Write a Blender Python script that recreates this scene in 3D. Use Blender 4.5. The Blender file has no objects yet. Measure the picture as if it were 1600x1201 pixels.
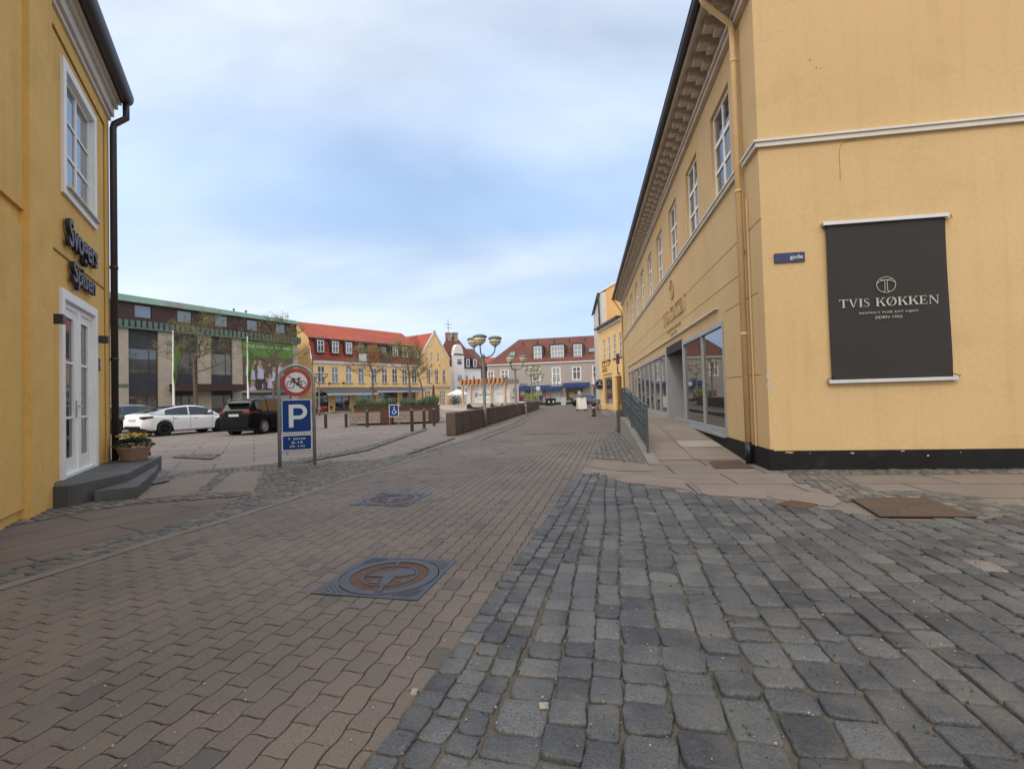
import bpy, bmesh, math, random
from mathutils import Matrix, Vector, noise
random.seed(7)
D = bpy.data
SC = bpy.context.scene
COL = SC.collection
PI = math.pi
rad = math.radians
# ------------------------------------------------------------------ camera
CAM_H, PITCH, ROLL = 1.4, rad(1.45), rad(1.6)
FPX = 760.0                                   # focal length in pixels of the 1600 px wide photo
cd = D.cameras.new('Camera')
cd.sensor_fit = 'HORIZONTAL'
cd.sensor_width = 36.0
cd.lens = 36.0 * FPX / 1600
cd.clip_start, cd.clip_end = 0.05, 2000
cam = D.objects.new('Camera', cd)
COL.objects.link(cam)
cam.matrix_world = Matrix.Translation((0, 0, CAM_H)) @ Matrix.Rotation(PI / 2 + PITCH, 4, 'X') @ Matrix.Rotation(-ROLL, 4, 'Z')
SC.camera = cam
# ------------------------------------------------------------------ world, sun, exposure
SUN_EL, SUN_AZ = rad(40), rad(207)            # azimuth clockwise from +Y: the sun stands behind the camera
W = D.worlds.new('World')
SC.world = W
W.use_nodes = True
wn, wl = W.node_tree.nodes, W.node_tree.links
wn.clear()
def N(nt, t, **kw):
    n = nt.nodes.new(t)
    for k, v in kw.items():
        if k.startswith('i_'):
            n.inputs[k[2:].replace('_', ' ')].default_value = v
        else:
            setattr(n, k, v)
    return n
wt = W.node_tree
out = N(wt, 'ShaderNodeOutputWorld')
sky = N(wt, 'ShaderNodeTexSky')
sky.sky_type = 'NISHITA'
sky.sun_disc = False
sky.sun_elevation = SUN_EL
sky.sun_rotation = SUN_AZ
sky.air_density = 1.0
sky.dust_density = 1.2
bg1 = N(wt, 'ShaderNodeBackground')
bg1.inputs['Strength'].default_value = 0.15
wl.new(sky.outputs[0], bg1.inputs[0])
tc = N(wt, 'ShaderNodeTexCoord')
sep = N(wt, 'ShaderNodeSeparateXYZ')
wl.new(tc.outputs['Generated'], sep.inputs[0])
def wmath(op, a, b=None, clamp=False):
    n = N(wt, 'ShaderNodeMath', operation=op, use_clamp=clamp)
    for i, q in enumerate((a, b)):
        if q is None: continue
        if isinstance(q, (int, float)): n.inputs[i].default_value = q
        else: wl.new(q, n.inputs[i])
    return n.outputs[0]
den = wmath('ADD', wmath('MAXIMUM', sep.outputs[2], 0.0), 0.22)
cx = wmath('DIVIDE', sep.outputs[0], den)
cy = wmath('DIVIDE', sep.outputs[1], den)
cmb = N(wt, 'ShaderNodeCombineXYZ')
wl.new(cx, cmb.inputs[0]); wl.new(cy, cmb.inputs[1])
mp = N(wt, 'ShaderNodeMapping')
mp.inputs['Location'].default_value = (2.2, 3.3, 4.4)
mp.inputs['Rotation'].default_value = (0, 0, rad(-24))
mp.inputs['Scale'].default_value = (0.75, 1.25, 1)
wl.new(cmb.outputs[0], mp.inputs[0])
nz = N(wt, 'ShaderNodeTexNoise')
nz.inputs['Scale'].default_value = 1.0
nz.inputs['Detail'].default_value = 6
nz.inputs['Roughness'].default_value = 0.48
nz.inputs['Distortion'].default_value = 0.35
wl.new(mp.outputs[0], nz.inputs['Vector'])
ramp = N(wt, 'ShaderNodeValToRGB')
e = ramp.color_ramp.elements
e[0].position, e[0].color = 0.36, (0, 0, 0, 1)
e[1].position, e[1].color = 0.60, (1, 1, 1, 1)
wl.new(nz.outputs['Fac'], ramp.inputs[0])
nz2 = N(wt, 'ShaderNodeTexNoise')
nz2.inputs['Scale'].default_value = 0.7
nz2.inputs['Detail'].default_value = 4
wl.new(mp.outputs[0], nz2.inputs['Vector'])
cc = N(wt, 'ShaderNodeValToRGB')
e = cc.color_ramp.elements
e[0].position, e[0].color = 0.36, (0.52, 0.71, 1.02, 1)
e[1].position, e[1].color = 0.60, (0.82, 0.93, 1.08, 1)
wl.new(nz2.outputs['Fac'], cc.inputs[0])
bg2 = N(wt, 'ShaderNodeBackground')
# thin cloud glows on the sun's side of the sky (behind the viewer)
dt = N(wt, 'ShaderNodeVectorMath', operation='DOT_PRODUCT')
wl.new(tc.outputs['Generated'], dt.inputs[0]); dt.inputs[1].default_value = (math.sin(SUN_AZ) * 0.9, math.cos(SUN_AZ) * 0.9, 0.43)
gl = N(wt, 'ShaderNodeMapRange', interpolation_type='SMOOTHSTEP')
gl.inputs['From Min'].default_value = -0.45; gl.inputs['From Max'].default_value = 0.70; gl.inputs['To Min'].default_value = 1.05; gl.inputs['To Max'].default_value = 2.3
wl.new(dt.outputs['Value'], gl.inputs['Value'])
wl.new(gl.outputs[0], bg2.inputs['Strength'])
gw = N(wt, 'ShaderNodeMapRange'); gw.inputs['From Min'].default_value = 1.05; gw.inputs['From Max'].default_value = 2.0
wl.new(gl.outputs[0], gw.inputs['Value'])
wm = N(wt, 'ShaderNodeMix', data_type='RGBA'); wl.new(gw.outputs[0], wm.inputs['Factor']); wl.new(cc.outputs[0], wm.inputs[6]); wm.inputs[7].default_value = (0.80, 0.77, 0.72, 1)
wl.new(wm.outputs[2], bg2.inputs[0])
mx = N(wt, 'ShaderNodeMixShader')
msk = wmath('ADD', wmath('MULTIPLY', ramp.outputs[0], 0.46), 0.52, True)
wl.new(msk, mx.inputs[0]); wl.new(bg1.outputs[0], mx.inputs[1]); wl.new(bg2.outputs[0], mx.inputs[2])
wl.new(mx.outputs[0], out.inputs[0])
sd = D.lights.new('Sun', 'SUN')
sd.energy = 1.0
sd.angle = rad(12)
sd.color = (1.0, 0.93, 0.82)
sun = D.objects.new('Sun', sd)
COL.objects.link(sun)
sdir = Vector((math.sin(SUN_AZ) * math.cos(SUN_EL), math.cos(SUN_AZ) * math.cos(SUN_EL), math.sin(SUN_EL)))
sun.rotation_euler = sdir.to_track_quat('Z', 'Y').to_euler()
SC.view_settings.view_transform = 'Standard'
SC.view_settings.look = 'None'
SC.view_settings.exposure = 0.0
SC.view_settings.gamma = 1.0
# ------------------------------------------------------------------ surveying: sight lines of the photo -> points in the place
def _axes():
    r0 = Vector((1, 0, 0)); f = Vector((0, math.cos(PITCH), math.sin(PITCH))); u0 = Vector((0, -math.sin(PITCH), math.cos(PITCH)))
    return r0 * math.cos(ROLL) - u0 * math.sin(ROLL), u0 * math.cos(ROLL) + r0 * math.sin(ROLL), f
AX = _axes()
def ray(px, py): return AX[0] * ((px - 800) / FPX) + AX[1] * ((600.5 - py) / FPX) + AX[2]
def gp(px, py, z=0.0):                        # point of the ground (or of a level z)
    d = ray(px, py); t = (z - CAM_H) / d.z
    return (d.x * t, d.y * t)
def dp(px, py, Y):                            # point at distance Y
    d = ray(px, py) * (Y / ray(px, py).y)
    return (d.x, d.y, d.z + CAM_H)
class Frame:                                  # a facade: origin, direction along it
    def __init__(s, o, d):
        s.o = Vector((o[0], o[1])); s.d = Vector((d[0], d[1])).normalized()
        s.ang = math.atan2(s.d.y, s.d.x)
    def uz(s, px, py, w=0.0):                 # w: metres in front of the facade
        r = ray(px, py); n = Vector((s.d.y, -s.d.x)); o = s.o + n * w
        det = r.x * -s.d.y + s.d.x * r.y
        k = (o.x * -s.d.y + s.d.x * o.y) / det
        u = (r.x * k - o.x) * s.d.x + (r.y * k - o.y) * s.d.y
        return u, CAM_H + k * r.z
    def rect(s, x0, y0, x1, y1, w=0.0):       # two opposite corners
        a = s.uz(x0, y0, w); b = s.uz(x1, y1, w)
        return min(a[0], b[0]), max(a[0], b[0]), min(a[1], b[1]), max(a[1], b[1])
    def quad(s, p0, p1, p2, p3, w=0.0):       # tl, tr, br, bl -> averaged rectangle
        q = [s.uz(*p, w) for p in (p0, p1, p2, p3)]
        return (q[0][0] + q[3][0]) / 2, (q[1][0] + q[2][0]) / 2, (q[2][1] + q[3][1]) / 2, (q[0][1] + q[1][1]) / 2
# ------------------------------------------------------------------ mesh builder
class MB:
    def __init__(s, T=None):
        s.v = []; s.f = []; s.m = []; s.uv = []; s.c = []; s.T = T; s.hasuv = False; s.col = None
    def face(s, pts, mi=0, uv=None):
        b = len(s.v)
        if s.T is not None:
            for p in pts: s.v.append(tuple(s.T @ Vector(p)))
        else:
            s.v.extend(tuple(p) for p in pts)
        s.f.append(tuple(range(b, b + len(pts)))); s.m.append(mi)
        s.uv.append(uv); s.c.append(s.col)
        if uv: s.hasuv = True
    def mesh(s, vs, fs, mi=0):
        b = len(s.v)
        s.v.extend(tuple(s.T @ Vector(p)) if s.T is not None else tuple(p) for p in vs)
        for f in fs:
            s.f.append(tuple(i + b for i in f)); s.m.append(mi); s.uv.append(None); s.c.append(s.col)
    def box(s, x0, x1, y0, y1, z0, z1, mi=0):
        if x0 > x1: x0, x1 = x1, x0
        if y0 > y1: y0, y1 = y1, y0
        if z0 > z1: z0, z1 = z1, z0
        v = [(x0, y0, z0), (x1, y0, z0), (x1, y1, z0), (x0, y1, z0), (x0, y0, z1), (x1, y0, z1), (x1, y1, z1), (x0, y1, z1)]
        s.mesh(v, [(0, 3, 2, 1), (4, 5, 6, 7), (0, 1, 5, 4), (1, 2, 6, 5), (2, 3, 7, 6), (3, 0, 4, 7)], mi)
    def prism(s, poly, z0, z1, mi=0):         # polygon in xy
        n = len(poly)
        v = [(p[0], p[1], z0) for p in poly] + [(p[0], p[1], z1) for p in poly]
        s.mesh(v, [tuple(range(n - 1, -1, -1)), tuple(range(n, 2 * n))] + [(i, (i + 1) % n, n + (i + 1) % n, n + i) for i in range(n)], mi)
    def slab(s, poly, y0, y1, mi=0):          # polygon in xz (ccw seen from -y), extruded from y0 (front) to y1 (back)
        n = len(poly)
        v = [(p[0], y0, p[1]) for p in poly] + [(p[0], y1, p[1]) for p in poly]
        s.mesh(v, [tuple(range(n)), tuple(range(2 * n - 1, n - 1, -1))] + [(i, n + i, n + (i + 1) % n, (i + 1) % n) for i in range(n)], mi)
    def ribbon(s, pts, w, y0, y1, mi=0, closed=False):   # polyline of width w in xz
        n = len(pts); L = []; R = []
        for i in range(n):
            a = pts[i - 1] if (i > 0 or closed) else pts[i]
            b = pts[(i + 1) % n] if (i < n - 1 or closed) else pts[i]
            dx, dz = b[0] - a[0], b[1] - a[1]; l = math.hypot(dx, dz) or 1
            ww = (w[i] if isinstance(w, (list, tuple)) else w) / 2
            L.append((pts[i][0] - dz / l * ww, pts[i][1] + dx / l * ww)); R.append((pts[i][0] + dz / l * ww, pts[i][1] - dx / l * ww))
        for i in range(n if closed else n - 1):
            j = (i + 1) % n
            s.slab([R[i], R[j], L[j], L[i]], y0, y1, mi)
    def tube(s, pts, r, n=8, mi=0, caps=True):
        pts = [Vector(p) for p in pts]; k = len(pts)
        rr = r if isinstance(r, (list, tuple)) else [r] * k
        vs = []; prev = None
        for i, p in enumerate(pts):
            t = (pts[min(i + 1, k - 1)] - pts[max(i - 1, 0)])
            t = t.normalized() if t.length > 1e-9 else Vector((0, 0, 1))
            if prev is None:
                a = Vector((0, 0, 1)) if abs(t.z) < 0.9 else Vector((1, 0, 0))
                x = t.cross(a).normalized()
            else:
                x = (prev - t * prev.dot(t)); x = x.normalized() if x.length > 1e-6 else t.orthogonal().normalized()
            prev = x; y = t.cross(x)
            for j in range(n):
                a = 2 * PI * j / n
                vs.append(p + x * (math.cos(a) * rr[i]) + y * (math.sin(a) * rr[i]))
        fs = [(i * n + j, i * n + (j + 1) % n, (i + 1) * n + (j + 1) % n, (i + 1) * n + j) for i in range(k - 1) for j in range(n)]
        if caps: fs += [tuple(range(n - 1, -1, -1)), tuple(range((k - 1) * n, k * n))]
        s.mesh(vs, fs, mi)
    def lathe(s, prof, n=20, c=(0, 0, 0), mi=0, caps=True):
        vs = []
        for r, z in prof:
            for j in range(n):
                a = 2 * PI * j / n
                vs.append((c[0] + r * math.cos(a), c[1] + r * math.sin(a), c[2] + z))
        k = len(prof)
        fs = [(i * n + j, i * n + (j + 1) % n, (i + 1) * n + (j + 1) % n, (i + 1) * n + j) for i in range(k - 1) for j in range(n)]
        if caps: fs += [tuple(range(n - 1, -1, -1)), tuple(range((k - 1) * n, k * n))]
        s.mesh(vs, fs, mi)
    def build(s, name, mats, parent=None, smooth=False, bevel=0, fix=False):
        me = D.meshes.new(name)
        me.from_pydata(s.v, [], s.f)
        for m in (mats if isinstance(mats, (list, tuple)) else [mats]): me.materials.append(m)
        if any(s.m): me.polygons.foreach_set('material_index', s.m)
        if smooth: me.polygons.foreach_set('use_smooth', [True] * len(s.f))
        if s.hasuv:
            ul = me.uv_layers.new(name='UVMap')
            for p, uv in zip(me.polygons, s.uv):
                if uv:
                    for li, q in zip(p.loop_indices, uv): ul.data[li].uv = q
        if any(x is not None for x in s.c):
            at = me.attributes.new('tint', 'FLOAT', 'FACE')
            at.data.foreach_set('value', [0.5 if x is None else x for x in s.c])
        if fix:
            bm = bmesh.new(); bm.from_mesh(me)
            bmesh.ops.remove_doubles(bm, verts=bm.verts, dist=1e-5)
            bmesh.ops.recalc_face_normals(bm, faces=bm.faces)
            bm.to_mesh(me); bm.free()
        me.update()
        o = D.objects.new(name, me); COL.objects.link(o)
        if parent: o.parent = parent
        if bevel:
            b = o.modifiers.new('Bevel', 'BEVEL'); b.width = bevel; b.segments = 2; b.limit_method = 'ANGLE'; b.angle_limit = rad(40)
        return o
def tag(o, label=None, cat=None, group=None, kind=None):
    if label: o['label'] = label
    if cat: o['category'] = cat
    if group: o['group'] = group
    if kind: o['kind'] = kind
    return o
def thing(name, label, cat, loc=(0, 0, 0), rz=0.0, group=None):
    o = D.objects.new(name, None); COL.objects.link(o)
    o.empty_display_size = 0.3
    o.location = loc if len(loc) == 3 else (loc[0], loc[1], 0); o.rotation_euler = (0, 0, rz)
    return tag(o, label, cat, group)
def dup(root, loc, rz=0.0, label=None, scale=None):
    def cp(o, par):
        c = o.copy(); COL.objects.link(c)
        if par is not None: c.parent = par
        for ch in KIDS.get(o.name, []) or [q for q in D.objects if q.parent == o]: cp(ch, c)
        return c
    c = cp(root, None)
    c.location = loc if len(loc) == 3 else (loc[0], loc[1], 0); c.rotation_euler = (0, 0, rz)
    if label: c['label'] = label
    if scale: c.scale = scale
    return c
KIDS = {}
def text(body, x0, x1, z0, z1, y, depth, m, parent, name='lettering', T=None, shear=0.0, bold=0.0):
    cu = D.curves.new('lettering', 'FONT'); cu.body = body; cu.size = 1; cu.extrude = 0.02; cu.offset = bold; cu.resolution_u = 3
    cu.align_x = 'LEFT'
    to = D.objects.new('lettering_source', cu); COL.objects.link(to)
    bpy.context.view_layer.update()
    me = D.meshes.new_from_object(to.evaluated_get(bpy.context.evaluated_depsgraph_get()))
    D.objects.remove(to, do_unlink=True); D.curves.remove(cu)
    xs = [v.co.x for v in me.vertices]; ys = [v.co.y for v in me.vertices]; zs = [v.co.z for v in me.vertices]
    ax, bx, ay, by, az, bz = min(xs), max(xs), min(ys), max(ys), min(zs), max(zs)
    for v in me.vertices:
        fx = (v.co.x - ax) / (bx - ax); fy = (v.co.y - ay) / (by - ay); fz = (v.co.z - az) / (bz - az)
        q = Vector((x0 + fx * (x1 - x0) + shear * fy * (z1 - z0), y - depth * fz, z0 + fy * (z1 - z0)))
        v.co = T @ q if T is not None else q
    me.name = name
    me.materials.clear(); me.materials.append(m)
    o = D.objects.new(name, me); COL.objects.link(o); o.parent = parent
    return o
# ------------------------------------------------------------------ materials
def mat(name, col, rough=0.7, var=0.12, scale=2.0, fine=0.0, fscale=60.0, bump=0.0, bscale=40.0, metal=0.0, spec=0.5,
        stain=None, stain_scale=0.8, stain_lo=0.5, stain_hi=0.75, tint=None, coat=0.0, emit=None, streak=0.0):
    m = D.materials.new(name); m.use_nodes = True
    nt = m.node_tree; L = nt.links; b = nt.nodes['Principled BSDF']
    b.inputs['Roughness'].default_value = rough
    b.inputs['Metallic'].default_value = metal
    b.inputs['Specular IOR Level'].default_value = spec
    if coat: b.inputs['Coat Weight'].default_value = coat; b.inputs['Coat Roughness'].default_value = 0.03
    t = N(nt, 'ShaderNodeTexCoord')
    rgb = N(nt, 'ShaderNodeRGB'); rgb.outputs[0].default_value = (*col, 1)
    cur = rgb.outputs[0]
    def hsv(cur, fac, amt):
        mr = N(nt, 'ShaderNodeMapRange'); mr.inputs['From Min'].default_value = 0.25; mr.inputs['From Max'].default_value = 0.75
        mr.inputs['To Min'].default_value = 1 - amt; mr.inputs['To Max'].default_value = 1 + amt
        L.new(fac, mr.inputs['Value'])
        h = N(nt, 'ShaderNodeHueSaturation'); L.new(mr.outputs[0], h.inputs['Value']); L.new(cur, h.inputs['Color'])
        return h.outputs[0]
    def nse(sc, det=4, rough=0.55):
        n = N(nt, 'ShaderNodeTexNoise'); n.inputs['Scale'].default_value = sc; n.inputs['Detail'].default_value = det
        n.inputs['Roughness'].default_value = rough
        L.new(t.outputs['Object'], n.inputs['Vector']); return n.outputs['Fac']
    if var: cur = hsv(cur, nse(scale, 5), var)
    if fine: cur = hsv(cur, nse(fscale, 2), fine)
    if tint:                                   # per-stone value
        a = N(nt, 'ShaderNodeAttribute'); a.attribute_name = 'tint'
        r = N(nt, 'ShaderNodeValToRGB'); el = r.color_ramp.elements
        while len(el) < len(tint): el.new(0.5)
        for i, (p, c) in enumerate(tint): el[i].position = p; el[i].color = (*c, 1)
        L.new(a.outputs['Fac'], r.inputs[0])
        mxx = N(nt, 'ShaderNodeMix', data_type='RGBA', blend_type='MULTIPLY'); mxx.inputs['Factor'].default_value = 1
        L.new(cur, mxx.inputs[6]); L.new(r.outputs[0], mxx.inputs[7]); cur = mxx.outputs[2]
    if stain:
        r = N(nt, 'ShaderNodeMapRange'); r.inputs['From Min'].default_value = stain_lo; r.inputs['From Max'].default_value = stain_hi
        L.new(nse(stain_scale, 6, 0.6), r.inputs['Value'])
        mxx = N(nt, 'ShaderNodeMix', data_type='RGBA'); L.new(r.outputs[0], mxx.inputs['Factor'])
        L.new(cur, mxx.inputs[6]); mxx.inputs[7].default_value = (*stain, 1); cur = mxx.outputs[2]
    if streak:                                 # run marks of rain water, patches of older paint
        for sc, lo, hi, am in (((5.0, 5.0, 0.28), 0.52, 0.80, streak), ((0.9, 0.9, 1.3), 0.55, 0.62, streak * 0.45)):
            m2 = N(nt, 'ShaderNodeMapping'); m2.inputs['Scale'].default_value = sc; L.new(t.outputs['Object'], m2.inputs[0])
            n2 = N(nt, 'ShaderNodeTexNoise'); n2.inputs['Scale'].default_value = 1.0; n2.inputs['Detail'].default_value = 6; n2.inputs['Roughness'].default_value = 0.62; L.new(m2.outputs[0], n2.inputs['Vector'])
            r2 = N(nt, 'ShaderNodeMapRange'); r2.inputs['From Min'].default_value = lo; r2.inputs['From Max'].default_value = hi; r2.inputs['To Min'].default_value = 1.0; r2.inputs['To Max'].default_value = 1.0 - am; L.new(n2.outputs['Fac'], r2.inputs['Value'])
            h2 = N(nt, 'ShaderNodeHueSaturation'); L.new(r2.outputs[0], h2.inputs['Value']); L.new(cur, h2.inputs['Color']); cur = h2.outputs[0]
    L.new(cur, b.inputs['Base Color'])
    if bump:
        bn = N(nt, 'ShaderNodeBump'); bn.inputs['Strength'].default_value = bump; bn.inputs['Distance'].default_value = 0.01
        L.new(nse(bscale, 5, 0.6), bn.inputs['Height']); L.new(bn.outputs[0], b.inputs['Normal'])
    if emit: b.inputs['Emission Color'].default_value = (*emit, 1); b.inputs['Emission Strength'].default_value = 1
    return m
def brickmat(name, c1, c2, mortar, bw, bh, ms=0.02, rough=0.8, bump=0.5, offset=0.5, uv=False, rot=0.0, var=0.15, fine=0.1, vscale=1.2, fscale=90, squash=1.0, stain=None):
    m = D.materials.new(name); m.use_nodes = True
    nt = m.node_tree; L = nt.links; b = nt.nodes['Principled BSDF']; b.inputs['Roughness'].default_value = rough
    t = N(nt, 'ShaderNodeTexCoord'); mp = N(nt, 'ShaderNodeMapping'); mp.inputs['Rotation'].default_value = (0, 0, rot)
    L.new(t.outputs['UV' if uv else 'Object'], mp.inputs[0])
    br = N(nt, 'ShaderNodeTexBrick'); br.offset = offset; br.squash = squash
    br.inputs['Scale'].default_value = 1; br.inputs['Brick Width'].default_value = bw; br.inputs['Row Height'].default_value = bh
    br.inputs['Mortar Size'].default_value = ms; br.inputs['Mortar Smooth'].default_value = 0.3; br.inputs['Bias'].default_value = 0
    br.inputs['Color1'].default_value = (*c1, 1); br.inputs['Color2'].default_value = (*c2, 1); br.inputs['Mortar'].default_value = (*mortar, 1)
    nw = N(nt, 'ShaderNodeTexNoise'); nw.inputs['Scale'].default_value = 3.0
    L.new(mp.outputs[0], nw.inputs['Vector'])
    va = N(nt, 'ShaderNodeMixRGB'); va.inputs[0].default_value = 0.02; L.new(mp.outputs[0], va.inputs[1]); L.new(nw.outputs['Color'], va.inputs[2])
    L.new(va.outputs[0], br.inputs['Vector'])
    cur = br.outputs['Color']
    for sc, am in ((vscale, var), (fscale, fine)):
        if not am: continue
        n = N(nt, 'ShaderNodeTexNoise'); n.inputs['Scale'].default_value = sc; n.inputs['Detail'].default_value = 4
        L.new(t.outputs['Object'], n.inputs['Vector'])
        mr = N(nt, 'ShaderNodeMapRange'); mr.inputs['From Min'].default_value = 0.25; mr.inputs['From Max'].default_value = 0.75
        mr.inputs['To Min'].default_value = 1 - am; mr.inputs['To Max'].default_value = 1 + am; L.new(n.outputs['Fac'], mr.inputs['Value'])
        h = N(nt, 'ShaderNodeHueSaturation'); L.new(mr.outputs[0], h.inputs['Value']); L.new(cur, h.inputs['Color']); cur = h.outputs[0]
    if stain:
        n = N(nt, 'ShaderNodeTexNoise'); n.inputs['Scale'].default_value = 0.5; n.inputs['Detail'].default_value = 6; L.new(t.outputs['Object'], n.inputs['Vector'])
        r = N(nt, 'ShaderNodeMapRange'); r.inputs['From Min'].default_value = 0.5; r.inputs['From Max'].default_value = 0.8; L.new(n.outputs['Fac'], r.inputs['Value'])
        q = N(nt, 'ShaderNodeMix', data_type='RGBA'); L.new(r.outputs[0], q.inputs['Factor']); L.new(cur, q.inputs[6]); q.inputs[7].default_value = (*stain, 1); cur = q.outputs[2]
    L.new(cur, b.inputs['Base Color'])
    if bump:
        bn = N(nt, 'ShaderNodeBump'); bn.inputs['Strength'].default_value = bump; bn.inputs['Distance'].default_value = 0.02; bn.invert = True
        L.new(br.outputs['Fac'], bn.inputs['Height']); L.new(bn.outputs[0], b.inputs['Normal'])
    return m
def glassmat(name, dark, light, ior=1.9, rough=0.03):
    m = D.materials.new(name); m.use_nodes = True
    nt = m.node_tree; L = nt.links; b = nt.nodes['Principled BSDF']
    b.inputs['Roughness'].default_value = rough; b.inputs['IOR'].default_value = ior; b.inputs['Specular IOR Level'].default_value = 0.6
    oi = N(nt, 'ShaderNodeObjectInfo'); r = N(nt, 'ShaderNodeMix', data_type='RGBA')
    t = N(nt, 'ShaderNodeTexCoord'); n = N(nt, 'ShaderNodeTexNoise'); n.inputs['Scale'].default_value = 0.9; L.new(t.outputs['Object'], n.inputs['Vector'])
    ma = N(nt, 'ShaderNodeMath', operation='MULTIPLY'); L.new(oi.outputs['Random'], ma.inputs[0]); L.new(n.outputs['Fac'], ma.inputs[1])
    L.new(ma.outputs[0], r.inputs['Factor']); r.inputs[6].default_value = (*dark, 1); r.inputs[7].default_value = (*light, 1)
    L.new(r.outputs[2], b.inputs['Base Color'])
    n2 = N(nt, 'ShaderNodeTexNoise'); n2.inputs['Scale'].default_value = 1.3; L.new(t.outputs['Object'], n2.inputs['Vector'])
    bn = N(nt, 'ShaderNodeBump'); bn.inputs['Strength'].default_value = 0.03; bn.inputs['Distance'].default_value = 0.02
    L.new(n2.outputs['Fac'], bn.inputs['Height']); L.new(bn.outputs[0], b.inputs['Normal'])
    return m
M = {}
M['yellow'] = mat('yellow_plaster', (0.565, 0.392, 0.196), 0.85, 0.07, 0.7, 0.05, 14, bump=0.3, bscale=9, streak=0.10, stain=(0.51, 0.335, 0.148), stain_scale=0.35, stain_lo=0.48, stain_hi=0.85)
M['ochre'] = mat('ochre_plaster', (0.685, 0.425, 0.12), 0.85, 0.09, 1.1, 0.05, 16, bump=0.35, bscale=8, streak=0.15, stain=(0.60, 0.36, 0.098), stain_scale=0.5)
M['yellow_far'] = mat('pale_yellow_plaster', (0.80, 0.54, 0.245), 0.85, 0.07, 0.6, streak=0.12)
M['orange_far'] = mat('orange_plaster', (0.72, 0.42, 0.165), 0.85, 0.05, 0.6)
M['grey_plaster'] = mat('mauve_grey_plaster', (0.36, 0.315, 0.29), 0.85, 0.06, 0.5, streak=0.1)
M['white_plaster'] = mat('white_plaster', (0.72, 0.71, 0.70), 0.8, 0.05, 0.7)
M['trim'] = mat('grey_white_trim', (0.60, 0.56, 0.50), 0.6, 0.1, 2.0, 0.05, 30)
M['white'] = mat('white_paint', (0.78, 0.77, 0.76), 0.45, 0.05, 3.0)
M['plinth'] = mat('black_plinth_paint', (0.011, 0.010, 0.010), 0.75, 0.3, 3.0, spec=0.25, bump=0.3, bscale=30, stain=(0.024, 0.022, 0.02), stain_scale=2.0, stain_lo=0.58, stain_hi=0.8)
M['soffit'] = mat('cornice_plaster', (0.54, 0.48, 0.41), 0.8, 0.15, 2.0)
M['zinc'] = mat('dark_zinc', (0.05, 0.055, 0.065), 0.45, 0.2, 2.0, metal=0.3)
M['drain_dark'] = mat('dark_drainpipe_paint', (0.032, 0.026, 0.032), 0.45, 0.15, 2.0)
M['yellow_pipe'] = mat('yellow_pipe_paint', (0.62, 0.43, 0.215), 0.5, 0.06, 2.0)
M['black'] = mat('black_paint', (0.012, 0.012, 0.013), 0.4, 0.1, 3.0)
M['black_matte'] = mat('black_matte', (0.02, 0.02, 0.022), 0.8, 0.1, 3.0)
M['letters'] = mat('grey_violet_letters', (0.022, 0.019, 0.026), 0.45, 0.1, 3.0)
M['groove'] = mat('groove_shadow_and_crack', (0.30, 0.17, 0.06), 0.9, 0.15, 2.0)  # dark tone for painted groove shade, the crack and the chips
M['panel_shade'] = mat('ochre_shadow_line', (0.24, 0.12, 0.025), 0.9, 0.15, 2.0)  # brown that stands in for the shadow lines of the panels
M['glass'] = glassmat('window_glass', (0.02, 0.024, 0.03), (0.30, 0.31, 0.31))
M['glass_shop'] = glassmat('shop_glass', (0.015, 0.017, 0.018), (0.035, 0.035, 0.035), ior=3.3, rough=0.008)
M['glass_left'] = glassmat('sky_tinted_glass', (0.10, 0.13, 0.15), (0.14, 0.17, 0.19), ior=2.6, rough=0.02)  # pale blue base colour stands in for reflected sky
M['glass_door'] = glassmat('door_glass', (0.02, 0.026, 0.026), (0.10, 0.115, 0.115), ior=1.7, rough=0.03)
M['glass_car'] = glassmat('car_glass', (0.012, 0.014, 0.016), (0.03, 0.034, 0.036), ior=1.7, rough=0.02)
M['glass_sky'] = glassmat('roof_glass', (0.10, 0.14, 0.18), (0.20, 0.24, 0.28), ior=2.0, rough=0.05)  # reflected sky put into the blue-grey base colour
M['shopframe'] = mat('grey_shop_frame', (0.33, 0.34, 0.36), 0.4, 0.05, 2.0, metal=0.2)
M['slate'] = mat('dark_slate_panel', (0.034, 0.036, 0.043), 0.55, 0.2, 1.2)
M['stone_cream'] = mat('cream_stone', (0.42, 0.36, 0.29), 0.8, 0.12, 1.5, 0.06, 12, stain=(0.34, 0.27, 0.21), stain_scale=0.7)
M['brown_sheet'] = mat('dark_red_sheet', (0.055, 0.022, 0.02), 0.6, 0.2, 1.2)
M['verdigris'] = mat('verdigris_copper', (0.115, 0.175, 0.145), 0.7, 0.25, 1.5, stain=(0.05, 0.065, 0.055), stain_scale=3, stain_lo=0.5, stain_hi=0.75)
M['verdigris_roof'] = mat('verdigris_roof', (0.26, 0.43, 0.35), 0.6, 0.15, 0.6, stain=(0.30, 0.27, 0.27), stain_scale=0.12, stain_lo=0.52, stain_hi=0.6)
M['tile_red'] = brickmat('red_roof_tiles', (0.46, 0.10, 0.05), (0.35, 0.065, 0.036), (0.20, 0.035, 0.02), 0.22, 0.34, 0.02, 0.75, 0.6, 0.0, uv=True, var=0.15, fine=0.08, vscale=0.5)
M['tile_brown'] = brickmat('brown_roof_tiles', (0.20, 0.066, 0.046), (0.155, 0.05, 0.037), (0.08, 0.025, 0.02), 0.22, 0.34, 0.03, 0.75, 0.7, 0.0, uv=True, var=0.2, fine=0.1, vscale=0.5)
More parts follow.
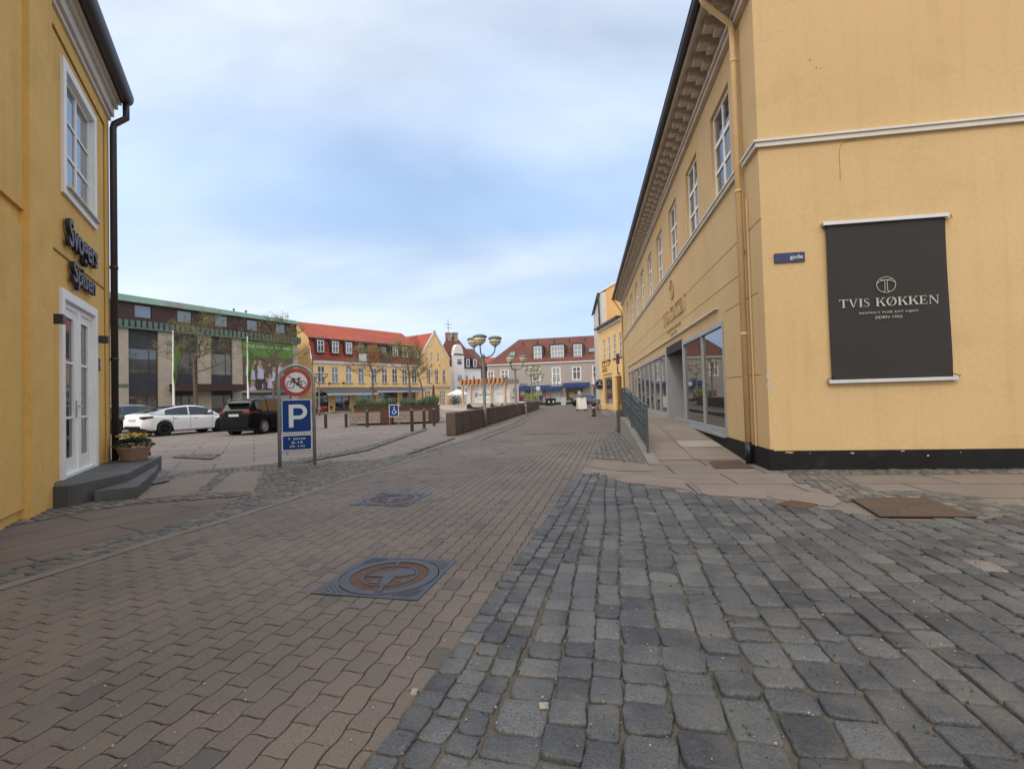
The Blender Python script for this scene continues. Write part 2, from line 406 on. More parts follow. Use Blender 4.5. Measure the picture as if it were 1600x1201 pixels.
M['tile_wall'] = brickmat('hanging_red_tiles', (0.44, 0.065, 0.024), (0.36, 0.05, 0.02), (0.15, 0.028, 0.015), 0.3, 0.42, 0.05, 0.75, 0.9, 0.5, uv=True, var=0.2, fine=0.08, vscale=0.6)
M['slate_roof'] = mat('dark_slate_roof', (0.05, 0.052, 0.058), 0.7, 0.2, 0.8)
M['brick_red'] = brickmat('chimney_brick', (0.25, 0.09, 0.05), (0.19, 0.07, 0.045), (0.3, 0.26, 0.22), 0.24, 0.08, 0.012, uv=False)
M['awning_grey'] = mat('grey_awning_cloth', (0.085, 0.085, 0.09), 0.85, 0.1, 0.8)
M['awning_blue'] = mat('blue_awning_cloth', (0.008, 0.03, 0.12), 0.7, 0.15, 0.8)
M['galv'] = mat('galvanised_steel', (0.30, 0.305, 0.31), 0.5, 0.2, 6.0, 0.1, 40, metal=0.45)
M['lamp_pole'] = mat('grey_lamp_paint', (0.20, 0.20, 0.205), 0.5, 0.1, 3.0)
M['lamp_arm'] = mat('blue_grey_lamp_arm', (0.10, 0.135, 0.15), 0.45, 0.1, 3.0)
M['lamp_cap'] = mat('green_grey_lamp_cap', (0.12, 0.145, 0.12), 0.5, 0.15, 4.0)
M['lamp_bowl'] = mat('cream_lamp_bowl', (0.70, 0.64, 0.46), 0.35, 0.15, 5.0)
M['sign_blue'] = mat('blue_sign_face', (0.002, 0.036, 0.19), 0.5, 0.06, 2.0, spec=0.25)
M['sign_white'] = mat('white_sign_face', (0.62, 0.66, 0.70), 0.35, 0.04, 2.0)
M['sign_red'] = mat('red_sign_face', (0.35, 0.016, 0.02), 0.35, 0.06, 2.0)
M['sign_black'] = mat('black_sign_mark', (0.01, 0.012, 0.016), 0.4, 0.0)
M['plate_blue'] = mat('blue_street_plate', (0.02, 0.018, 0.11), 0.35, 0.1, 8.0)
M['banner'] = mat('charcoal_banner_cloth', (0.021, 0.0175, 0.0155), 0.75, 0.08, 1.5, bump=0.25, bscale=2.2)
M['banner_print'] = mat('pale_grey_print', (0.44, 0.42, 0.40), 0.7, 0.04, 3.0)
M['alu'] = mat('aluminium_rail', (0.55, 0.55, 0.56), 0.35, 0.08, 4.0, metal=0.6)
M['corten'] = mat('rusty_steel', (0.085, 0.037, 0.026), 0.85, 0.25, 2.0, 0.12, 30)
M['wood'] = mat('weathered_planks', (0.26, 0.21, 0.175), 0.8, 0.2, 3.0, 0.1, 40)
M['timber'] = mat('fresh_timber', (0.47, 0.22, 0.09), 0.7, 0.15, 2.0)
M['timber_pale'] = mat('pale_timber', (0.52, 0.36, 0.22), 0.75, 0.15, 2.0)
M['deck'] = mat('pale_deck_boards', (0.40, 0.33, 0.29), 0.8, 0.12, 2.0)
M['bollard'] = mat('dark_brown_bollard', (0.030, 0.022, 0.020), 0.6, 0.15, 3.0)
M['granite'] = mat('brown_granite', (0.105, 0.072, 0.060), 0.85, 0.35, 1.4, 0.3, 22, bump=1.0, bscale=9, stain=(0.045, 0.033, 0.03), stain_scale=1.3)
M['granite_grey'] = mat('grey_granite', (0.22, 0.20, 0.185), 0.8, 0.15, 2.0, 0.15, 40, bump=0.3, bscale=20)
M['stone_pale'] = mat('pale_stone_block', (0.46, 0.41, 0.37), 0.85, 0.15, 2.0, 0.1, 30)
M['step'] = mat('dark_granite_step', (0.066, 0.066, 0.068), 0.6, 0.2, 1.6, 0.15, 60, bump=0.15, bscale=60, stain=(0.12, 0.115, 0.105), stain_scale=1.2, stain_lo=0.55, stain_hi=0.8)
M['pot'] = mat('pale_terracotta', (0.42, 0.27, 0.185), 0.8, 0.12, 3.0, 0.06, 30)
M['soil'] = mat('soil', (0.03, 0.022, 0.016), 0.9, 0.2, 8.0)
M['leaf'] = mat('dark_green_leaves', (0.035, 0.055, 0.015), 0.6, 0.5, 6.0)
M['petal'] = mat('yellow_petals', (0.70, 0.50, 0.05), 0.6, 0.25, 8.0)
M['petal_red'] = mat('rust_red_petals', (0.35, 0.08, 0.03), 0.6, 0.25, 8.0)
M['lavender'] = mat('grey_green_shrub', (0.115, 0.145, 0.075), 0.75, 0.45, 2.5)
M['bud'] = mat('olive_spring_buds', (0.22, 0.19, 0.05), 0.8, 0.5, 1.2)
M['bud_far'] = mat('yellow_green_buds', (0.26, 0.205, 0.055), 0.8, 0.35, 1.2)
M['bark'] = mat('tree_bark', (0.115, 0.095, 0.07), 0.9, 0.25, 4.0)
M['iron'] = mat('blue_grey_ironwork', (0.055, 0.075, 0.085), 0.45, 0.2, 5.0, metal=0.2)
M['castiron'] = mat('cast_iron', (0.058, 0.056, 0.064), 0.42, 0.2, 5.0, 0.12, 60, metal=0.35, bump=0.2, bscale=90)
M['rust'] = mat('rusty_cast_iron', (0.10, 0.052, 0.034), 0.8, 0.3, 8.0, 0.2, 60, bump=0.4, bscale=80)
M['rustplate'] = mat('rusty_plate', (0.088, 0.055, 0.037), 0.8, 0.18, 3.0, 0.12, 50, bump=0.35, bscale=60)
M['tyre'] = mat('tyre_rubber', (0.012, 0.012, 0.013), 0.8, 0.1, 3.0)
M['rim_dark'] = mat('dark_alloy', (0.03, 0.03, 0.034), 0.4, 0.1, 3.0, metal=0.5)
M['rim_light'] = mat('light_alloy', (0.42, 0.42, 0.43), 0.35, 0.1, 3.0, metal=0.7)
M['car_white'] = mat('white_car_paint', (0.76, 0.77, 0.79), 0.3, 0.02, 1.0, coat=1.0)
M['car_black'] = mat('black_car_paint', (0.004, 0.004, 0.005), 0.35, 0.05, 1.0, spec=0.08, coat=0.05)
M['car_grey'] = mat('dark_grey_car_paint', (0.055, 0.062, 0.07), 0.3, 0.05, 1.0, coat=1.0)
M['car_blue'] = mat('blue_black_car_paint', (0.010, 0.014, 0.024), 0.3, 0.05, 1.0, coat=1.0)
M['plastic'] = mat('grey_black_plastic', (0.008, 0.008, 0.009), 0.8, 0.1, 3.0, spec=0.15)
M['tail'] = mat('red_lamp_glass', (0.16, 0.012, 0.018), 0.15, 0.1, 3.0)
M['tail_dark'] = mat('dark_red_lamp_glass', (0.06, 0.010, 0.02), 0.15, 0.1, 3.0)
M['headlamp'] = mat('clear_lamp_glass', (0.45, 0.46, 0.48), 0.1, 0.05, 3.0)
M['plate_white'] = mat('number_plate_white', (0.50, 0.48, 0.50), 0.4, 0.05, 3.0)
M['chrome'] = mat('bright_trim', (0.55, 0.55, 0.56), 0.25, 0.0, metal=0.9)
M['green_cloth'] = mat('green_banner_cloth', (0.09, 0.24, 0.04), 0.7, 0.12, 1.0)
M['green_flag'] = mat('green_flag_cloth', (0.06, 0.13, 0.02), 0.7, 0.2, 2.0)
M['red_cloth'] = mat('red_cafe_plastic', (0.30, 0.03, 0.03), 0.6, 0.1, 2.0)
M['magenta'] = mat('magenta_cloth', (0.28, 0.02, 0.07), 0.7, 0.2, 2.0)
M['pink'] = mat('pink_shop_panel', (0.50, 0.33, 0.34), 0.7, 0.05, 2.0)
M['gold'] = mat('ochre_poster', (0.36, 0.25, 0.05), 0.7, 0.1, 2.0)
M['blind'] = mat('pale_blind', (0.44, 0.44, 0.43), 0.7, 0.05, 2.0)
M['skin'] = mat('poster_skin_print', (0.42, 0.24, 0.17), 0.8, 0.2, 3.0)
M['poster_dark'] = mat('poster_dark_print', (0.06, 0.04, 0.04), 0.8, 0.3, 3.0)
M['poster_pale'] = mat('poster_pale_print', (0.45, 0.45, 0.55), 0.8, 0.25, 3.0)
M['ltgreen'] = mat('fresh_green_leaves', (0.22, 0.30, 0.04), 0.7, 0.35, 4.0)
# ------------------------------------------------------------------ ground, road, setts
def inpoly(p, poly):
    x, y = p; r = False; j = len(poly) - 1
    for i in range(len(poly)):
        a, b = poly[i], poly[j]
        if (a[1] > y) != (b[1] > y) and x < (b[0] - a[0]) * (y - a[1]) / (b[1] - a[1]) + a[0]: r = not r
        j = i
    return r
def segdist(p, poly):
    best = 1e9
    for i in range(len(poly)):
        a, b = poly[i], poly[(i + 1) % len(poly)]
        dx, dy = b[0] - a[0], b[1] - a[1]; l = dx * dx + dy * dy or 1e-9
        t = max(0, min(1, ((p[0] - a[0]) * dx + (p[1] - a[1]) * dy) / l))
        best = min(best, math.hypot(p[0] - a[0] - t * dx, p[1] - a[1] - t * dy))
    return best
M['ground'] = brickmat('plaza_slabs', (0.205, 0.168, 0.152), (0.182, 0.15, 0.138), (0.07, 0.058, 0.052), 1.6, 0.9, 0.022, 0.85, 0.5, 0.5, rot=rad(-28), var=0.16, fine=0.14, vscale=0.7, fscale=70, stain=(0.19, 0.155, 0.14))
M['slabs'] = brickmat('slab_pavement', (0.198, 0.164, 0.142), (0.176, 0.147, 0.128), (0.05, 0.042, 0.038), 1.45, 0.95, 0.018, 0.85, 0.5, 0.5, rot=rad(8.6), var=0.16, fine=0.2, vscale=1.1, fscale=90)
M['slabs_pink'] = mat('pink_granite_slab', (0.204, 0.166, 0.142), 0.85, 0.12, 1.6, 0.22, 90, bump=0.25, bscale=80)
M['slabs_grey'] = brickmat('grey_pavement_slabs', (0.145, 0.116, 0.10), (0.13, 0.106, 0.094), (0.045, 0.04, 0.036), 1.9, 0.62, 0.014, 0.85, 0.5, 0.5, rot=rad(-62), var=0.2, fine=0.2, vscale=1.3, fscale=90)
M['roadfar'] = brickmat('far_road_pavers', (0.175, 0.140, 0.125), (0.158, 0.128, 0.115), (0.085, 0.068, 0.06), 0.22, 0.11, 0.012, 0.85, 0.5, 0.5, rot=rad(79 - 90 + 90), var=0.16, fine=0.12, vscale=0.6, fscale=60)
M['joint'] = mat('joint_sand', (0.052, 0.044, 0.038), 0.95, 0.3, 4.0, 0.2, 60)
M['mortar'] = mat('sett_joint_sand', (0.10, 0.088, 0.07), 0.95, 0.3, 5.0, 0.25, 70, stain=(0.05, 0.055, 0.03), stain_scale=1.5)
M['kerb'] = mat('pale_kerb_concrete', (0.175, 0.155, 0.13), 0.85, 0.15, 2.0, 0.15, 50)
M['paver'] = mat('wavy_concrete_pavers', (0.154, 0.126, 0.109), 0.70, 0.24, 0.55, 0.36, 150, bump=0.5, bscale=150, stain=(0.095, 0.080, 0.074), stain_scale=0.42, stain_lo=0.5, stain_hi=0.78,
                 tint=[(0.0, (0.62, 0.68, 0.72)), (0.035, (0.78, 0.84, 0.87)), (0.06, (0.92, 0.92, 0.92)), (0.55, (1.0, 1.0, 1.0)), (1.0, (1.09, 1.06, 1.04))])
M['sett'] = mat('blue_grey_setts', (0.086, 0.089, 0.095), 0.55, 0.28, 5.0, 0.5, 110, bump=0.9, bscale=38, stain=(0.135, 0.125, 0.108), stain_scale=2.6, stain_lo=0.50, stain_hi=0.80,
                tint=[(0.0, (0.50, 0.52, 0.57)), (0.25, (0.75, 0.76, 0.79)), (0.7, (1.0, 1.0, 1.0)), (0.95, (1.25, 1.24, 1.2)), (0.985, (1.35, 1.3, 1.25)), (1.0, (2.3, 1.9, 1.75))])
M['sett_small'] = mat('grey_small_setts', (0.135, 0.125, 0.115), 0.7, 0.2, 4.0, 0.35, 90, bump=0.6, bscale=50, stain=(0.11, 0.10, 0.09), stain_scale=1.4,
                tint=[(0.0, (0.55, 0.57, 0.62)), (0.3, (0.8, 0.82, 0.85)), (0.8, (1.05, 1.03, 1.0)), (1.0, (1.45, 1.35, 1.25))])
def sheet(name, pts, z, m, kind='structure', parent=None):
    b = MB(); b.face([(p[0], p[1], z) for p in pts])
    o = b.build(name, m, parent)
    if o.data.polygons[0].normal.z < 0: o.data.flip_normals()
    return tag(o, kind=kind) if parent is None else o
# base ground to the horizon
g = MB(); R_ = 900
g.face([(-R_, -R_, -0.02), (R_, -R_, -0.02), (R_, R_, -0.02), (-R_, R_, -0.02)])
tag(g.build('ground', M['ground']), kind='structure')
RR = [(-1.25, -1.0), (-0.95, 0.6), gp(565, 1201), gp(690, 1040), gp(787, 900), gp(844, 824), gp(903, 739), gp(937, 689), gp(955, 674), gp(957, 664), gp(953, 654), (5.6, 33), (7.4, 44), (9.5, 60), (10, 72)]
RL = [(-4.5, -1.0), (-4.2, 2.2), gp(0, 925), gp(125, 887), gp(269, 841), gp(344, 819), gp(422, 794), gp(500, 767), gp(547, 750), gp(609, 731), gp(675, 710), gp(750, 688), gp(812, 664), (1.6, 36.5), (2.6, 48), (2.6, 58), (-4, 64), (-4, 74)]
road_poly = RR + RL[::-1]
sheet('road', road_poly, -0.004, M['roadfar'])
near = [p for p in RR if p[1] < 20] + [p for p in RL if p[1] < 20][::-1]
sheet('road_ground', near, 0.0, M['joint'])
# wavy interlocking pavers, one mesh
A0 = rad(12.0)
ua, ub = Vector((math.sin(A0), math.cos(A0))), Vector((math.cos(A0), -math.sin(A0)))
mh_c = Vector(gp(487, 927)) * 0.25 + Vector(gp(580, 868)) * 0.25 + Vector(gp(716, 882)) * 0.25 + Vector(gp(648, 944)) * 0.25
mh2_c = Vector(gp(545, 790)) * 0.25 + Vector(gp(595, 770)) * 0.25 + Vector(gp(673, 772)) * 0.25 + Vector(gp(637, 794)) * 0.25
MHS = 0.42
pv = MB(); L_, W_, AM = 0.20, 0.130, 0.0062
grow = [(p[0] + 0.0, p[1]) for p in near]
rs = random.Random(3)
for j in range(-70, 60):
    sh = (j % 2) * L_ / 2 + rs.uniform(-0.004, 0.004)
    for i in range(-16, 96):
        ca, cb = (i + 0.5) * L_ + sh, (j + 0.5) * W_
        c = ua * ca + ub * cb
        if c.y > 19.3 or c.y < -0.6: continue
        if not inpoly(c, near) and segdist(c, near) > 0.10: continue
        skip = False
        for q in (mh_c, mh2_c):
            dd = c - q
            if abs(dd.dot(ua)) < MHS - 0.115 and abs(dd.dot(ub)) < MHS - 0.075: skip = True
        if skip: continue
        far = c.y > 9
        na, nb = (8, 4) if not far else (5, 2)
        gpj = 0.0031 if not far else 0.0044
        o = []
        f = lambda a: AM * (math.sin(2 * PI * a / L_) + 0.12 * math.sin(6 * PI * a / L_))
        h = lambda b: AM * 0.9 * math.sin(2 * PI * b / W_)
        a0, a1, b0, b1 = i * L_ + sh, (i + 1) * L_ + sh, j * W_, (j + 1) * W_
        for k in range(na): a = a0 + (a1 - a0) * k / na; o.append((a + h(b0) * 0, b0 + f(a - sh * 0)))
        for k in range(nb): b = b0 + (b1 - b0) * k / nb; o.append((a1 + h(b), b + (f(a1))))
        for k in range(na): a = a1 - (a1 - a0) * k / na; o.append((a, b1 + f(a)))
        for k in range(nb): b = b1 - (b1 - b0) * k / nb; o.append((a0 + h(b), b + f(a0)))
        n = len(o); mxa = sum(q[0] for q in o) / n; mxb = sum(q[1] for q in o) / n
        tz = rs.gauss(0, 0.0011); tx, ty = rs.gauss(0, 0.006), rs.gauss(0, 0.008)
        def pt(q, ins, z):
            s1 = 1 - ins / (L_ / 2); s2 = 1 - ins / (W_ / 2)
            p = ua * (mxa + (q[0] - mxa) * s1) + ub * (mxb + (q[1] - mxb) * s2)
            return (p.x, p.y, z + (q[0] - mxa) * tx + (q[1] - mxb) * ty)
        vs = [pt(q, gpj, 0.0) for q in o] + [pt(q, gpj + 0.0008, 0.0095 + tz) for q in o] + [pt(q, gpj + 0.0045, 0.012 + tz) for q in o]
        fs = [(k, (k + 1) % n, n + (k + 1) % n, n + k) for k in range(n)] + [(n + k, n + (k + 1) % n, 2 * n + (k + 1) % n, 2 * n + k) for k in range(n)] + [tuple(range(2 * n, 3 * n))]
        pv.col = rs.random()
        pv.mesh(vs, fs)
po = pv.build('paver_road', M['paver'])
tag(po, kind='structure')
bm = bmesh.new(); bm.from_mesh(po.data); bmesh.ops.recalc_face_normals(bm, faces=bm.faces); bm.to_mesh(po.data); bm.free()
if sum(p.normal.z for p in po.data.polygons) < 0: po.data.flip_normals()
# rounded natural-stone setts
def sett(b, c, ax, ay, la, lb, rs, z0, hgt, gap, tint=None, lod=0):
    """one stone: centre c, axes ax/ay, full lengths la/lb"""
    hx, hy = la / 2 - gap, lb / 2 - gap
    r = min(hx, hy) * rs.uniform(0.16, 0.42)
    o = []
    k = 3 if lod == 0 else (2 if lod == 1 else 1)
    for sx, sy, a0 in ((1, 1, 0), (-1, 1, 90), (-1, -1, 180), (1, -1, 270)):
        jx, jy = rs.gauss(0, la * 0.028), rs.gauss(0, lb * 0.028)
        for q in range(k):
            a = rad(a0 + (90 * q / (k - 1) if k > 1 else 45))
            o.append((sx * (hx - r) + jx + r * math.cos(a), sy * (hy - r) + jy + r * math.sin(a)))
    if lod == 0:                              # a wavering edge between the corners
        o2 = []
        for i in range(len(o)):
            o2.append(o[i]); d = o[(i + 1) % len(o)]
            if math.hypot(o[i][0] - d[0], o[i][1] - d[1]) > 0.05:
                for t in (0.33, 0.67):
                    o2.append((o[i][0] + (d[0] - o[i][0]) * t + rs.gauss(0, 0.0036), o[i][1] + (d[1] - o[i][1]) * t + rs.gauss(0, 0.0028)))
        o = o2
    n = len(o)
    tx, ty = rs.gauss(0, 0.026), rs.gauss(0, 0.026); dz = rs.gauss(0, 0.0026)
    rings = [(1.0, 0.0), (0.99, hgt * 0.55), (0.955, hgt * 0.85), (0.87, hgt * 0.98), (0.5, hgt * 1.08)] if lod < 2 else [(1.0, 0.0), (0.97, hgt * 0.7), (0.86, hgt)]
    vs = []
    for s_, z in rings:
        for q in o:
            p = c + ax * (q[0] * s_) + ay * (q[1] * s_)
            vs.append((p.x, p.y, z0 + z + (dz + q[0] * tx + q[1] * ty if z > 0 else 0) + (rs.gauss(0, 0.0011) if lod == 0 and z > 0 else 0)))
    m = len(rings)
    fs = [(i * n + j, i * n + (j + 1) % n, (i + 1) * n + (j + 1) % n, (i + 1) * n + j) for i in range(m - 1) for j in range(n)] + [tuple(range((m - 1) * n, m * n))]
    b.col = rs.random() if tint is None else tint
    b.mesh(vs, fs)
def setts(name, poly, ang, la, lb, m, bedm, z, hgt=0.016, gap=0.007, seed=1, var=0.16, margin=0.0, clip=None, skip=None, kind='structure', bed=True, smooth=True):
    """rows run along direction ang (from +Y, clockwise); la along, lb across"""
    rs = random.Random(seed)
    a = rad(ang); ax, ay = Vector((math.sin(a), math.cos(a))), Vector((math.cos(a), -math.sin(a)))
    b = MB()
    pa = [Vector(p).dot(ax) for p in poly]; pb = [Vector(p).dot(ay) for p in poly]
    y = min(pb)
    while y < max(pb):
        w = lb * rs.uniform(1 - var * 0.6, 1 + var * 0.6); x = min(pa) - rs.uniform(0, la)
        while x < max(pa):
            l = la * rs.uniform(1 - var, 1 + var)
            c = ax * (x + l / 2) + ay * (y + w / 2); w_use = w
            if clip is not None:               # stones at the edging are cut to fit
                dl = clip(c, ay)
                if dl is not None:
                    ww = dl + w / 2
                    if ww < 0.06: x += l; continue
                    if dl < w / 2 or dl < w / 2 + 0.06: c = c + ay * (w / 2 - ww / 2); w_use = ww
            if inpoly(c, poly) and (margin <= 0 or segdist(c, poly) > margin) and not (skip and skip(c)):
                dist = c.length
                lod = 0 if dist < 4.5 else (1 if dist < 9 else 2)
                if name == 'cobblestone_street':
                    c = c + ax * (noise.noise(Vector((c.x * .9, c.y * .9, 3))) * .03) + ay * (noise.noise(Vector((c.x * .55, c.y * .55, 9))) * .045)
                    if rs.random() < 0.05:     # a stone replaced by two small ones
                        sett(b, c - ax * l * .25, ax, ay, l * .5, w_use, rs, z, hgt, gap, None, lod); sett(b, c + ax * l * .25, ax, ay, l * .5, w_use, rs, z, hgt, gap, None, lod); x += l; continue
                sett(b, c, ax, ay, l, w_use, rs, z, hgt, gap, None, lod)
            x += l
        y += w
    o = tag(b.build(name, m, smooth=smooth), kind=kind)
    bm = bmesh.new(); bm.from_mesh(o.data); bmesh.ops.recalc_face_normals(bm, faces=bm.faces); bm.to_mesh(o.data); bm.free()
    if sum(p.normal.z * p.area for p in o.data.polygons) < 0: o.data.flip_normals()
    if bed: sheet('joint_ground', poly, z, bedm)
    return o
def offset(path, d):                           # to the right of the travel direction
    r = []
    for i, p in enumerate(path):
        a = Vector(path[max(i - 1, 0)]); b = Vector(path[min(i + 1, len(path) - 1)]); t = (b - a).normalized()
        r.append((p[0] + t.y * d, p[1] - t.x * d))
    return r
def resample(path, step):
    o = [Vector(path[0])]
    for i in range(len(path) - 1):
        a, b = Vector(path[i]), Vector(path[i + 1]); n = max(1, int((b - a).length / step))
        for k in range(1, n + 1): o.append(a.lerp(b, k / n))
    return o
def rows(name, path, d0, nrow, w, l, m, z, hgt, gap, seed, bedm=None):
    """courses of setts that follow a curve"""
    rs = random.Random(seed); b = MB()
    for k in range(nrow):
        pts = resample(offset(path, d0 + (k + 0.5) * w), 0.02)
        i = 0; acc = 0.0
        target = l * rs.uniform(0.85, 1.15); start = 0
        for i in range(1, len(pts)):
            acc += (pts[i] - pts[i - 1]).length
            if acc >= target:
                c = (pts[start] + pts[i]) / 2; ax = (pts[i] - pts[start]); ll = ax.length; ax.normalize(); ay = Vector((ax.y, -ax.x))
                dist = c.length
                sett(b, c, ax, ay, ll, w * rs.uniform(0.95, 1.03), rs, z, hgt, gap, None, 0 if dist < 4.5 else (1 if dist < 9 else 2))
                start = i; acc = 0; target = l * rs.uniform(0.8, 1.2)
    o = tag(b.build(name, m, smooth=True), kind='structure')
    bm = bmesh.new(); bm.from_mesh(o.data); bmesh.ops.recalc_face_normals(bm, faces=bm.faces); bm.to_mesh(o.data); bm.free()
    if sum(p.normal.z * p.area for p in o.data.polygons) < 0: o.data.flip_normals()
    if bedm: sheet('joint_ground', offset(path, d0) + offset(path, d0 + nrow * w)[::-1], z, bedm)
    return o
# big setts right of the road
CT = [gp(905, 742), gp(975, 756), gp(1060, 769), gp(1140, 780), gp(1203, 784), gp(1294, 797), gp(1376, 813), gp(1528, 815), gp(1600, 808), (9.0, 4.2), (14, 3.4)]
cob = [p for p in RR if p[1] < 8.2] + CT + [(14, -1.0)]
cob_in = offset([p for p in RR if p[1] < 8.2] + [gp(903, 739)], 0.33)
cob_poly = cob_in + CT[1:] + [(14, -1.0)]
sheet('cobblestone_ground', cob, 0.012, M['mortar'])
edge_line = offset([p for p in RR if p[1] < 8.2] + [gp(903, 739)], 0.405)
def edge_clip(c, ay):
    best = None
    for a, q in zip(edge_line[:-1], edge_line[1:]):
        ex, ey = q[0] - a[0], q[1] - a[1]; det = -ay.x * -ey + ex * -ay.y
        if abs(det) < 1e-9: continue
        # c - s*ay = a + t*(ex,ey)
        rx, ry = a[0] - c.x, a[1] - c.y
        s_ = (rx * -ey + ex * ry) / det; t_ = (-ay.x * ry + ay.y * rx) / det
        if -0.02 <= t_ <= 1.02 and -0.2 < s_ < 0.4: best = s_ if best is None else min(best, s_)
    return best
setts('cobblestone_street', cob_poly, 11.5, 0.212, 0.182, M['sett'], M['mortar'], 0.012, 0.021, 0.0066, 5, 0.36, bed=False, clip=edge_clip, skip=lambda c: c.x > 9.5)
rows('cobblestone_kerb', [p for p in RR if p[1] < 8.2] + [gp(903, 739)], 0.012, 3, 0.130, 0.125, M['sett'], 0.012, 0.016, 0.0055, 9)
# pavement on the right, up to the yellow building
BC = Vector(gp(1205, 735)); BD = Vector((math.sin(rad(8.6)), math.cos(rad(8.6)))); BS = Vector((BD.y, -BD.x))
pr = [gp(903, 739)] + CT[1:] + [tuple(BC + BS * 10), tuple(BC), tuple(BC + BD * 31), (7.6, 39), (5.6, 33)] + [p for p in RR if 8.2 < p[1] < 30][::-1]
sheet('pavement', pr, 0.004, M['slabs'])
wl0 = BC + BS * 0.35 - BD * 0.02
setts('sett_pavement', [tuple(BC - BD * 0.45 + BS * 0.15), tuple(BC - BD * 0.03 + BS * 0.1), tuple(BC + BS * 9 - BD * 0.03), tuple(BC + BS * 9 - BD * 0.62)], 98.6, 0.17, 0.12, M['sett_small'], M['mortar'], 0.008, 0.012, 0.005, 21)
a_, b_ = BC + BS * 0.1 - BD * 0.42, BC - BD * 2.9 + BS * 0.85
setts('sett_pavement', [tuple(BC - BD * 0.5 + BS * 0.1), tuple(BC - BD * 0.5 + BS * 0.85), gp(1380, 779), gp(1322, 786), gp(1268, 757), gp(1245, 755)], 20, 0.15, 0.12, M['sett_small'], M['mortar'], 0.010, 0.012, 0.005, 22)
setts('sett_pavement', [gp(1370, 768), gp(1480, 770), gp(1600, 794), gp(1600, 812), gp(1530, 812)], 98, 0.15, 0.12, M['sett_small'], M['mortar'], 0.009, 0.012, 0.005, 23)
rows('sett_kerb', [gp(937, 689), gp(955, 674), gp(957, 664), gp(953, 654), (5.6, 33), (7.0, 42)], 0.02, 3, 0.16, 0.16, M['sett_small'], 0.010, 0.012, 0.006, 24, M['mortar'])
setts('sett_pavement', [gp(925, 716), gp(937, 690), gp(952, 674), gp(968, 676), gp(985, 700), gp(1006, 724), gp(990, 722)], 9, 0.16, 0.13, M['sett_small'], M['mortar'], 0.009, 0.012, 0.006, 25)
b = MB()                                       # pink slabs at the turning
for q in ([gp(915, 728), gp(927, 719), gp(1010, 727), gp(1022, 737), gp(960, 736)], [gp(907, 741), gp(913, 730), gp(975, 738), gp(1068, 752), gp(1075, 766), gp(975, 754)],
          [gp(1085, 757), gp(1195, 764), gp(1198, 781), gp(1100, 774)], [gp(1205, 780), gp(1222, 765), gp(1330, 776), gp(1300, 793)]):
    b.face([(p[0], p[1], 0.0115) for p in q])
o = b.build('slab_pavement', M['slabs_pink'])
for p in o.data.polygons:
    if p.normal.z < 0: o.data.flip_normals(); break
tag(o, kind='structure')
# gutter and pavement on the left
GL = RL[1:13] + [(1.6, 36.5), (2.6, 48)]
rows('gutter_pavement', GL, -0.12 - 0.09 * 5 - 0.02, 5, 0.096, 0.11, M['sett_small'], 0.006, 0.009, 0.003, 31, M['mortar'])
b = MB(); k0, k1 = offset(GL, -0.13), offset(GL, 0.0)
for i in range(len(GL) - 1):
    b.face([(*k0[i], 0.017), (*k0[i + 1], 0.017), (*k1[i + 1], 0.017), (*k1[i], 0.017)][::-1])
o = b.build('gutter_kerb', M['kerb']); tag(o, kind='structure')
if o.data.polygons[0].normal.z < 0: o.data.flip_normals()
left_pave = [(-5.3, -1), (-4.9, 2.2), gp(0, 898), gp(169, 850), gp(269, 820), gp(344, 797), gp(395, 771), gp(300, 780), gp(240, 783), gp(60, 806), gp(0, 818), (-7.5, 5.6), (-9, 3), (-9, -1)]
sheet('slab_pavement', left_pave, 0.0, M['slabs_grey'])
setts('sett_pavement', [gp(0, 826), gp(0, 812), gp(68, 797), gp(105, 793), gp(147, 787), gp(215, 780), gp(300, 772), gp(395, 768), gp(400, 774), gp(240, 785), gp(140, 797)], -62, 0.13, 0.11, M['sett_small'], M['mortar'], 0.004, 0.012, 0.005, 33)
setts('sett_pavement', [gp(346, 796), gp(395, 770), gp(412, 737), gp(440, 728), gp(500, 722), gp(585, 719), gp(640, 709), gp(609, 729), gp(547, 746), gp(500, 762), gp(422, 789)], 35, 0.12, 0.11, M['sett_small'], M['mortar'], 0.007, 0.013, 0.005, 34)
b = MB()
for q in ([gp(213, 782), gp(290, 738), gp(345, 739), gp(302, 775)], [gp(320, 775), gp(362, 738), gp(413, 735), gp(402, 770)]):
    b.face([(p[0], p[1], 0.010) for p in q])
o = b.build('slab_pavement', M['slabs_pink']); tag(o, kind='structure')
if o.data.polygons[0].normal.z < 0: o.data.flip_normals()
setts('sett_pavement', [gp(302, 775), gp(345, 739), gp(362, 738), gp(320, 775)], 0, 0.12, 0.11, M['sett_small'], M['mortar'], 0.004, 0.012, 0.005, 35)
setts('sett_path', [gp(235, 748), gp(310, 735), gp(412, 727), gp(500, 711), gp(575, 697), gp(640, 676), gp(662, 669), gp(668, 671), gp(640, 680), gp(575, 703), gp(500, 717), gp(412, 737), gp(310, 741), gp(240, 756)], 70, 0.13, 0.12, M['sett_small'], M['mortar'], 0.004, 0.011, 0.005, 36)
setts('sett_path', [gp(575, 722), gp(640, 706), gp(705, 684), gp(712, 684), gp(650, 706), gp(590, 724)], 50, 0.13, 0.12, M['sett_small'], M['mortar'], 0.004, 0.011, 0.005, 37)
setts('sett_path', [gp(268, 714), gp(280, 711), gp(345, 709), gp(330, 717)], 70, 0.14, 0.12, M['sett_small'], M['mortar'], 0.004, 0.011, 0.005, 38)

rows('cross_course_road', [gp(818, 677.5), gp(885, 676.5), gp(953, 675)], 0.0, 1, 0.20, 0.11, M['sett_small'], 0.008, 0.008, 0.004, 41)
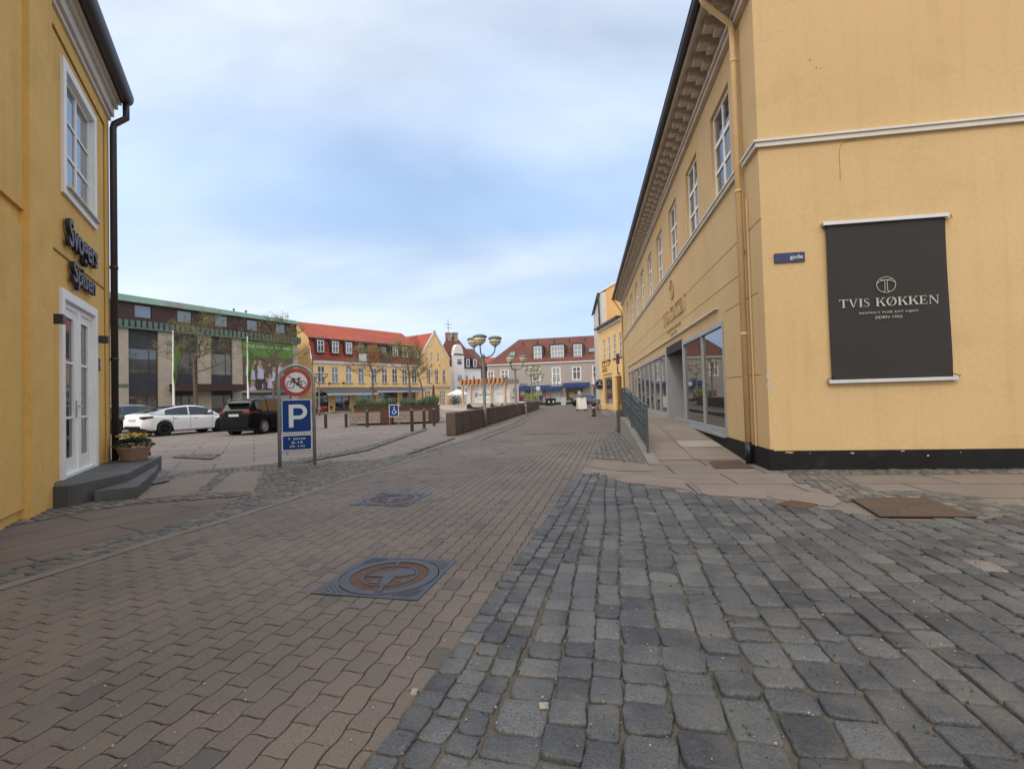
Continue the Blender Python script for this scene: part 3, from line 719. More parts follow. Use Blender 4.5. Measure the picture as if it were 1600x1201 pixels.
# moss between the stones at the foot of the yellow wall, and crumbs of litter on the setts
M['moss'] = mat('moss', (0.045, 0.06, 0.015), 0.95, 0.4, 9)
rs = random.Random(77); b = MB()
for k in range(900):
    q = BC + BS * (rs.random() ** 0.8 * 5 + .15) - BD * (abs(rs.gauss(0, .20)) + .01); h = rs.uniform(.004, .016); a = rs.uniform(0, 6); w = rs.uniform(.006, .016)
    if noise.noise(Vector((q.x * 2.2, q.y * 2.2, 0))) < -0.05: continue
    z = .018; b.face([(q.x - w * math.cos(a), q.y - w * math.sin(a), z), (q.x + w * math.cos(a), q.y + w * math.sin(a), z), (q.x + rs.gauss(0, .006), q.y + rs.gauss(0, .006), z + h)])
for k in range(700):
    y = rs.uniform(1.2, 7); q = Vector((rs.uniform(-.2, .6) + y * rs.uniform(0, .9), y)); q = Vector((round(q.x / .18) * .18 + rs.gauss(0, .01), q.y)) if k % 3 else q
    a = rs.uniform(0, 6); w = rs.uniform(.004, .010)
    if not inpoly(q, cob): continue
    b.face([(q.x - w * math.cos(a), q.y - w * math.sin(a), .030), (q.x + w * math.cos(a), q.y + w * math.sin(a), .030), (q.x + rs.gauss(0, .005), q.y + rs.gauss(0, .005), .044)])
tag(b.build('moss_grass', M['moss']), kind='stuff')
M['crumb'] = mat('stone_crumbs', (0.30, 0.27, 0.23), 0.9, 0.4, 30)
b = MB()
for k in range(420):
    y = 1.3 + 7 * rs.random() ** 1.6; x = rs.uniform(-.9, .9) * y; s_ = rs.uniform(.0025, .007); z = .0145 if not inpoly((x, y), cob) else .036
    if x < -3.4 or segdist((x, y), cob) < .02: continue
    b.lathe([(s_, 0), (s_ * .8, s_ * .7), (s_ * .3, s_)], 5, (x, y, z))
b.box(-.52, -.49, 2.32, 2.37, .012, .017); b.box(.08, .12, 2.16, 2.20, .034, .040)
tag(b.build('stone_litter', M['crumb']), kind='stuff')
# ------------------------------------------------------------------ building pieces
def wall(b, u0, u1, z0, z1, holes, rev=0.18, mi=0, rmi=None):
    """wall face in the local plane y = 0 (outside is -y) with rectangular openings and their reveals"""
    us = sorted({u0, u1, *[h[0] for h in holes], *[h[1] for h in holes]}); zs = sorted({z0, z1, *[h[2] for h in holes], *[h[3] for h in holes]})
    us = [u for u in us if u0 <= u <= u1]; zs = [z for z in zs if z0 <= z <= z1]
    for i in range(len(us) - 1):
        for j in range(len(zs) - 1):
            cu, cz = (us[i] + us[i + 1]) / 2, (zs[j] + zs[j + 1]) / 2
            if any(h[0] < cu < h[1] and h[2] < cz < h[3] for h in holes): continue
            b.face([(us[i], 0, zs[j]), (us[i + 1], 0, zs[j]), (us[i + 1], 0, zs[j + 1]), (us[i], 0, zs[j + 1])], mi)
    r = mi if rmi is None else rmi
    for a, c, e, f in [h[:4] for h in holes]:
        b.face([(a, 0, e), (a, 0, f), (a, rev, f), (a, rev, e)], r); b.face([(c, 0, e), (c, rev, e), (c, rev, f), (c, 0, f)], r)
        b.face([(a, 0, f), (c, 0, f), (c, rev, f), (a, rev, f)], r); b.face([(a, 0, e), (a, rev, e), (c, rev, e), (c, 0, e)], r)
def window(root, T, h, y=0.10, nx=2, bars=(), fw=0.07, mw=0.05, fm='white', gm='glass', sill=None, casing=0, name='window', mids=None, thick=0.06, cm=None):
    """h = u0,u1,z0,z1; bars = heights (0..1) of cross bars; sill = material name"""
    u0, u1, z0, z1 = h; b = MB(T); e = 0.003
    if casing:
        c = casing
        for q in ((u0 - c, u0, z0 - c, z1 + c), (u1, u1 + c, z0 - c, z1 + c), (u0, u1, z1, z1 + c), (u0, u1, z0 - c, z0)): b.box(q[0], q[1], -0.035, 0.0 + y, q[2], q[3])
    y0, y1 = y, y + thick
    b.box(u0 + e, u0 + fw, y0, y1, z0 + e, z1 - e); b.box(u1 - fw, u1 - e, y0, y1, z0 + e, z1 - e)
    b.box(u0 + fw, u1 - fw, y0, y1, z0 + e, z0 + fw); b.box(u0 + fw, u1 - fw, y0, y1, z1 - fw, z1 - e)
    iu0, iu1, iz0, iz1 = u0 + fw, u1 - fw, z0 + fw, z1 - fw
    ms = [iu0 + (iu1 - iu0) * k / nx for k in range(1, nx)] if mids is None else [iu0 + (iu1 - iu0) * k for k in mids]
    for u in ms: b.box(u - mw / 2, u + mw / 2, y0 + 0.004, y1 - 0.004, iz0, iz1)
    ed = [iu0] + ms + [iu1]
    for i, q in enumerate(bars):
        qq, ww = q if isinstance(q, tuple) else (q, mw)
        z = iz0 + (iz1 - iz0) * qq
        for k in range(len(ed) - 1):
            b.box(ed[k] + (mw / 2 if k else 0), ed[k + 1] - (mw / 2 if k < len(ed) - 2 else 0), y0 + 0.008, y1 - 0.008, z - ww / 2, z + ww / 2)
    w = b.build(name, M[fm], root)
    p = MB(T); p.box(iu0 - 0.01, iu1 + 0.01, y0 + thick * 0.55, y0 + thick * 0.55 + 0.012, iz0 - 0.01, iz1 + 0.01)
    pn = p.build('pane', M[gm], w)
    if sill:
        s = MB(T); s.box(u0 - 0.06, u1 + 0.06, -0.09, y0, z0 - 0.09, z0 - 0.005); s.build('sill', M[sill], w)
    return w
def roofquad(b, p0, p1, p2, p3, mi=0):          # eave-left, eave-right, ridge-right, ridge-left with metric uv
    e = (Vector(p1) - Vector(p0)); up = Vector(p3) - Vector(p0); ex = e.normalized()
    def q(p): d = Vector(p) - Vector(p0); a = d.dot(ex); return (a, (d - ex * a).length)
    b.face([p0, p1, p2, p3], mi, [q(p0), q(p1), q(p2), q(p3)])
def rooftri(b, p0, p1, p2, mi=0):
    ex = (Vector(p1) - Vector(p0)).normalized()
    def q(p): d = Vector(p) - Vector(p0); a = d.dot(ex); return (a, (d - ex * a).length)
    b.face([p0, p1, p2], mi, [q(p0), q(p1), q(p2)])
def frame_root(name, label, cat, fr, group=None): return thing(name, label, cat, (fr.o.x, fr.o.y, 0), fr.ang, group)
# ------------------------------------------------------------------ large yellow corner shop on the right
RB = thing('corner_building', 'large pale yellow two-storey corner building with black plinth and long shop windows', 'building', (BC.x, BC.y, 0), math.atan2(BS.y, BS.x))
# local x: along the side wall to the right, local y: along the street front away from the viewer
TF = Matrix(((0, 1, 0, 0), (-1, 0, 0, 0), (0, 0, 1, 0), (0, 0, 0, 1)))   # front frame: u' = -t
def Tfront():   # maps (u, y, z) of a facade (u to the right seen from outside, y into the wall) onto x = 0
    # seen from the street the right-hand end is the corner: u = -t, outward = -x
    return Matrix(((0, 1, 0, 0), (-1, 0, 0, 0), (0, 0, 1, 0), (0, 0, 0, 1)))
TF = Tfront()
LEN, HW = 31.0, 8.5
ups = [(1.55, 3.02)] + [(4.5 + 3.03 * k, 5.92 + 3.03 * k) for k in range(0, 8)]
up_holes = [(-b1, -a1, 5.87, 7.85) for a1, b1 in ups]
shop_holes = [(-7.22, -2.55, 0.42, 3.0), (-10.45, -7.25, 0.40, 3.12), (-27.2, -10.6, 0.50, 2.98)]
b = MB(TF)
wall(b, -LEN, -0.001, 0.36, HW, up_holes + shop_holes, 0.16)
b.T = None
wall(b, 0.0, 12.0, 0.34, 9.6, [], 0.1)
b.T = Matrix(((-1, 0, 0, 12.0), (0, -1, 0, LEN), (0, 0, 1, 0), (0, 0, 0, 1)))
wall(b, 0.0, 12.0, 0.0, HW, [])
b.build('wall', M['yellow'], RB)
b = MB(TF)                                     # plinth
b.box(-LEN, 0.03, -0.03, 0.05, -0.05, 0.365)
b.T = None
b.box(0.0, 12.0, -0.032, 0.05, -0.04, 0.335)
b.build('plinth', M['plinth'], RB, bevel=0.004)
for (u, z, w, h, mi) in ((0.30, 0.315, 0.16, 0.035, 0), (0.62, 0.30, 0.02, 0.015, 1), (1.28, 0.295, 0.08, 0.03, 1), (2.05, 0.32, 0.09, 0.02, 1), (2.42, 0.24, 0.05, 0.035, 1), (2.9, 0.29, 0.02, 0.02, 1)):
    rr = random.Random(int(u * 100)); n = 9; b = MB()
    b.slab([(u + w / 2 * math.cos(2 * PI * k / n) * rr.uniform(0.5, 1), z + h / 2 * math.sin(2 * PI * k / n) * rr.uniform(0.5, 1.1)) for k in range(n)], -0.0345, -0.031)
    b.build('plinth_chip', M['stone_pale' if mi else 'pot'], RB)
b = MB(TF)                                     # string course, front then side
b.box(-LEN, -0.93, -0.06, 0.0, 5.64, 5.72); b.box(-LEN, -0.93, -0.09, -0.0, 5.72, 5.76)
b.box(-0.70, 0.06, -0.06, 0.0, 5.64, 5.72); b.box(-0.70, 0.09, -0.09, 0.0, 5.72, 5.76)
b.T = None
b.box(0.0, 12.0, -0.06, 0.0, 5.64, 5.72); b.box(0.0, 12.0, -0.09, 0.0, 5.72, 5.76)
b.build('string_course', M['trim'], RB)
b = MB(TF)                                     # cornice: mouldings, soffit with modillions
b.box(-LEN, 0.02, -0.10, 0.0, 8.46, 8.56); b.box(-LEN, 0.03, -0.15, 0.0, 8.56, 8.64); b.box(-LEN, 0.0, -0.10, 0.0, 8.64, 8.98)
b.box(-LEN - 0.1, 0.05, -0.66, 0.0, 8.98, 9.04); b.box(-LEN - 0.1, 0.05, -0.66, -0.60, 8.90, 8.98)
cr = b.build('cornice', M['soffit'], RB)
t = 0.25; m0 = None
while t < LEN - 0.2:
    if m0 is None:
        b = MB(TF); b.slab([(-0.12, 8.70), (0.12, 8.70), (0.12, 8.98), (-0.12, 8.98)], -0.30, -0.10); b.slab([(-0.118, 8.80), (0.118, 8.80), (0.118, 8.978), (-0.118, 8.978)], -0.50, -0.302); m0 = b.build('modillion', M['soffit'], cr)
        q = m0
    else:
        q = m0.copy(); COL.objects.link(q); q.parent = cr
    q.location = (0, t, 0); t += 0.52
b = MB(TF)                                     # gutter (half round) and roof
n = 10; prof = [(-0.74 + 0.08 * math.cos(PI + PI * k / n), 9.06 + 0.10 * math.sin(PI + PI * k / n)) for k in range(n + 1)]
for k in range(n):
    (y0, z0), (y1, z1) = prof[k], prof[k + 1]
    b.face([(-LEN - 0.15, y0, z0), (0.06, y0, z0), (0.06, y1, z1), (-LEN - 0.15, y1, z1)])
b.face([(0.06, p[0], p[1]) for p in prof][::-1]); b.face([(-LEN - 0.15, p[0], p[1]) for p in prof])
b.tube([(-LEN - 0.15, -0.825, 9.06), (0.06, -0.825, 9.06)], 0.012, 6)
t = 0.6
while t < LEN: b.box(-t - 0.02, -t + 0.02, -0.83, -0.66, 9.055, 9.075); t += 0.8
b.build('gutter', M['zinc'], RB, smooth=False)
b = MB(TF)
roofquad(b, (-LEN - 0.1, -0.72, 9.05), (0.1, -0.72, 9.05), (0.1, 6.0, 12.6), (-LEN - 0.1, 6.0, 12.6)); roofquad(b, (0.1, 12.0, 9.4), (-LEN - 0.1, 12.0, 9.4), (-LEN - 0.1, 6.0, 12.6), (0.1, 6.0, 12.6))
b.build('roof', M['slate_roof'], RB)
b = MB(); b.face([(0, 0.0, 9.6), (12, 0.0, 9.6), (6.0, 0.0, 12.5)]); b.build('gable', M['yellow'], RB)
b = MB(); b.face([(0, LEN, HW), (6, LEN, 12.5), (12, LEN, HW)]); b.build('gable', M['yellow'], RB)
for k, h in enumerate(up_holes):
    window(RB, TF, h, 0.07, 2, (0.30, (0.645, 0.10)), fw=0.075, mw=0.07, fm='white')
# drainpipe in building yellow
b = MB(TF)
b.tube([(-0.6, -0.70, 8.98), (-0.62, -0.66, 8.86), (-0.80, -0.14, 8.52), (-0.82, -0.10, 8.36), (-0.82, -0.10, 0.42)], 0.058, 12)
for z in (7.75, 5.2, 2.45): b.lathe([(0.066, z), (0.066, z + 0.05)], 12, (-0.82, -0.10, 0))
b.build('drainpipe', M['yellow_pipe'], RB, smooth=True)
b = MB(TF); b.tube([(-0.82, -0.10, 0.42), (-0.82, -0.10, 0.0)], 0.062, 12); b.build('drainpipe_foot', M['black'], RB, smooth=True)
b = MB(TF); b.tube([(-LEN + 0.1, -0.72, 9.0), (-LEN + 0.1, -0.66, 8.9), (-LEN + 0.1, -0.10, 8.0), (-LEN + 0.1, -0.10, 0.2)], 0.055, 10); b.build('drainpipe', M['yellow_pipe'], RB, smooth=True)
# thin service pipe, junction box
b = MB(TF); b.tube([(-0.62, -0.03, 5.0), (-0.62, -0.03, 0.36)], 0.012, 6); b.tube([(-0.90, -0.05, 4.1), (-0.95, -0.05, 4.1)], 0.05, 8); b.build('service_pipe', M['yellow_pipe'], RB)
# scored lines of the plaster, their shade painted as dark strips
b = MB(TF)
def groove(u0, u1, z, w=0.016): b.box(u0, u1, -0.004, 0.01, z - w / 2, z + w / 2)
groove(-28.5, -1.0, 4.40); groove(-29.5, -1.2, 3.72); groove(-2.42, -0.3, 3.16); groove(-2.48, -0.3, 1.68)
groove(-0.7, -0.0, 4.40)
b.build('plaster_groove_shade', M['groove'], RB)
b = MB(TF); b.box(-27.4, -2.9, -0.05, 0.0, 3.30, 3.335); b.box(-27.4, -2.9, -0.075, -0.05, 3.315, 3.345); b.build('awning_rail', M['trim'], RB)
# shop windows
def shopwin(h, mids, name='shop_window'):
    u0, u1, z0, z1 = h
    w = window(RB, TF, h, -0.018, 1, (), fw=0.11, mw=0.07, fm='shopframe', gm='glass_shop', mids=mids, thick=0.10, name=name)
    s = MB(TF); s.box(u0 - 0.03, u1 + 0.03, -0.11, -0.001, z0 - 0.07, z0 - 0.004); s.build('sill', M['shopframe'], w)
    return w
shopwin(shop_holes[0], (0.545,))
shopwin(shop_holes[2], (0.115, 0.225, 0.34, 0.455, 0.57, 0.685, 0.79, 0.90))
b = MB(TF)                                     # entrance recess
u0, u1, z0, z1 = shop_holes[1]
b.box(u0 + .003, u0 + 0.06, -0.012, 1.7, z0, z1); b.box(u1 - 0.06, u1 - .003, -0.012, 1.7, z0, z1); b.box(u0, u1, 1.7, 1.74, z0, z1); b.box(u0, u1, 0.0, 1.74, z0 - 0.06, z0)
rc = b.build('entrance_recess', M['shopframe'], RB)
b = MB(TF); b.box(u0 + 0.065, u1 - 0.065, -0.006, 1.69, z1 - 0.30, z1 - 0.002); b.build('recess_ceiling', M['black_matte'], rc)
b = MB(TF); b.box(u0 + 0.9, u1 - 0.9, 1.64, 1.69, z0 + 0.02, z1 - 0.32); b.build('door', M['glass_shop'], rc)
# ---- lettering on the front: serif capitals built from strokes
def serif(word, x0, x1, z0, z1, y, dep, m, parent, T=None, name='lettering'):
    gl = {'T': 0.80, 'V': 0.86, 'I': 0.40, 'S': 0.60, 'K': 0.88, 'O': 0.95, 'E': 0.76, 'N': 0.92, ' ': 0.42}
    tot = sum(gl[c] for c in word); b = MB(T); H = z1 - z0; sx = (x1 - x0) / tot; x = x0
    TH, TN, SF = 0.155, 0.05, 0.05
    for c in word:
        w = gl[c]
        P = lambda u, v: (x + u * sx, z0 + v * H)
        def q(*pts): b.slab([P(*p) for p in pts], y - dep, y)
        def r(u0, v0, u1, v1): q((u0, v0), (u1, v0), (u1, v1), (u0, v1))
        if c == 'T':
            r(0.33, 0, 0.33 + TH, 0.95); r(0.22, 0, 0.60, SF * .8); r(0.04, 0.945, 0.78, 1.0); q((0.04, 0.80), (0.07, 0.80), (0.13, 0.945), (0.04, 0.945)); q((0.75, 0.80), (0.78, 0.80), (0.78, 0.945), (0.69, 0.945))
        elif c == 'V':
            q((0.38, 0.0), (0.46, 0.0), (0.26, 1.0), (0.10, 1.0)); q((0.42, 0.0), (0.46, 0.0), (0.74, 1.0), (0.68, 1.0)); r(0.02, 0.96, 0.34, 1.0); r(0.58, 0.96, 0.84, 1.0)
        elif c == 'I':
            r(0.12, 0, 0.12 + TH, 1.0); r(0.03, 0, 0.37, 0.04); r(0.03, 0.96, 0.37, 1.0)
        elif c == 'S':
            pts = [(0.49, 0.80), (0.44, 0.93), (0.30, 0.97), (0.15, 0.91), (0.11, 0.76), (0.20, 0.61), (0.34, 0.50), (0.46, 0.38), (0.48, 0.22), (0.40, 0.08), (0.26, 0.03), (0.12, 0.08), (0.07, 0.22)]
            ws = [0.04, 0.05, 0.06, 0.08, 0.12, 0.15, 0.16, 0.15, 0.12, 0.08, 0.06, 0.05, 0.04]
            b.ribbon([P(*p) for p in pts], [k * H * 0.9 for k in ws], y - dep, y)
        elif c == 'K':
            r(0.10, 0, 0.10 + TH, 1.0); r(0.02, 0, 0.36, 0.04); r(0.02, 0.96, 0.36, 1.0)
            q((0.25, 0.40), (0.31, 0.40), (0.72, 0.97), (0.66, 0.97)); r(0.54, 0.96, 0.82, 1.0); q((0.40, 0.55), (0.62, 0.04), (0.82, 0.04), (0.48, 0.65)); r(0.56, 0, 0.90, 0.04)
        elif c == 'O':
            n = 28; o1 = [(0.46 + 0.42 * math.cos(2 * PI * k / n), 0.5 + 0.51 * math.sin(2 * PI * k / n)) for k in range(n)]; o2 = [(0.46 + 0.275 * math.cos(2 * PI * k / n), 0.5 + 0.465 * math.sin(2 * PI * k / n)) for k in range(n)]
            for k in range(n): j = (k + 1) % n; q(o1[k], o1[j], o2[j], o2[k])
            b.slab([P(0.20, -0.02), P(0.25, -0.02), P(0.74, 1.02), P(0.69, 1.02)], y - dep - 0.001, y - dep + 0.002)
        elif c == 'E':
            r(0.10, 0, 0.10 + TH, 1.0); r(0.02, 0, 0.64, 0.05); r(0.02, 0.95, 0.62, 1.0); r(0.25, 0.48, 0.48, 0.53); r(0.46, 0.38, 0.50, 0.63); q((0.60, 0.05), (0.64, 0.05), (0.70, 0.24), (0.67, 0.24)); r(0.59, 0.80, 0.62, 0.95)
        elif c == 'N':
            r(0.12, 0, 0.17, 0.96); r(0.03, 0, 0.28, 0.035); r(0.03, 0.965, 0.24, 1.0); q((0.70, -0.02), (0.78, -0.02), (0.78, 0.02), (0.26, 1.0), (0.10, 1.0)); r(0.73, 0.0, 0.78, 0.965); r(0.62, 0.965, 0.90, 1.0)
        x += w * sx
    return b.build(name, m, parent)
def emblem(cx_, cz, R, y, dep, m, parent, T=None, w=0.055, name='emblem'):
    b = MB(T); C_ = lambda u, v: (cx_ + u * R, cz + v * R)
    n = 36; b.ribbon([C_(math.cos(2 * PI * k / n), 0.9 * math.sin(2 * PI * k / n)) for k in range(n)], w * R, y - dep, y, closed=True)
    for s in (-1, 1):
        st = [(s * 0.13, 0.52), (s * 0.13, -0.60), (s * 0.20, -0.76), (s * 0.40, -0.82)]
        b.ribbon([C_(*p) for p in st], w * R, y - dep, y)
        b.ribbon([C_(s * u, v) for u, v in ((0.13, 0.50), (0.45, 0.48), (0.75, 0.36), (0.93, 0.20))], w * R, y - dep, y)
        b.ribbon([C_(s * u, v) for u, v in ((0.0, 0.58), (0.35, 0.58), (0.62, 0.62))], w * R, y - dep - 0.001, y)
    return b.build(name, m, parent)
M['relief'] = mat('yellow_relief_letters', (0.44, 0.315, 0.165), 0.7, 0.05, 2.0)
serif('TVIS KOKKEN', -10.75, -6.5, 3.95, 4.42, -0.0, 0.045, M['relief'], RB, TF)
text('RESPEKT FOR DIT HJEM', -10.0, -7.35, 3.60, 3.70, 0.0, 0.03, M['relief'], RB, 'lettering', TF)
text('SIDEN 1952', -9.3, -8.1, 3.44, 3.54, 0.0, 0.03, M['relief'], RB, 'lettering', TF)
emblem(-8.72, 5.02, 0.37, 0.0, 0.04, M['relief'], RB, TF, 0.10)
# crack and bare patches in the side wall
b = MB(); b.ribbon([(1.30, 4.95), (1.305, 5.2), (1.30, 5.42), (1.33, 5.55), (1.40, 5.60), (1.58, 5.62)], 0.010, -0.003, 0.002); b.build('crack', M['groove'], RB)
b = MB(); rr = random.Random(4)
for (u, z, s) in ((0.025, 1.62, 0.05), (0.04, 1.50, 0.03), (0.02, 1.45, 0.04), (0.07, 1.40, 0.03), (0.9, 7.1, 0.02), (1.0, 6.95, 0.018), (1.06, 6.93, 0.015)):
    b.slab([(u + s * math.cos(2 * PI * k / 8) * rr.uniform(.4, 1), z + s * 1.4 * math.sin(2 * PI * k / 8) * rr.uniform(.4, 1)) for k in range(8)], -0.003, 0.001, 1 if z > 3 else 0)
b.build('plaster_chips', [M['stone_pale'], M['groove']], RB)
# ---- banner on the side wall
bx0, bx1, bz0, bz1 = 1.01, 2.84, 1.53, 4.17
BN = thing('wall_banner', 'tall charcoal cloth banner with a round emblem and pale lettering on the yellow side wall', 'banner', tuple(BC + BS * 1.92 - BD * 0.04) + (0,), RB.rotation_euler.z)
bo = -1.92
b = MB(Matrix.Translation((bo, 0, 0))); nx_, nz_ = 8, 10
vv = [(bx0 + (bx1 - bx0) * i / nx_, 0.012 * math.sin(i * 1.3 + j * 0.5) * (1 if 0 < j < nz_ else 0) - 0.005, bz0 + (bz1 - bz0) * j / nz_) for j in range(nz_ + 1) for i in range(nx_ + 1)]
b.mesh(vv, [(j * (nx_ + 1) + i, j * (nx_ + 1) + i + 1, (j + 1) * (nx_ + 1) + i + 1, (j + 1) * (nx_ + 1) + i) for j in range(nz_) for i in range(nx_)])
cl = b.build('cloth', M['banner'], BN, smooth=True)
for z0_, z1_, e_ in ((4.165, 4.225, 0.045), (1.47, 1.53, 0.06)):
    b = MB(Matrix.Translation((bo, 0, 0))); b.box(bx0 - e_, bx1 + e_, -0.05, 0.035, z0_, z1_); b.build('rail', M['alu'], BN, bevel=0.006)
for u, z, d_ in ((bx0, 4.15, -1), (bx1, 4.15, 1), (bx0, 1.545, -1), (bx1, 1.545, 1)): b = MB(Matrix.Translation((bo, 0, 0))); b.tube([(u - d_ * 0.03, -0.03, z - 0.04 if z > 3 else z + 0.04), (u + d_ * 0.09, -0.03, z), (u + d_ * 0.06, -0.03, z + (0.05 if z > 3 else -0.05))], 0.006, 5); b.build('tension_hook', M['plastic'], BN)
Tb = Matrix.Translation((bo, 0, 0))
serif('TVIS KOKKEN', 1.16, 2.69, 2.745, 2.885, -0.020, 0.004, M['banner_print'], BN, Tb)
text('RESPEKT FOR DIT HJEM', 1.47, 2.36, 2.615, 2.655, -0.020, 0.004, M['banner_print'], BN, 'lettering', Tb)
text('SIDEN 1952', 1.71, 2.12, 2.535, 2.580, -0.020, 0.004, M['banner_print'], BN, 'lettering', Tb)
emblem(1.90, 3.10, 0.145, -0.020, 0.004, M['banner_print'], BN, Tb, 0.055)
# ---- street name plate
SN = thing('street_sign', 'small dark blue enamel street name plate on the yellow side wall', 'street sign', tuple(BC + BS * 0.43 - BD * 0.015) + (3.59,), RB.rotation_euler.z)
b = MB(); b.box(-0.245, 0.245, -0.012, 0.012, 0, 0.165); b.build('plate', M['plate_blue'], SN, bevel=0.004)
b = MB()
for q in ((-0.245, 0.245, 0.0, 0.010), (-0.245, 0.245, 0.155, 0.165), (-0.245, -0.235, 0.01, 0.155), (0.235, 0.245, 0.01, 0.155)): b.box(q[0], q[1], -0.015, -0.0125, q[2], q[3])
b.build('rim', M['black'], SN)
text('gade', 0.005, 0.215, 0.035, 0.125, -0.0125, 0.003, M['sign_white'], SN, 'lettering')
# ------------------------------------------------------------------ ochre building on the left
LA = rad(-28.6); LO = gp(70, 793)
LF = Frame(LO, (math.sin(LA), math.cos(LA)))
LBD = frame_root('ochre_building', 'tall ochre yellow building with bold dark lettering and a white framed door and window', 'building', LF)
LB_R, LTOP = 3.70, 7.95
door_h = (0.62, 2.70, 0.30, 3.31); win_h = (0.74, 2.70, 4.86, 7.08)
c_ = 0.15
dh = (door_h[0] + c_, door_h[1] - c_, door_h[2], door_h[3] - c_); wh = (win_h[0] + c_, win_h[1] - c_, win_h[2] + c_ - 0.02, win_h[3] - c_)
b = MB(); wall(b, -9.0, LB_R, -0.05, LTOP + 0.5, [dh, wh], 0.20)
b.T = Matrix(((0, -1, 0, LB_R), (1, 0, 0, 0), (0, 0, 1, 0), (0, 0, 0, 1))); wall(b, 0, 9, -0.05, LTOP + 0.5, []); b.T = None
b.box(-0.87, -0.0, -0.10, -0.0, 0.0, LTOP + 0.4)              # pilaster
b.box(-9.0, -0.87, -0.045, 0.0, 0.15, 3.78); b.box(-9.0, -0.87, -0.045, 0.0, 4.0, LTOP + 0.4)
b.build('wall', M['ochre'], LBD)
b = MB()                                                       # panel shadow lines painted as thin dark strips, raised borders
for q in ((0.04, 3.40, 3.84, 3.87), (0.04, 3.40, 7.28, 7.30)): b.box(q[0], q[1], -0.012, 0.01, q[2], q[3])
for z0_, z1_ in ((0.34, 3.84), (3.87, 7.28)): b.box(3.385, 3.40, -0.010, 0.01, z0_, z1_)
b.build('panel_shadow_line', M['panel_shade'], LBD)
b = MB(); b.box(3.40, LB_R, -0.03, 0.0, 0.3, LTOP); b.box(0.0, 3.40, -0.03, 0.0, 7.30, 7.62); b.build('panel_border', M['ochre'], LBD)
b = MB(); b.box(-9, LB_R + 0.03, -0.07, 0.0, 7.56, 7.66); b.box(-9, LB_R + 0.05, -0.12, 0.0, 7.66, 7.86); b.box(-9, LB_R + 0.09, -0.18, 0.0, 7.86, 7.98); b.box(-9, LB_R + 0.11, -0.24, 0.0, 7.98, 8.06)
b.build('cornice', M['trim'], LBD)
b = MB()
n = 10; prof = [(-0.335 + 0.125 * math.cos(PI + PI * k / n), 8.13 + 0.16 * math.sin(PI + PI * k / n)) for k in range(n + 1)]
for k in range(n):
    (y0, z0), (y1, z1) = prof[k], prof[k + 1]; b.face([(-9, y0, z0), (LB_R + 0.06, y0, z0), (LB_R + 0.06, y1, z1), (-9, y1, z1)])
b.face([(LB_R + 0.06, p[0], p[1]) for p in prof][::-1]); b.box(-9, LB_R + 0.06, -0.46, -0.18, 8.13, 8.18)
b.build('gutter', M['drain_dark'], LBD)
b = MB(); b.tube([(LB_R - 0.02, -0.335, 8.05), (LB_R - 0.02, -0.335, 7.66), (LB_R - 0.02, -0.13, 7.48), (LB_R - 0.02, -0.11, 7.38), (LB_R - 0.02, -0.11, 0.3)], 0.064, 14)
for z in (4.35, 2.4): b.lathe([(0.074, z), (0.074, z + 0.06)], 14, (LB_R - 0.02, -0.11, 0))
b.build('drainpipe', M['drain_dark'], LBD, smooth=True)
b = MB(); roofquad(b, (-9, -0.40, 8.2), (LB_R + 0.06, -0.40, 8.2), (LB_R + 0.06, 4.5, 12.2), (-9, 4.5, 12.2)); roofquad(b, (LB_R + 0.06, 9, 8.2), (-9, 9, 8.2), (-9, 4.5, 12.2), (LB_R + 0.06, 4.5, 12.2)); b.build('roof', M['slate_roof'], LBD)
def surround(h, full=True):
    b = MB(); c = c_ + 0.003
    a0, a1, z0, z1 = h
    b.box(a0, a0 + c, -0.045, 0.16, z0, z1); b.box(a1 - c, a1, -0.045, 0.16, z0, z1); b.box(a0 + c, a1 - c, -0.045, 0.16, z1 - c, z1)
    if full: b.box(a0 + c, a1 - c, -0.045, 0.16, z0, z0 + c)
    return b
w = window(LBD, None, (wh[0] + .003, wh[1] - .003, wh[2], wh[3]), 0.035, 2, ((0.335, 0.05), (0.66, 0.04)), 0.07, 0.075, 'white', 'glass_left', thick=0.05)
surround(win_h).build('surround', M['white'], w, bevel=0.006)
b = MB(); b.box(win_h[0] + 0.12, win_h[1] + 0.03, -0.10, 0.11, win_h[2] + 0.13, win_h[2] + 0.165); b.build('sill', M['trim'], w)
b = MB(); u0, u1, z0, z1 = dh
b.box(u0, u0 + 0.07, 0.10, 0.18, z0 + 0.05, z1); b.box(u1 - 0.07, u1, 0.10, 0.18, z0 + 0.05, z1); b.box(u0 + 0.07, u1 - 0.07, 0.10, 0.18, z1 - 0.10, z1)
um = (u0 + u1) / 2
b.box(u0 + 0.07, u0 + 0.17, 0.12, 0.17, z0 + 0.05, z1 - 0.1); b.box(um - 0.16, um - 0.02, 0.115, 0.17, z0 + 0.05, z1 - 0.1); b.box(um - 0.02, um + 0.14, 0.09, 0.17, z0 + 0.05, z1 - 0.1); b.box(u1 - 0.20, u1 - 0.07, 0.12, 0.17, z0 + 0.05, z1 - 0.1)
for a0, a1 in ((u0 + 0.17, um - 0.16), (um + 0.14, u1 - 0.20)):
    b.box(a0, a1, 0.12, 0.17, z0 + 0.05, z0 + 0.29); b.box(a0, a1, 0.12, 0.17, z1 - 0.24, z1 - 0.1)
    for zz in (0.335, 0.655): zc = z0 + (z1 - z0) * zz; b.box(a0, a1, 0.125, 0.165, zc - 0.02, zc + 0.02)
b.box(u0, u1, 0.06, 0.2, z0, z0 + 0.05)
d = b.build('door', M['white'], LBD); d.location.y = -0.085
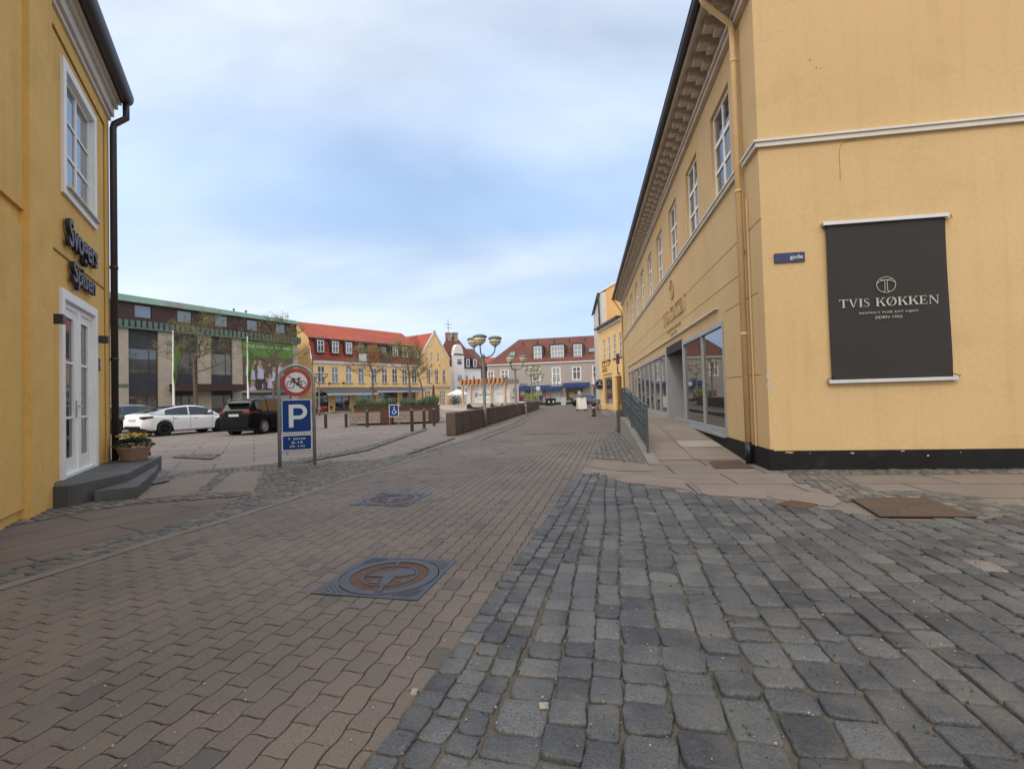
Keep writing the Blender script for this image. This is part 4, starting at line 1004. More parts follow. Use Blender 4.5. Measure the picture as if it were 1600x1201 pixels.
b = MB(); b.box(u0 + 0.16, u1 - 0.19, 0.148, 0.16, z0 + 0.28, z1 - 0.23); b.build('pane', M['glass_door'], d)
b = MB(); b.box(um - 0.11, um - 0.06, 0.10, 0.115, z0 + 0.95, z0 + 1.25); b.tube([(um - 0.085, 0.11, z0 + 1.15), (um - 0.085, 0.05, z0 + 1.15), (um + 0.05, 0.05, z0 + 1.15)], 0.012, 8); b.build('handle', M['chrome'], d)
b = MB(); b.box(u0 + 0.25, um - 0.25, 0.30, 0.32, z0 + 1.0, z0 + 1.9); b.build('notice', M['blind'], d)
sr = surround(door_h, False).build('surround', M['white'], d, bevel=0.006); sr.location.y = 0.085
# bold rounded letters
text('Svogers', 0.80, 2.50, 3.90, 4.50, -0.03, 0.065, M['letters'], LBD, bold=0.018)
text('Spisen', 1.02, 2.32, 3.40, 3.85, -0.03, 0.065, M['letters'], LBD, bold=0.018)
for nm in ('lettering',): pass
# wall lamps, entry phone
for (pu, z, lab) in ((0.22, 2.75, 'dark brown cube wall lamp left of the white door'), (2.86, 2.75, 'dark brown cube wall lamp between the white door and the drainpipe')):
    q = LF.o + LF.d * pu + Vector((LF.d.y, -LF.d.x)) * 0.0
    t = thing('wall_lamp', lab, 'lamp', (q.x, q.y, z), LF.ang, 'cube wall lamps beside the ochre house door')
    b = MB(); b.box(-0.065, 0.065, -0.17, -0.03, -0.07, 0.07); b.build('housing', M['drain_dark'], t, bevel=0.006)
    b = MB(); b.box(-0.045, 0.045, -0.03, 0.01, -0.055, 0.055); b.build('bracket', M['drain_dark'], t)
q = LF.o + LF.d * 2.80
t = thing('door_phone', 'small black door phone beside the white door frame', 'door phone', (q.x, q.y, 2.25), LF.ang)
b = MB(); b.box(-0.05, 0.05, -0.045, 0.0, -0.12, 0.12); b.build('case', M['black'], t, bevel=0.006)
b = MB(); b.box(-0.025, 0.025, -0.05, -0.0455, 0.0, 0.06); b.build('button_plate', M['galv'], t)
# ---- steps
ST = thing('entrance_steps', 'two dark granite entrance steps with cut corners below the white door', 'steps', tuple(LF.o), LF.ang)
def w2l(p): v = Vector(p) - LF.o; return (v.dot(LF.d), v.dot(Vector((-LF.d.y, LF.d.x))))
s1 = [(0.0, 0.0), (0.0, -0.30), (0.30, -0.62), (3.60, -0.95), (3.85, -0.70), (3.85, 0.0)]
e1 = [w2l(gp(68, 793)), w2l(gp(105, 791))]; s2a = w2l(gp(147, 784)); s2b = w2l(gp(215, 776)); s2c = w2l(gp(243, 748))
top = [(-0.02, 0.05), (-0.02, e1[0][1]), (e1[1][0], e1[1][1] - 0.02), (0.95, -0.78), (4.05, -0.86), (4.05, 0.05)]
b = MB(); b.prism(top, -0.03, 0.30); b.build('upper_step', M['step'], ST, bevel=0.012)
low = [(0.60, -0.66), (s2a[0], s2a[1]), (s2b[0], s2b[1]), (s2c[0], s2c[1]), (3.7, -0.85), (0.95, -0.785)]
b = MB(); b.prism(low, -0.03, 0.165); b.build('lower_step', M['step'], ST, bevel=0.012)
# ---- flower pot standing on the upper step
pq = LF.o + LF.d * 3.45 + Vector((LF.d.y, -LF.d.x)) * 0.46
FP = thing('flower_pot', 'pale terracotta pot of yellow flowers beside the dark drainpipe', 'flower pot', (pq.x, pq.y, 0.30), LF.ang)
b = MB(); b.lathe([(0.20, 0), (0.225, 0.02), (0.29, 0.24), (0.315, 0.25), (0.325, 0.31), (0.305, 0.315), (0.29, 0.27)], 32, mi=0, caps=False); b.lathe([(0.0, 0.0), (0.20, 0.0)], 32, caps=False); b.build('pot', M['pot'], FP, smooth=True)
b = MB(); a = -1.15; b.T = Matrix.Rotation(a, 4, 'Z') @ Matrix.Translation((0.262, 0, 0.13)) @ Matrix.Rotation(rad(-16), 4, 'Y') @ Matrix.Rotation(PI / 2, 4, 'Z')
for k in range(8): an = k * PI / 4; b.slab([(0.05 * math.cos(an + s) * r_, 0.05 * math.sin(an + s) * r_) for s, r_ in ((-0.1, 0.35), (-0.3, 1.0), (0.3, 1.0), (0.1, 0.35))], -0.012, 0.02)
b.ribbon([(0.07 * math.cos(k * PI / 8), 0.07 * math.sin(k * PI / 8)) for k in range(16)], 0.014, -0.012, 0.02, closed=True)
b.build('rosette', M['petal_red'], FP)
b = MB(); b.lathe([(0.0, 0.27), (0.295, 0.27)], 24, caps=False); b.build('soil', M['soil'], FP)
rs = random.Random(11); b = MB(); f1 = MB()
def leafquad(b, p, d, l, w, mi=0):
    d = d.normalized(); s = d.cross(Vector((rs.uniform(-1, 1), rs.uniform(-1, 1), rs.uniform(-1, 1)))).normalized()
    b.face([p - d * l * .5, p + s * w * .5, p + d * l * .5, p - s * w * .5], mi)
for i in range(900):
    r = 0.36 * math.sqrt(rs.random()); a = rs.uniform(0, 2 * PI); h = 0.33 + 0.15 * (1 - (r / 0.4) ** 2) * rs.uniform(0.3, 1) - (0.05 if r > 0.3 else 0)
    leafquad(b, Vector((r * math.cos(a), r * math.sin(a), h)), Vector((math.cos(a) + rs.gauss(0, .5), math.sin(a) + rs.gauss(0, .5), rs.uniform(-.2, 1))), rs.uniform(0.05, 0.09), rs.uniform(0.02, 0.035))
b.build('foliage', M['leaf'], FP)
for i in range(60):
    r = 0.27 * math.sqrt(rs.random()); a = rs.uniform(0, 2 * PI); c = Vector((r * math.cos(a), r * math.sin(a), 0.48 + 0.05 * (1 - r / 0.3) + rs.uniform(-0.01, 0.03))); mi = 0 if rs.random() < 0.85 else 1
    for k in range(6):
        an = 2 * PI * k / 6; d = Vector((math.cos(an), math.sin(an), 0.45)); leafquad(f1, c + d * 0.022, d, 0.05, 0.032, mi)
f1.build('flowers', [M['petal'], M['petal_red']], FP)
# ------------------------------------------------------------------ modern building with copper roof
GO, GE = Vector((-35.28, 43.27)), Vector((-26.35, 59.94)); GF = Frame(GO, GE - GO); GLEN = (GE - GO).length
GB = frame_root('modern_building', 'modern building of cream stone piers and dark panels under a green copper roof', 'building', GF)
EX = -9.0; BZ0, BZ1 = 8.6, 9.45                                # copper band
def U(px, py=580): return GF.uz(px, py)[0]
bays = [(U(201), U(248)), (U(271), U(310)), (U(330), U(364)), (U(378), U(456)), (U(154), U(166) + .2)]
piers_h = [(a, c, 0.0, 8.6) for a, c in bays if a < c]
b = MB(); wall(b, EX, GLEN, -0.05, 8.6, piers_h, 0.35)
b.T = Matrix(((0, -1, 0, GLEN), (1, 0, 0, 0), (0, 0, 1, 0), (0, 0, 0, 1))); wall(b, 0, 12, 0, 8.6, []); b.build('stone_wall', M['stone_cream'], GB)
Z = lambda px, py: GF.uz(px, py)[1]
for i, (a, c) in enumerate(bays[:4]):
    zA, zB, zC, zD = 6.85, 4.55, 2.45, 0.9
    if i == 3: zA, zB = 8.5, 2.6
    for q0, q1 in ((zA, 8.6), (zC, zB + (0 if i != 3 else 0.1)), (0.0, zD)):
        b = MB(); b.box(a, c, 0.2, 0.33, q0, q1)
        if i < 3 and q0 > 1:
            for k in range(1, 3): u = a + (c - a) * k / 3; b.box(u - 0.012, u + 0.012, 0.19, 0.2, q0 + .02, q1 - .02)
        b.build('panel', M['slate'], GB)
    if i < 3:
        window(GB, None, (a + .002, c - .002, zB, zA), 0.2, 2, (), 0.06, 0.06, 'brown_sheet', 'glass', mids=(0.72,))
    window(GB, None, (a + .002, c - .002, zD, zC), 0.2, 2, (), 0.07, 0.06, 'brown_sheet', 'glass', mids=(0.62,) if i != 1 else (0.33, 0.66))
b = MB(); u0, u1 = U(264, 605), U(374, 605)
b.slab([(u0, 2.85), (u1, 2.85), (u1 - 0.15, 3.55), (u0 + 0.15, 3.55)], -1.5, -1.42); b.box(u0, u1, -1.42, 0.0, 3.44, 3.54); b.slab([(u0, 2.85), (u0 + .08, 2.85), (u0 + .2, 3.5), (u0 + 0.15, 3.55)], -1.42, 0.0); b.box(u0 + .1, u1 - .1, -1.42, 0.0, 2.86, 2.92)
b.build('entrance_canopy', M['brown_sheet'], GB)
b = MB(); b.box(EX, GLEN + 0.05, -0.32, 0.0, BZ0, BZ0 + 0.13); u = EX
while u < GLEN:
    b.slab([(u, BZ0 + 0.13), (u + 0.30, BZ0 + 0.13), (u + 0.30, BZ1 - 0.16), (u + 0.15, BZ1 - 0.02), (u, BZ1 - 0.16)], -0.24, 0.0)
    b.slab([(u + 0.30, BZ0 + 0.13), (u + 0.48, BZ0 + 0.13), (u + 0.48, BZ1), (u + 0.30, BZ1)], -0.12, 0.0, 1); b.box(u, u + .30, -.12, 0, BZ1 - .16, BZ1, 1); u += 0.48
b.build('copper_band', [M['verdigris'], M['slate']], GB)
ZT = 11.1
mw = []
for q in ((211, 481, 238, 502), (278, 490, 301, 509), (337, 497.5, 357, 515), (387, 505, 404, 521.5), (432, 511.5, 447, 526)):
    a = GF.uz(q[0], (q[1] + q[3]) / 2); c = GF.uz(q[2], (q[1] + q[3]) / 2); mw.append((a[0], c[0], 9.72, 10.9))
b = MB(); b.T = Matrix.Translation((0, 0.10, 0)); wall(b, EX, GLEN, BZ1 - 0.1, ZT, mw, 0.3); b.T = Matrix(((0, -1, 0, GLEN), (1, 0, 0, 0), (0, 0, 1, 0), (0, 0, 0, 1))); wall(b, 0.1, 12, 8.6, ZT, [])
b.build('upper_storey', M['brown_sheet'], GB)
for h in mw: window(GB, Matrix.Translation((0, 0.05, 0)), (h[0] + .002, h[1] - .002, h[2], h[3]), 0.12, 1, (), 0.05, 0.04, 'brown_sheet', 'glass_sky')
b = MB(); b.box(EX, GLEN + 0.15, -0.30, 12, ZT - .06, ZT + 0.05)
b.slab([(EX, ZT + .05), (GLEN + .15, ZT + .05), (GLEN - .4, ZT + .34), (EX, ZT + .62)], -.26, 5)
roofquad(b, (EX, -0.25, ZT + 0.63), (GLEN - .4, -0.25, ZT + 0.35), (GLEN - 2.5, 5.5, ZT + .75), (EX, 5.5, ZT + .75)); b.build('roof', M['verdigris_roof'], GB)
b = MB()
for u, y in ((-0.5, 0.4), (6.2, 2.0), (11.2, 0.5), (12.6, 0.5)): b.tube([(u, y, ZT + 0.1), (u, y, ZT + 0.75)], 0.07, 8); b.lathe([(0.12, ZT + 0.72), (0.12, ZT + 0.85)], 8, (u, y, 0))
b.build('roof_vent', M['slate'], GB)
b = MB(); q = GF.uz(193, 602); b.box(q[0] - 0.35, q[0] + 0.35, -0.06, 0.0, q[1] - 0.14, q[1] + 0.14); b.build('small_sign', M['verdigris'], GB)
# large banner on the last bay
q = GF.quad((379, 534), (457, 544), (457, 600), (379, 600)); bu0, bu1 = q[0], q[1]; bzt = 8.48; bzm = 6.75; bzb = 2.95
qo = GF.o + GF.d * ((bu0 + bu1) / 2) + Vector((GF.d.y, -GF.d.x)) * 0.06
GBN = thing('facade_banner', 'large banner, green above a printed crowd, on the modern building', 'banner', (qo.x, qo.y, 0), GF.ang)
hw = (bu1 - bu0) / 2
b = MB(); b.box(-hw, hw, -0.02, 0.05, bzm, bzt); b.build('green_field', M['green_cloth'], GBN)
b = MB(); b.box(-hw, hw, -0.02, 0.05, bzb, bzm); b.build('picture_field', M['bark'], GBN)
text('lokal, handlet er vi sammen', -hw + 0.4, hw - 0.35, 7.72, 8.15, -0.02, 0.01, M['sign_white'], GBN)
b = MB(); rs = random.Random(5)
for i in range(26):
    u = -hw + 0.4 + (2 * hw - 0.8) * rs.random(); z = bzb + 0.6 + 2.5 * rs.random(); s = rs.uniform(0.28, 0.42); y = -0.021 - i * 0.0006
    mi = rs.choice((1, 2, 2, 3))
    b.slab([(u - s * 1.1, max(bzb, z - 1.3)), (u + s * 1.1, max(bzb, z - 1.3)), (u + s * 0.9, z - 0.3), (u + s * 0.3, z - 0.12), (u - s * 0.3, z - 0.12), (u - s * 0.9, z - 0.3)], y, y + 0.0004, mi)
    b.slab([(u + s * .62 * math.cos(k * PI / 5), z + 0.15 + s * .8 * math.sin(k * PI / 5)) for k in range(10)], y - 0.0002, y + 0.0002, 0)
b.build('printed_crowd', [M['skin'], M['poster_dark'], M['poster_pale'], M['bark']], GBN)
# ------------------------------------------------------------------ long yellow house with red mansard roof
YO, YE = Vector((-25.88, 62.77)), Vector((-14.69, 77.66)); YF = Frame(YO, YE - YO); YL = (YE - YO).length
YB = frame_root('mansard_house', 'long yellow house with a red tiled mansard roof and grey shop awnings', 'building', YF)
CZ = 6.9
xs = (502, 523.5, 545, 564.5, 584.5, 601, 617, 632.5, 647.5)
wx = [YF.uz(x, 585)[0] for x in xs]
wh_ = [(u - 0.52, u + 0.52, 3.95, 6.15) for u in wx]
gl_ = [(0.6, 2.4, 0.1, 2.7), (3.4, 5.6, 0.1, 2.7), (6.6, 10.0, 0.1, 2.7), (11.0, 14.0, 0.1, 2.7), (15.0, 17.6, 0.1, 2.7)]
b = MB(); wall(b, 0, YL, -0.05, CZ, wh_ + gl_, 0.15)
b.T = Matrix(((0, 1, 0, 0), (-1, 0, 0, 0), (0, 0, 1, 0), (0, 0, 0, 1))); 
b.face([(-10, 0, 0), (0, 0, 0), (0, 0, CZ), (-0.55, 0, 9.9), (-4.2, 0, 12.3), (-10, 0, 12.3)])
b.build('wall', M['yellow_far'], YB)
for h in wh_: window(YB, None, h, 0.04, 2, ((0.62, 0.08),), 0.08, 0.08, 'white', 'glass', sill='slate')
for k, h in enumerate(gl_): window(YB, None, h, 0.10, 3 if k > 1 else 2, ((0.72, 0.05),), 0.07, 0.06, 'slate', 'glass', name='shop_window')
b = MB(); b.box(-0.05, YL, -0.22, 0.0, CZ - 0.38, CZ - 0.15); b.box(-0.05, YL, -0.32, 0.0, CZ - 0.15, CZ); b.build('cornice', M['white'], YB)
b = MB(); b.box(-0.03, YL, -0.03, 0.0, 2.95, 3.12); b.build('fascia', M['trim'], YB)
RZ1, RZ2 = 9.9, 12.4
dorm = [YF.uz(x, 550)[0] for x in (499.5, 522.5, 543.5)] + [YF.uz(x, 552)[0] for x in (616, 631, 647.5)]
b = MB(); roofquad(b, (-0.02, -0.25, CZ + 0.02), (YL, -0.25, CZ + 0.02), (YL, 0.55, RZ1), (-0.02, 0.55, RZ1)); b.build('hanging_tiles', M['tile_wall'], YB)
b = MB(); b.box(-0.1, YL, -0.42, -0.2, CZ + 0.0, CZ + 0.1); b.box(-0.1, YL, 0.2, 0.5, RZ1 - 0.16, RZ1 - 0.02); b.tube([(0.05, -0.45, CZ), (0.05, -0.15, CZ - .4), (0.05, -0.12, 0)], 0.05, 6); b.build('gutter', M['zinc'], YB)
b = MB(); roofquad(b, (-0.15, 0.28, RZ1), (YL, 0.28, RZ1), (YL, 4.2, RZ2), (-0.15, 4.2, RZ2)); roofquad(b, (YL, 9, RZ1), (-0.15, 9, RZ1), (-0.15, 4.2, RZ2), (YL, 4.2, RZ2)); b.build('roof', M['tile_red'], YB)
for u in dorm:
    b = MB(); b.box(u - 0.62, u + 0.62, -0.22, 0.6, 7.75, 9.62); b.slab([(u - .62, 9.62), (u + .62, 9.62), (u + .35, 9.78), (u - .35, 9.78)], -0.28, 0.5); dm = b.build('dormer', M['zinc'], YB)
    T = Matrix.Translation((0, -0.30, 0)); h = (u - 0.47, u + 0.47, 7.95, 9.5)
    w = window(dm, T, h, 0.0, 2, ((0.64, 0.06),), 0.08, 0.07, 'white', 'glass')
for k, x in enumerate((565.5, 601)):
    u = YF.uz(x, 552)[0]
    b = MB(); b.box(u - 0.85, u - 0.75, -0.3, 0.6, CZ + .05, 9.55); b.box(u + .75, u + .85, -0.3, 0.6, CZ + .05, 9.55); b.box(u - .85, u + .85, -0.34, 0.6, 9.55, 9.7); b.box(u - .75, u + .75, 0.2, 0.3, CZ + .05, 9.55); lg = b.build('loggia', M['zinc'], YB)
    b = MB()
    for j in range(9): b.box(u - 0.72 + j * 0.16, u - 0.60 + j * 0.16, -0.28, -0.25, CZ + .12, CZ + 1.15)
    b.box(u - .75, u + .75, -0.29, -0.24, CZ + 1.15, CZ + 1.2); b.build('balustrade', M['white' if k == 0 else 'zinc'], lg)
    window(lg, Matrix.Translation((0, 0.12, 0)), (u - 0.5, u + 0.3, CZ + 0.15, 9.3), 0.0, 1, (0.5,), 0.08, 0.05, 'white', 'glass')
def awning(root, fr_u0, u1, zt, zb, out, m, val=0.22, name='awning', vm='alu'):
    b = MB(); u0 = fr_u0
    b.face([(u0, -0.02, zt), (u1, -0.02, zt), (u1, -out, zb), (u0, -out, zb)]); b.face([(u0, -0.02, zt - .03), (u0, -out, zb - .03), (u1, -out, zb - .03), (u1, -0.02, zt - .03)])
    b.face([(u0, -0.02, zt), (u0, -out, zb), (u0, -out, zb - .03), (u0, -0.02, zt - .03)]); b.face([(u1, -0.02, zt), (u1, -0.02, zt - .03), (u1, -out, zb - .03), (u1, -out, zb)])
    a = b.build(name, m, root)
    b = MB(); b.box(u0 - .02, u1 + .02, -out - 0.08, -out, zb - val, zb + 0.02); b.build('valance', M[vm], a)
    b = MB()
    for u in (u0 + 0.3, u1 - 0.3): b.tube([(u, -0.02, zt - 0.5), (u, -out * .55, zb - 0.25), (u, -out + .05, zb - 0.05)], 0.03, 6)
    b.build('arm', M['galv'], a)
    return a
awning(YB, 0.6, 8.4, 3.35, 2.45, 2.6, M['awning_grey'])
awning(YB, 8.8, 14.0, 3.38, 2.75, 1.9, M['awning_grey']); awning(YB, 14.1, 18.3, 3.38, 2.75, 1.9, M['awning_grey'])
b = MB()
for x, y in ((514, 599), (536, 598)): q = YF.uz(x, y); b.box(q[0] - .12, q[0] + .12, -0.25, 0, q[1] - .1, q[1] + .1)
b.build('wall_spotlight', M['black'], YB)
# ------------------------------------------------------------------ yellow gable house
HO = YE + (YE - YO).normalized() * 0.02; HFd = (YE - YO).normalized()
HF = Frame(HO, HFd); hu = HF.uz(702, 560)[0]
HB = frame_root('gable_house', 'yellow house with a steep white-edged gable facing the square', 'building', HF)
EZ_, AZ_ = 8.1, HF.uz(678.5, 519.6)[1]; HW_ = hu
def hx(px, py=580): return HF.uz(px, py)[0]
hw2 = [(hx(670) - .38, hx(670) + .38, 4.1, 6.3), (hx(682.5) - .38, hx(682.5) + .38, 4.1, 6.3), (hx(694) - .38, hx(694) + .38, 4.1, 6.3)]
hw1 = [(hx(674.5, 552) - .26, hx(674.5, 552) + .26, 8.15 - .6, 9.2 - .15), (hx(684.5, 552) - .26, hx(684.5, 552) + .26, 8.15 - .6, 9.2 - .15)]
hw0 = [(hx(667) - .55, hx(667) + .75, 0.3, 2.75), (hx(691.5) - .7, hx(691.5) + .6, 0.3, 2.75)]
zS = 9.3
b = MB(); wall(b, 0, HW_, -0.05, EZ_ - 0.7, hw2 + hw0, 0.15); mcx = HW_ / 2
def gx(z): return mcx * (z - (EZ_)) / (AZ_ - EZ_)
hz = [h for h in hw1]
b2 = MB()
# gable wall above the eaves in three strips round the two small windows
z0g, z1g = EZ_ - 0.7, AZ_
wall(b, gx(zS) + 0.02 if gx(zS) > 0 else 0, HW_ - gx(zS) - 0.02, z0g, zS, hz, 0.12)
L0 = max(gx(zS) + 0.02, 0)
b.face([(0, 0, z0g), (L0, 0, z0g), (L0, 0, zS), (gx(zS), 0, zS), (0, 0, EZ_)]); b.face([(HW_ - L0, 0, z0g), (HW_, 0, z0g), (HW_, 0, EZ_), (HW_ - gx(zS), 0, zS), (HW_ - L0, 0, zS)])
b.face([(gx(zS), 0, zS), (HW_ - gx(zS), 0, zS), (mcx, 0, AZ_)])
b.T = Matrix(((0, -1, 0, HW_), (1, 0, 0, 0), (0, 0, 1, 0), (0, 0, 0, 1))); wall(b, 0, 9, 0, EZ_, [])
b.build('wall', M['yellow_far'], HB)
for h in hw2 + hw1: window(HB, None, h, 0.03, 2, (0.6,), 0.07, 0.06, 'white', 'glass', sill='slate' if h in hw2 else None)
for h in hw0: window(HB, None, h, 0.05, 4, (0.25, 0.5, 0.75), 0.09, 0.07, 'white', 'glass', name='shop_window')
b = MB(); b.box(0, HW_, -0.05, 0, 3.05, 3.5); b.build('fascia', M['grey_plaster'], HB)
b = MB(); b.ribbon([(0 - .05, EZ_ - .1), (mcx, AZ_ + 0.15), (HW_ + .05, EZ_ - .1)], 0.32, -0.10, 0.12); b.box(mcx - .25, mcx + .25, -0.1, 0.12, AZ_ + 0.0, AZ_ + 0.35); b.build('gable_edging', M['trim'], HB)
b = MB(); roofquad(b, (0, 9, EZ_), (0, 0.1, EZ_), (mcx, 0.1, AZ_), (mcx, 9, AZ_)); roofquad(b, (HW_, 0.1, EZ_), (HW_, 9, EZ_), (mcx, 9, AZ_), (mcx, 0.1, AZ_)); 
rooftri(b, (-4.0, 0.6, RZ1 + .2), (0.4, 0.12, EZ_ + .5), (mcx, 4.2, AZ_ + .05))
b.build('roof', M['tile_red'], HB)
for x in (674, 687): u = hx(x, 566); b = MB(); b.box(u - .05, u + .05, -0.06, 0, 6.75, 7.15); b.build('wall_anchor', M['black'], HB)
# ------------------------------------------------------------------ white house with the curved gable
WO = Vector(dp(703.5, 600, 87.5)[:2]); WE = Vector(dp(752, 600, 92.5)[:2]); WF = Frame(WO, WE - WO); WL = (WE - WO).length
WB = frame_root('white_house', 'white house with a round-topped bay and a tall red tiled roof with two chimneys', 'building', WF)
ww = lambda px: WF.uz(px, 580)[0]
u0, u1 = ww(706.3), ww(722.5)
wz = WF.uz(735, 575)[1]
zE = wz; bayT = WF.uz(714, 554)[1]
def wrect(x0, y0, x1, y1): return WF.rect(x0, y0, x1, y1)
bh = [wrect(710.5, 560.5, 719.5, 571), wrect(711, 586, 720, 597.5)]
lw = [wrect(727, 586, 732, 593), wrect(738.5, 587, 743, 594), wrect(727, 605, 732, 618), wrect(738, 606, 743, 618)]
b = MB(); wall(b, -1.6, u0, -0.05, zE, [], 0.12); wall(b, u1, WL, -0.05, zE, lw, 0.12); b.T = Matrix.Translation((0, -0.6, 0)); wall(b, u0, u1, -0.05, bayT, bh, 0.12); b.T = None
b.face([(u0, -.6, 0), (u0, 0, 0), (u0, 0, bayT), (u0, -.6, bayT)][::-1]); b.face([(u1, -.6, 0), (u1, 0, 0), (u1, 0, bayT), (u1, -.6, bayT)])
n = 14; mc, rr = (u0 + u1) / 2, (u1 - u0) / 2
top_ = WF.uz(714, 538)[1]
b.slab([(u0, bayT)] + [(u1, bayT)] + [(mc + rr * 0.82 * math.cos(PI * k / n), bayT + 0.3 + (top_ - bayT - .3) * math.sin(PI * k / n)) for k in range(n + 1)], -0.62, 0.3)
b.T = Matrix(((0, -1, 0, WL), (1, 0, 0, 0), (0, 0, 1, 0), (0, 0, 0, 1))); wall(b, 0, 9, 0, zE, [])
b.build('wall', M['white_plaster'], WB)
for h in bh: window(WB, Matrix.Translation((0, -.6, 0)), h, 0.02, 1, (0.75,), 0.12, 0.08, 'white', 'glass')
for h in lw: window(WB, None, h, 0.02, 1, (0.7,), 0.08, 0.06, 'white', 'glass')
b = MB(); b.box(u0, u1, -.68, -.6, bayT - .1, bayT + .12); b.box(u0 - .0, WL, -0.25, 0.0, zE, zE + .18); b.build('cornice', M['slate'], WB)
rl, rr2 = WF.uz(691, 560), 0
apL = WF.uz(699.5, 524.5); apR = WF.uz(713, 527)
zR = WF.uz(704, 526.5, -3.0)[1]
apxL, apxR = WF.uz(699, 525, -3.0)[0], WF.uz(714, 525, -3.0)[0]
yR = 3.0
b = MB(); roofquad(b, (-3.8, -0.1, zE + .1), (WL + 0.1, -0.1, zE + .1), (apxR, yR, zR), (apxL, yR, zR)); rooftri(b, (WL + .1, -0.1, zE + .1), (WL + .1, 8, zE + .1), (apxR, yR, zR)); b.build('roof', M['tile_brown'], WB)
for x in (729.5, 740.5):
    h = wrect(x - 2.8, 561, x + 2.8, 573.5); b = MB(); b.box(h[0] - .15, h[1] + .15, -0.25, 1.6, h[2] - .2, h[3] + .2); dm = b.build('dormer', M['slate'], WB); window(dm, Matrix.Translation((0, -.33, 0)), h, 0, 1, (), 0.12, 0.06, 'white', 'glass')
for x in (700.5, 710.5):
    u = WF.uz(x, 520, -3.0)[0]; zt = WF.uz(x, 520.5, -3.0)[1] - .3; b = MB(); b.box(u - .42, u + .42, yR - .4, yR + .4, zR - 1.2, zt + .2); b.box(u - .5, u + .5, yR - .48, yR + .48, zt + .2, zt + .38); ch = b.build('chimney', M['brick_red'], WB)
    if x < 705:
        b = MB(); b.tube([(u, yR, zt + .3), (u, yR, zt + 3.0)], 0.04, 6); b.box(u - .8, u + .8, yR - .03, yR + .03, zt + 1.9, zt + 1.97); b.box(u - .5, u + .7, yR - .03, yR + .03, zt + 1.3, zt + 1.36); b.build('aerial', M['zinc'], ch)
b = MB(); a = WF.uz(712, 606); c = WF.uz(722, 606); text('Bodega', a[0], c[0], a[1] - .3, a[1] + .3, -0.6, 0.05, M['slate'], WB)
# small red roofs showing between the white and the grey house
for (x0, x1, yt, ye, Y, nm) in ((738, 764, 546, 572, 100, 'red roofed house behind the white house'), (752, 790, 560, 570, 118, 'orange red roofed house beyond the grey house')):
    p0 = dp(x0, 600, Y); p1 = dp(x1, 600, Y + 2); fr = Frame(p0[:2], (p1[0] - p0[0], p1[1] - p0[1])); l = math.hypot(p1[0] - p0[0], p1[1] - p0[1])
    t = frame_root('far_house', nm, 'house', fr); ze = fr.uz(x0, ye)[1]; zt = fr.uz(x0, yt)[1]
    b = MB(); wall(b, 0, l, -.05, ze, [(l * .3, l * .5, 4, 5.5)]); b.build('wall', M['brown_sheet' if Y == 100 else 'grey_plaster'], t)
    window(t, None, (l * .3, l * .5, 4, 5.5), 0.05, 2, (), 0.08, 0.06, 'white', 'glass')
    b = MB(); roofquad(b, (-.2, -.3, ze), (l + .2, -.3, ze), (l + .2 if Y > 110 else l * .6, 4, zt + .6), (-.2, 4, zt + .6)); b.build('roof', M['tile_brown' if Y == 100 else 'tile_red'], t)
# ------------------------------------------------------------------ grey house at the end
NO, NE = Vector((-3.81, 77.77)), Vector((13.33, 73.85)); NF = Frame(NO, NE - NO); NL = (NE - NO).length + 4
NB = frame_root('grey_house', 'long mauve grey house with a brown tiled roof, white dormers and blue awnings', 'building', NF)
ZE = 6.45
nx = [NF.uz(x, 600) [0] for x in (767, 789, 838, 869.5, 901.5, 933)]
nh = [(u - 0.62, u + 0.62, 3.75, 5.7) for u in nx]; nh[0] = (nx[0] - .5, nx[0] + .5, 3.4, 5.6); nh[3] = (nx[3] - .62, nx[3] + .62, 3.0, 5.75); nh[5] = (nx[5] - .6, nx[5] + .6, 3.1, 5.75)
ng = [NF.uz(x, 620)[0] for x in (803, 820, 828, 848, 852, 870, 885, 911, 927.5, 935)]
gh = [(ng[0] + .2, ng[1], 0.4, 2.6), (ng[2], ng[3], 0.2, 2.6), (ng[4], ng[5], 0.5, 2.6), (ng[6], ng[7], 0.6, 2.5), (ng[8], ng[9] + .3, 0.1, 2.5)]
b = MB(); wall(b, 0, NL, -.05, ZE, nh + gh, .14)
b.T = Matrix(((0, 1, 0, 0), (-1, 0, 0, 0), (0, 0, 1, 0), (0, 0, 0, 1))); wall(b, -9, 0, 0, ZE, []); b.build('wall', M['grey_plaster'], NB)
b = MB(); b.box(-0.05, NL, -.22, 0, ZE, ZE + .2); b.box(0.02, 0.1, -0.05, 0, 0, ZE); b.build('cornice', M['white'], NB)
b = MB(); b.box(0, NL, -.04, 0, -.02, 0.38); b.build('plinth', M['black_matte'], NB)
for k, h in enumerate(nh):
    w = window(NB, None, h, 0.02, 2, ((0.66, 0.09),), 0.10, 0.10, 'white', 'glass', casing=0.07)
    if k in (3, 5):
        b = MB(); z0 = h[2] - .1
        b.box(h[0] - .2, h[1] + .2, -.40, -.37, z0 + .95, z0 + 1.0); b.box(h[0] - .2, h[1] + .2, -.40, 0, z0 - .06, z0)
        for j in range(11): u = h[0] - .18 + j * (h[1] - h[0] + .36) / 10; b.box(u - .012, u + .012, -.39, -.375, z0, z0 + .95)
        b.build('balcony_railing', M['white'], w)
        b = MB()
        for j in range(3): u = h[0] + .1 + j * .5; b.slab([(u + .16 * math.cos(q * PI / 3), z0 + .45 + .2 * math.sin(q * PI / 3)) for q in range(6)], -.37, -.34)
        b.build('balcony_pots', M['white'], w)
for k, h in enumerate(gh): window(NB, None, h, 0.08, (2, 3, 2, 3, 1)[k], ((0.78, .05),), .06, .05, 'black', 'glass', name='shop_window')
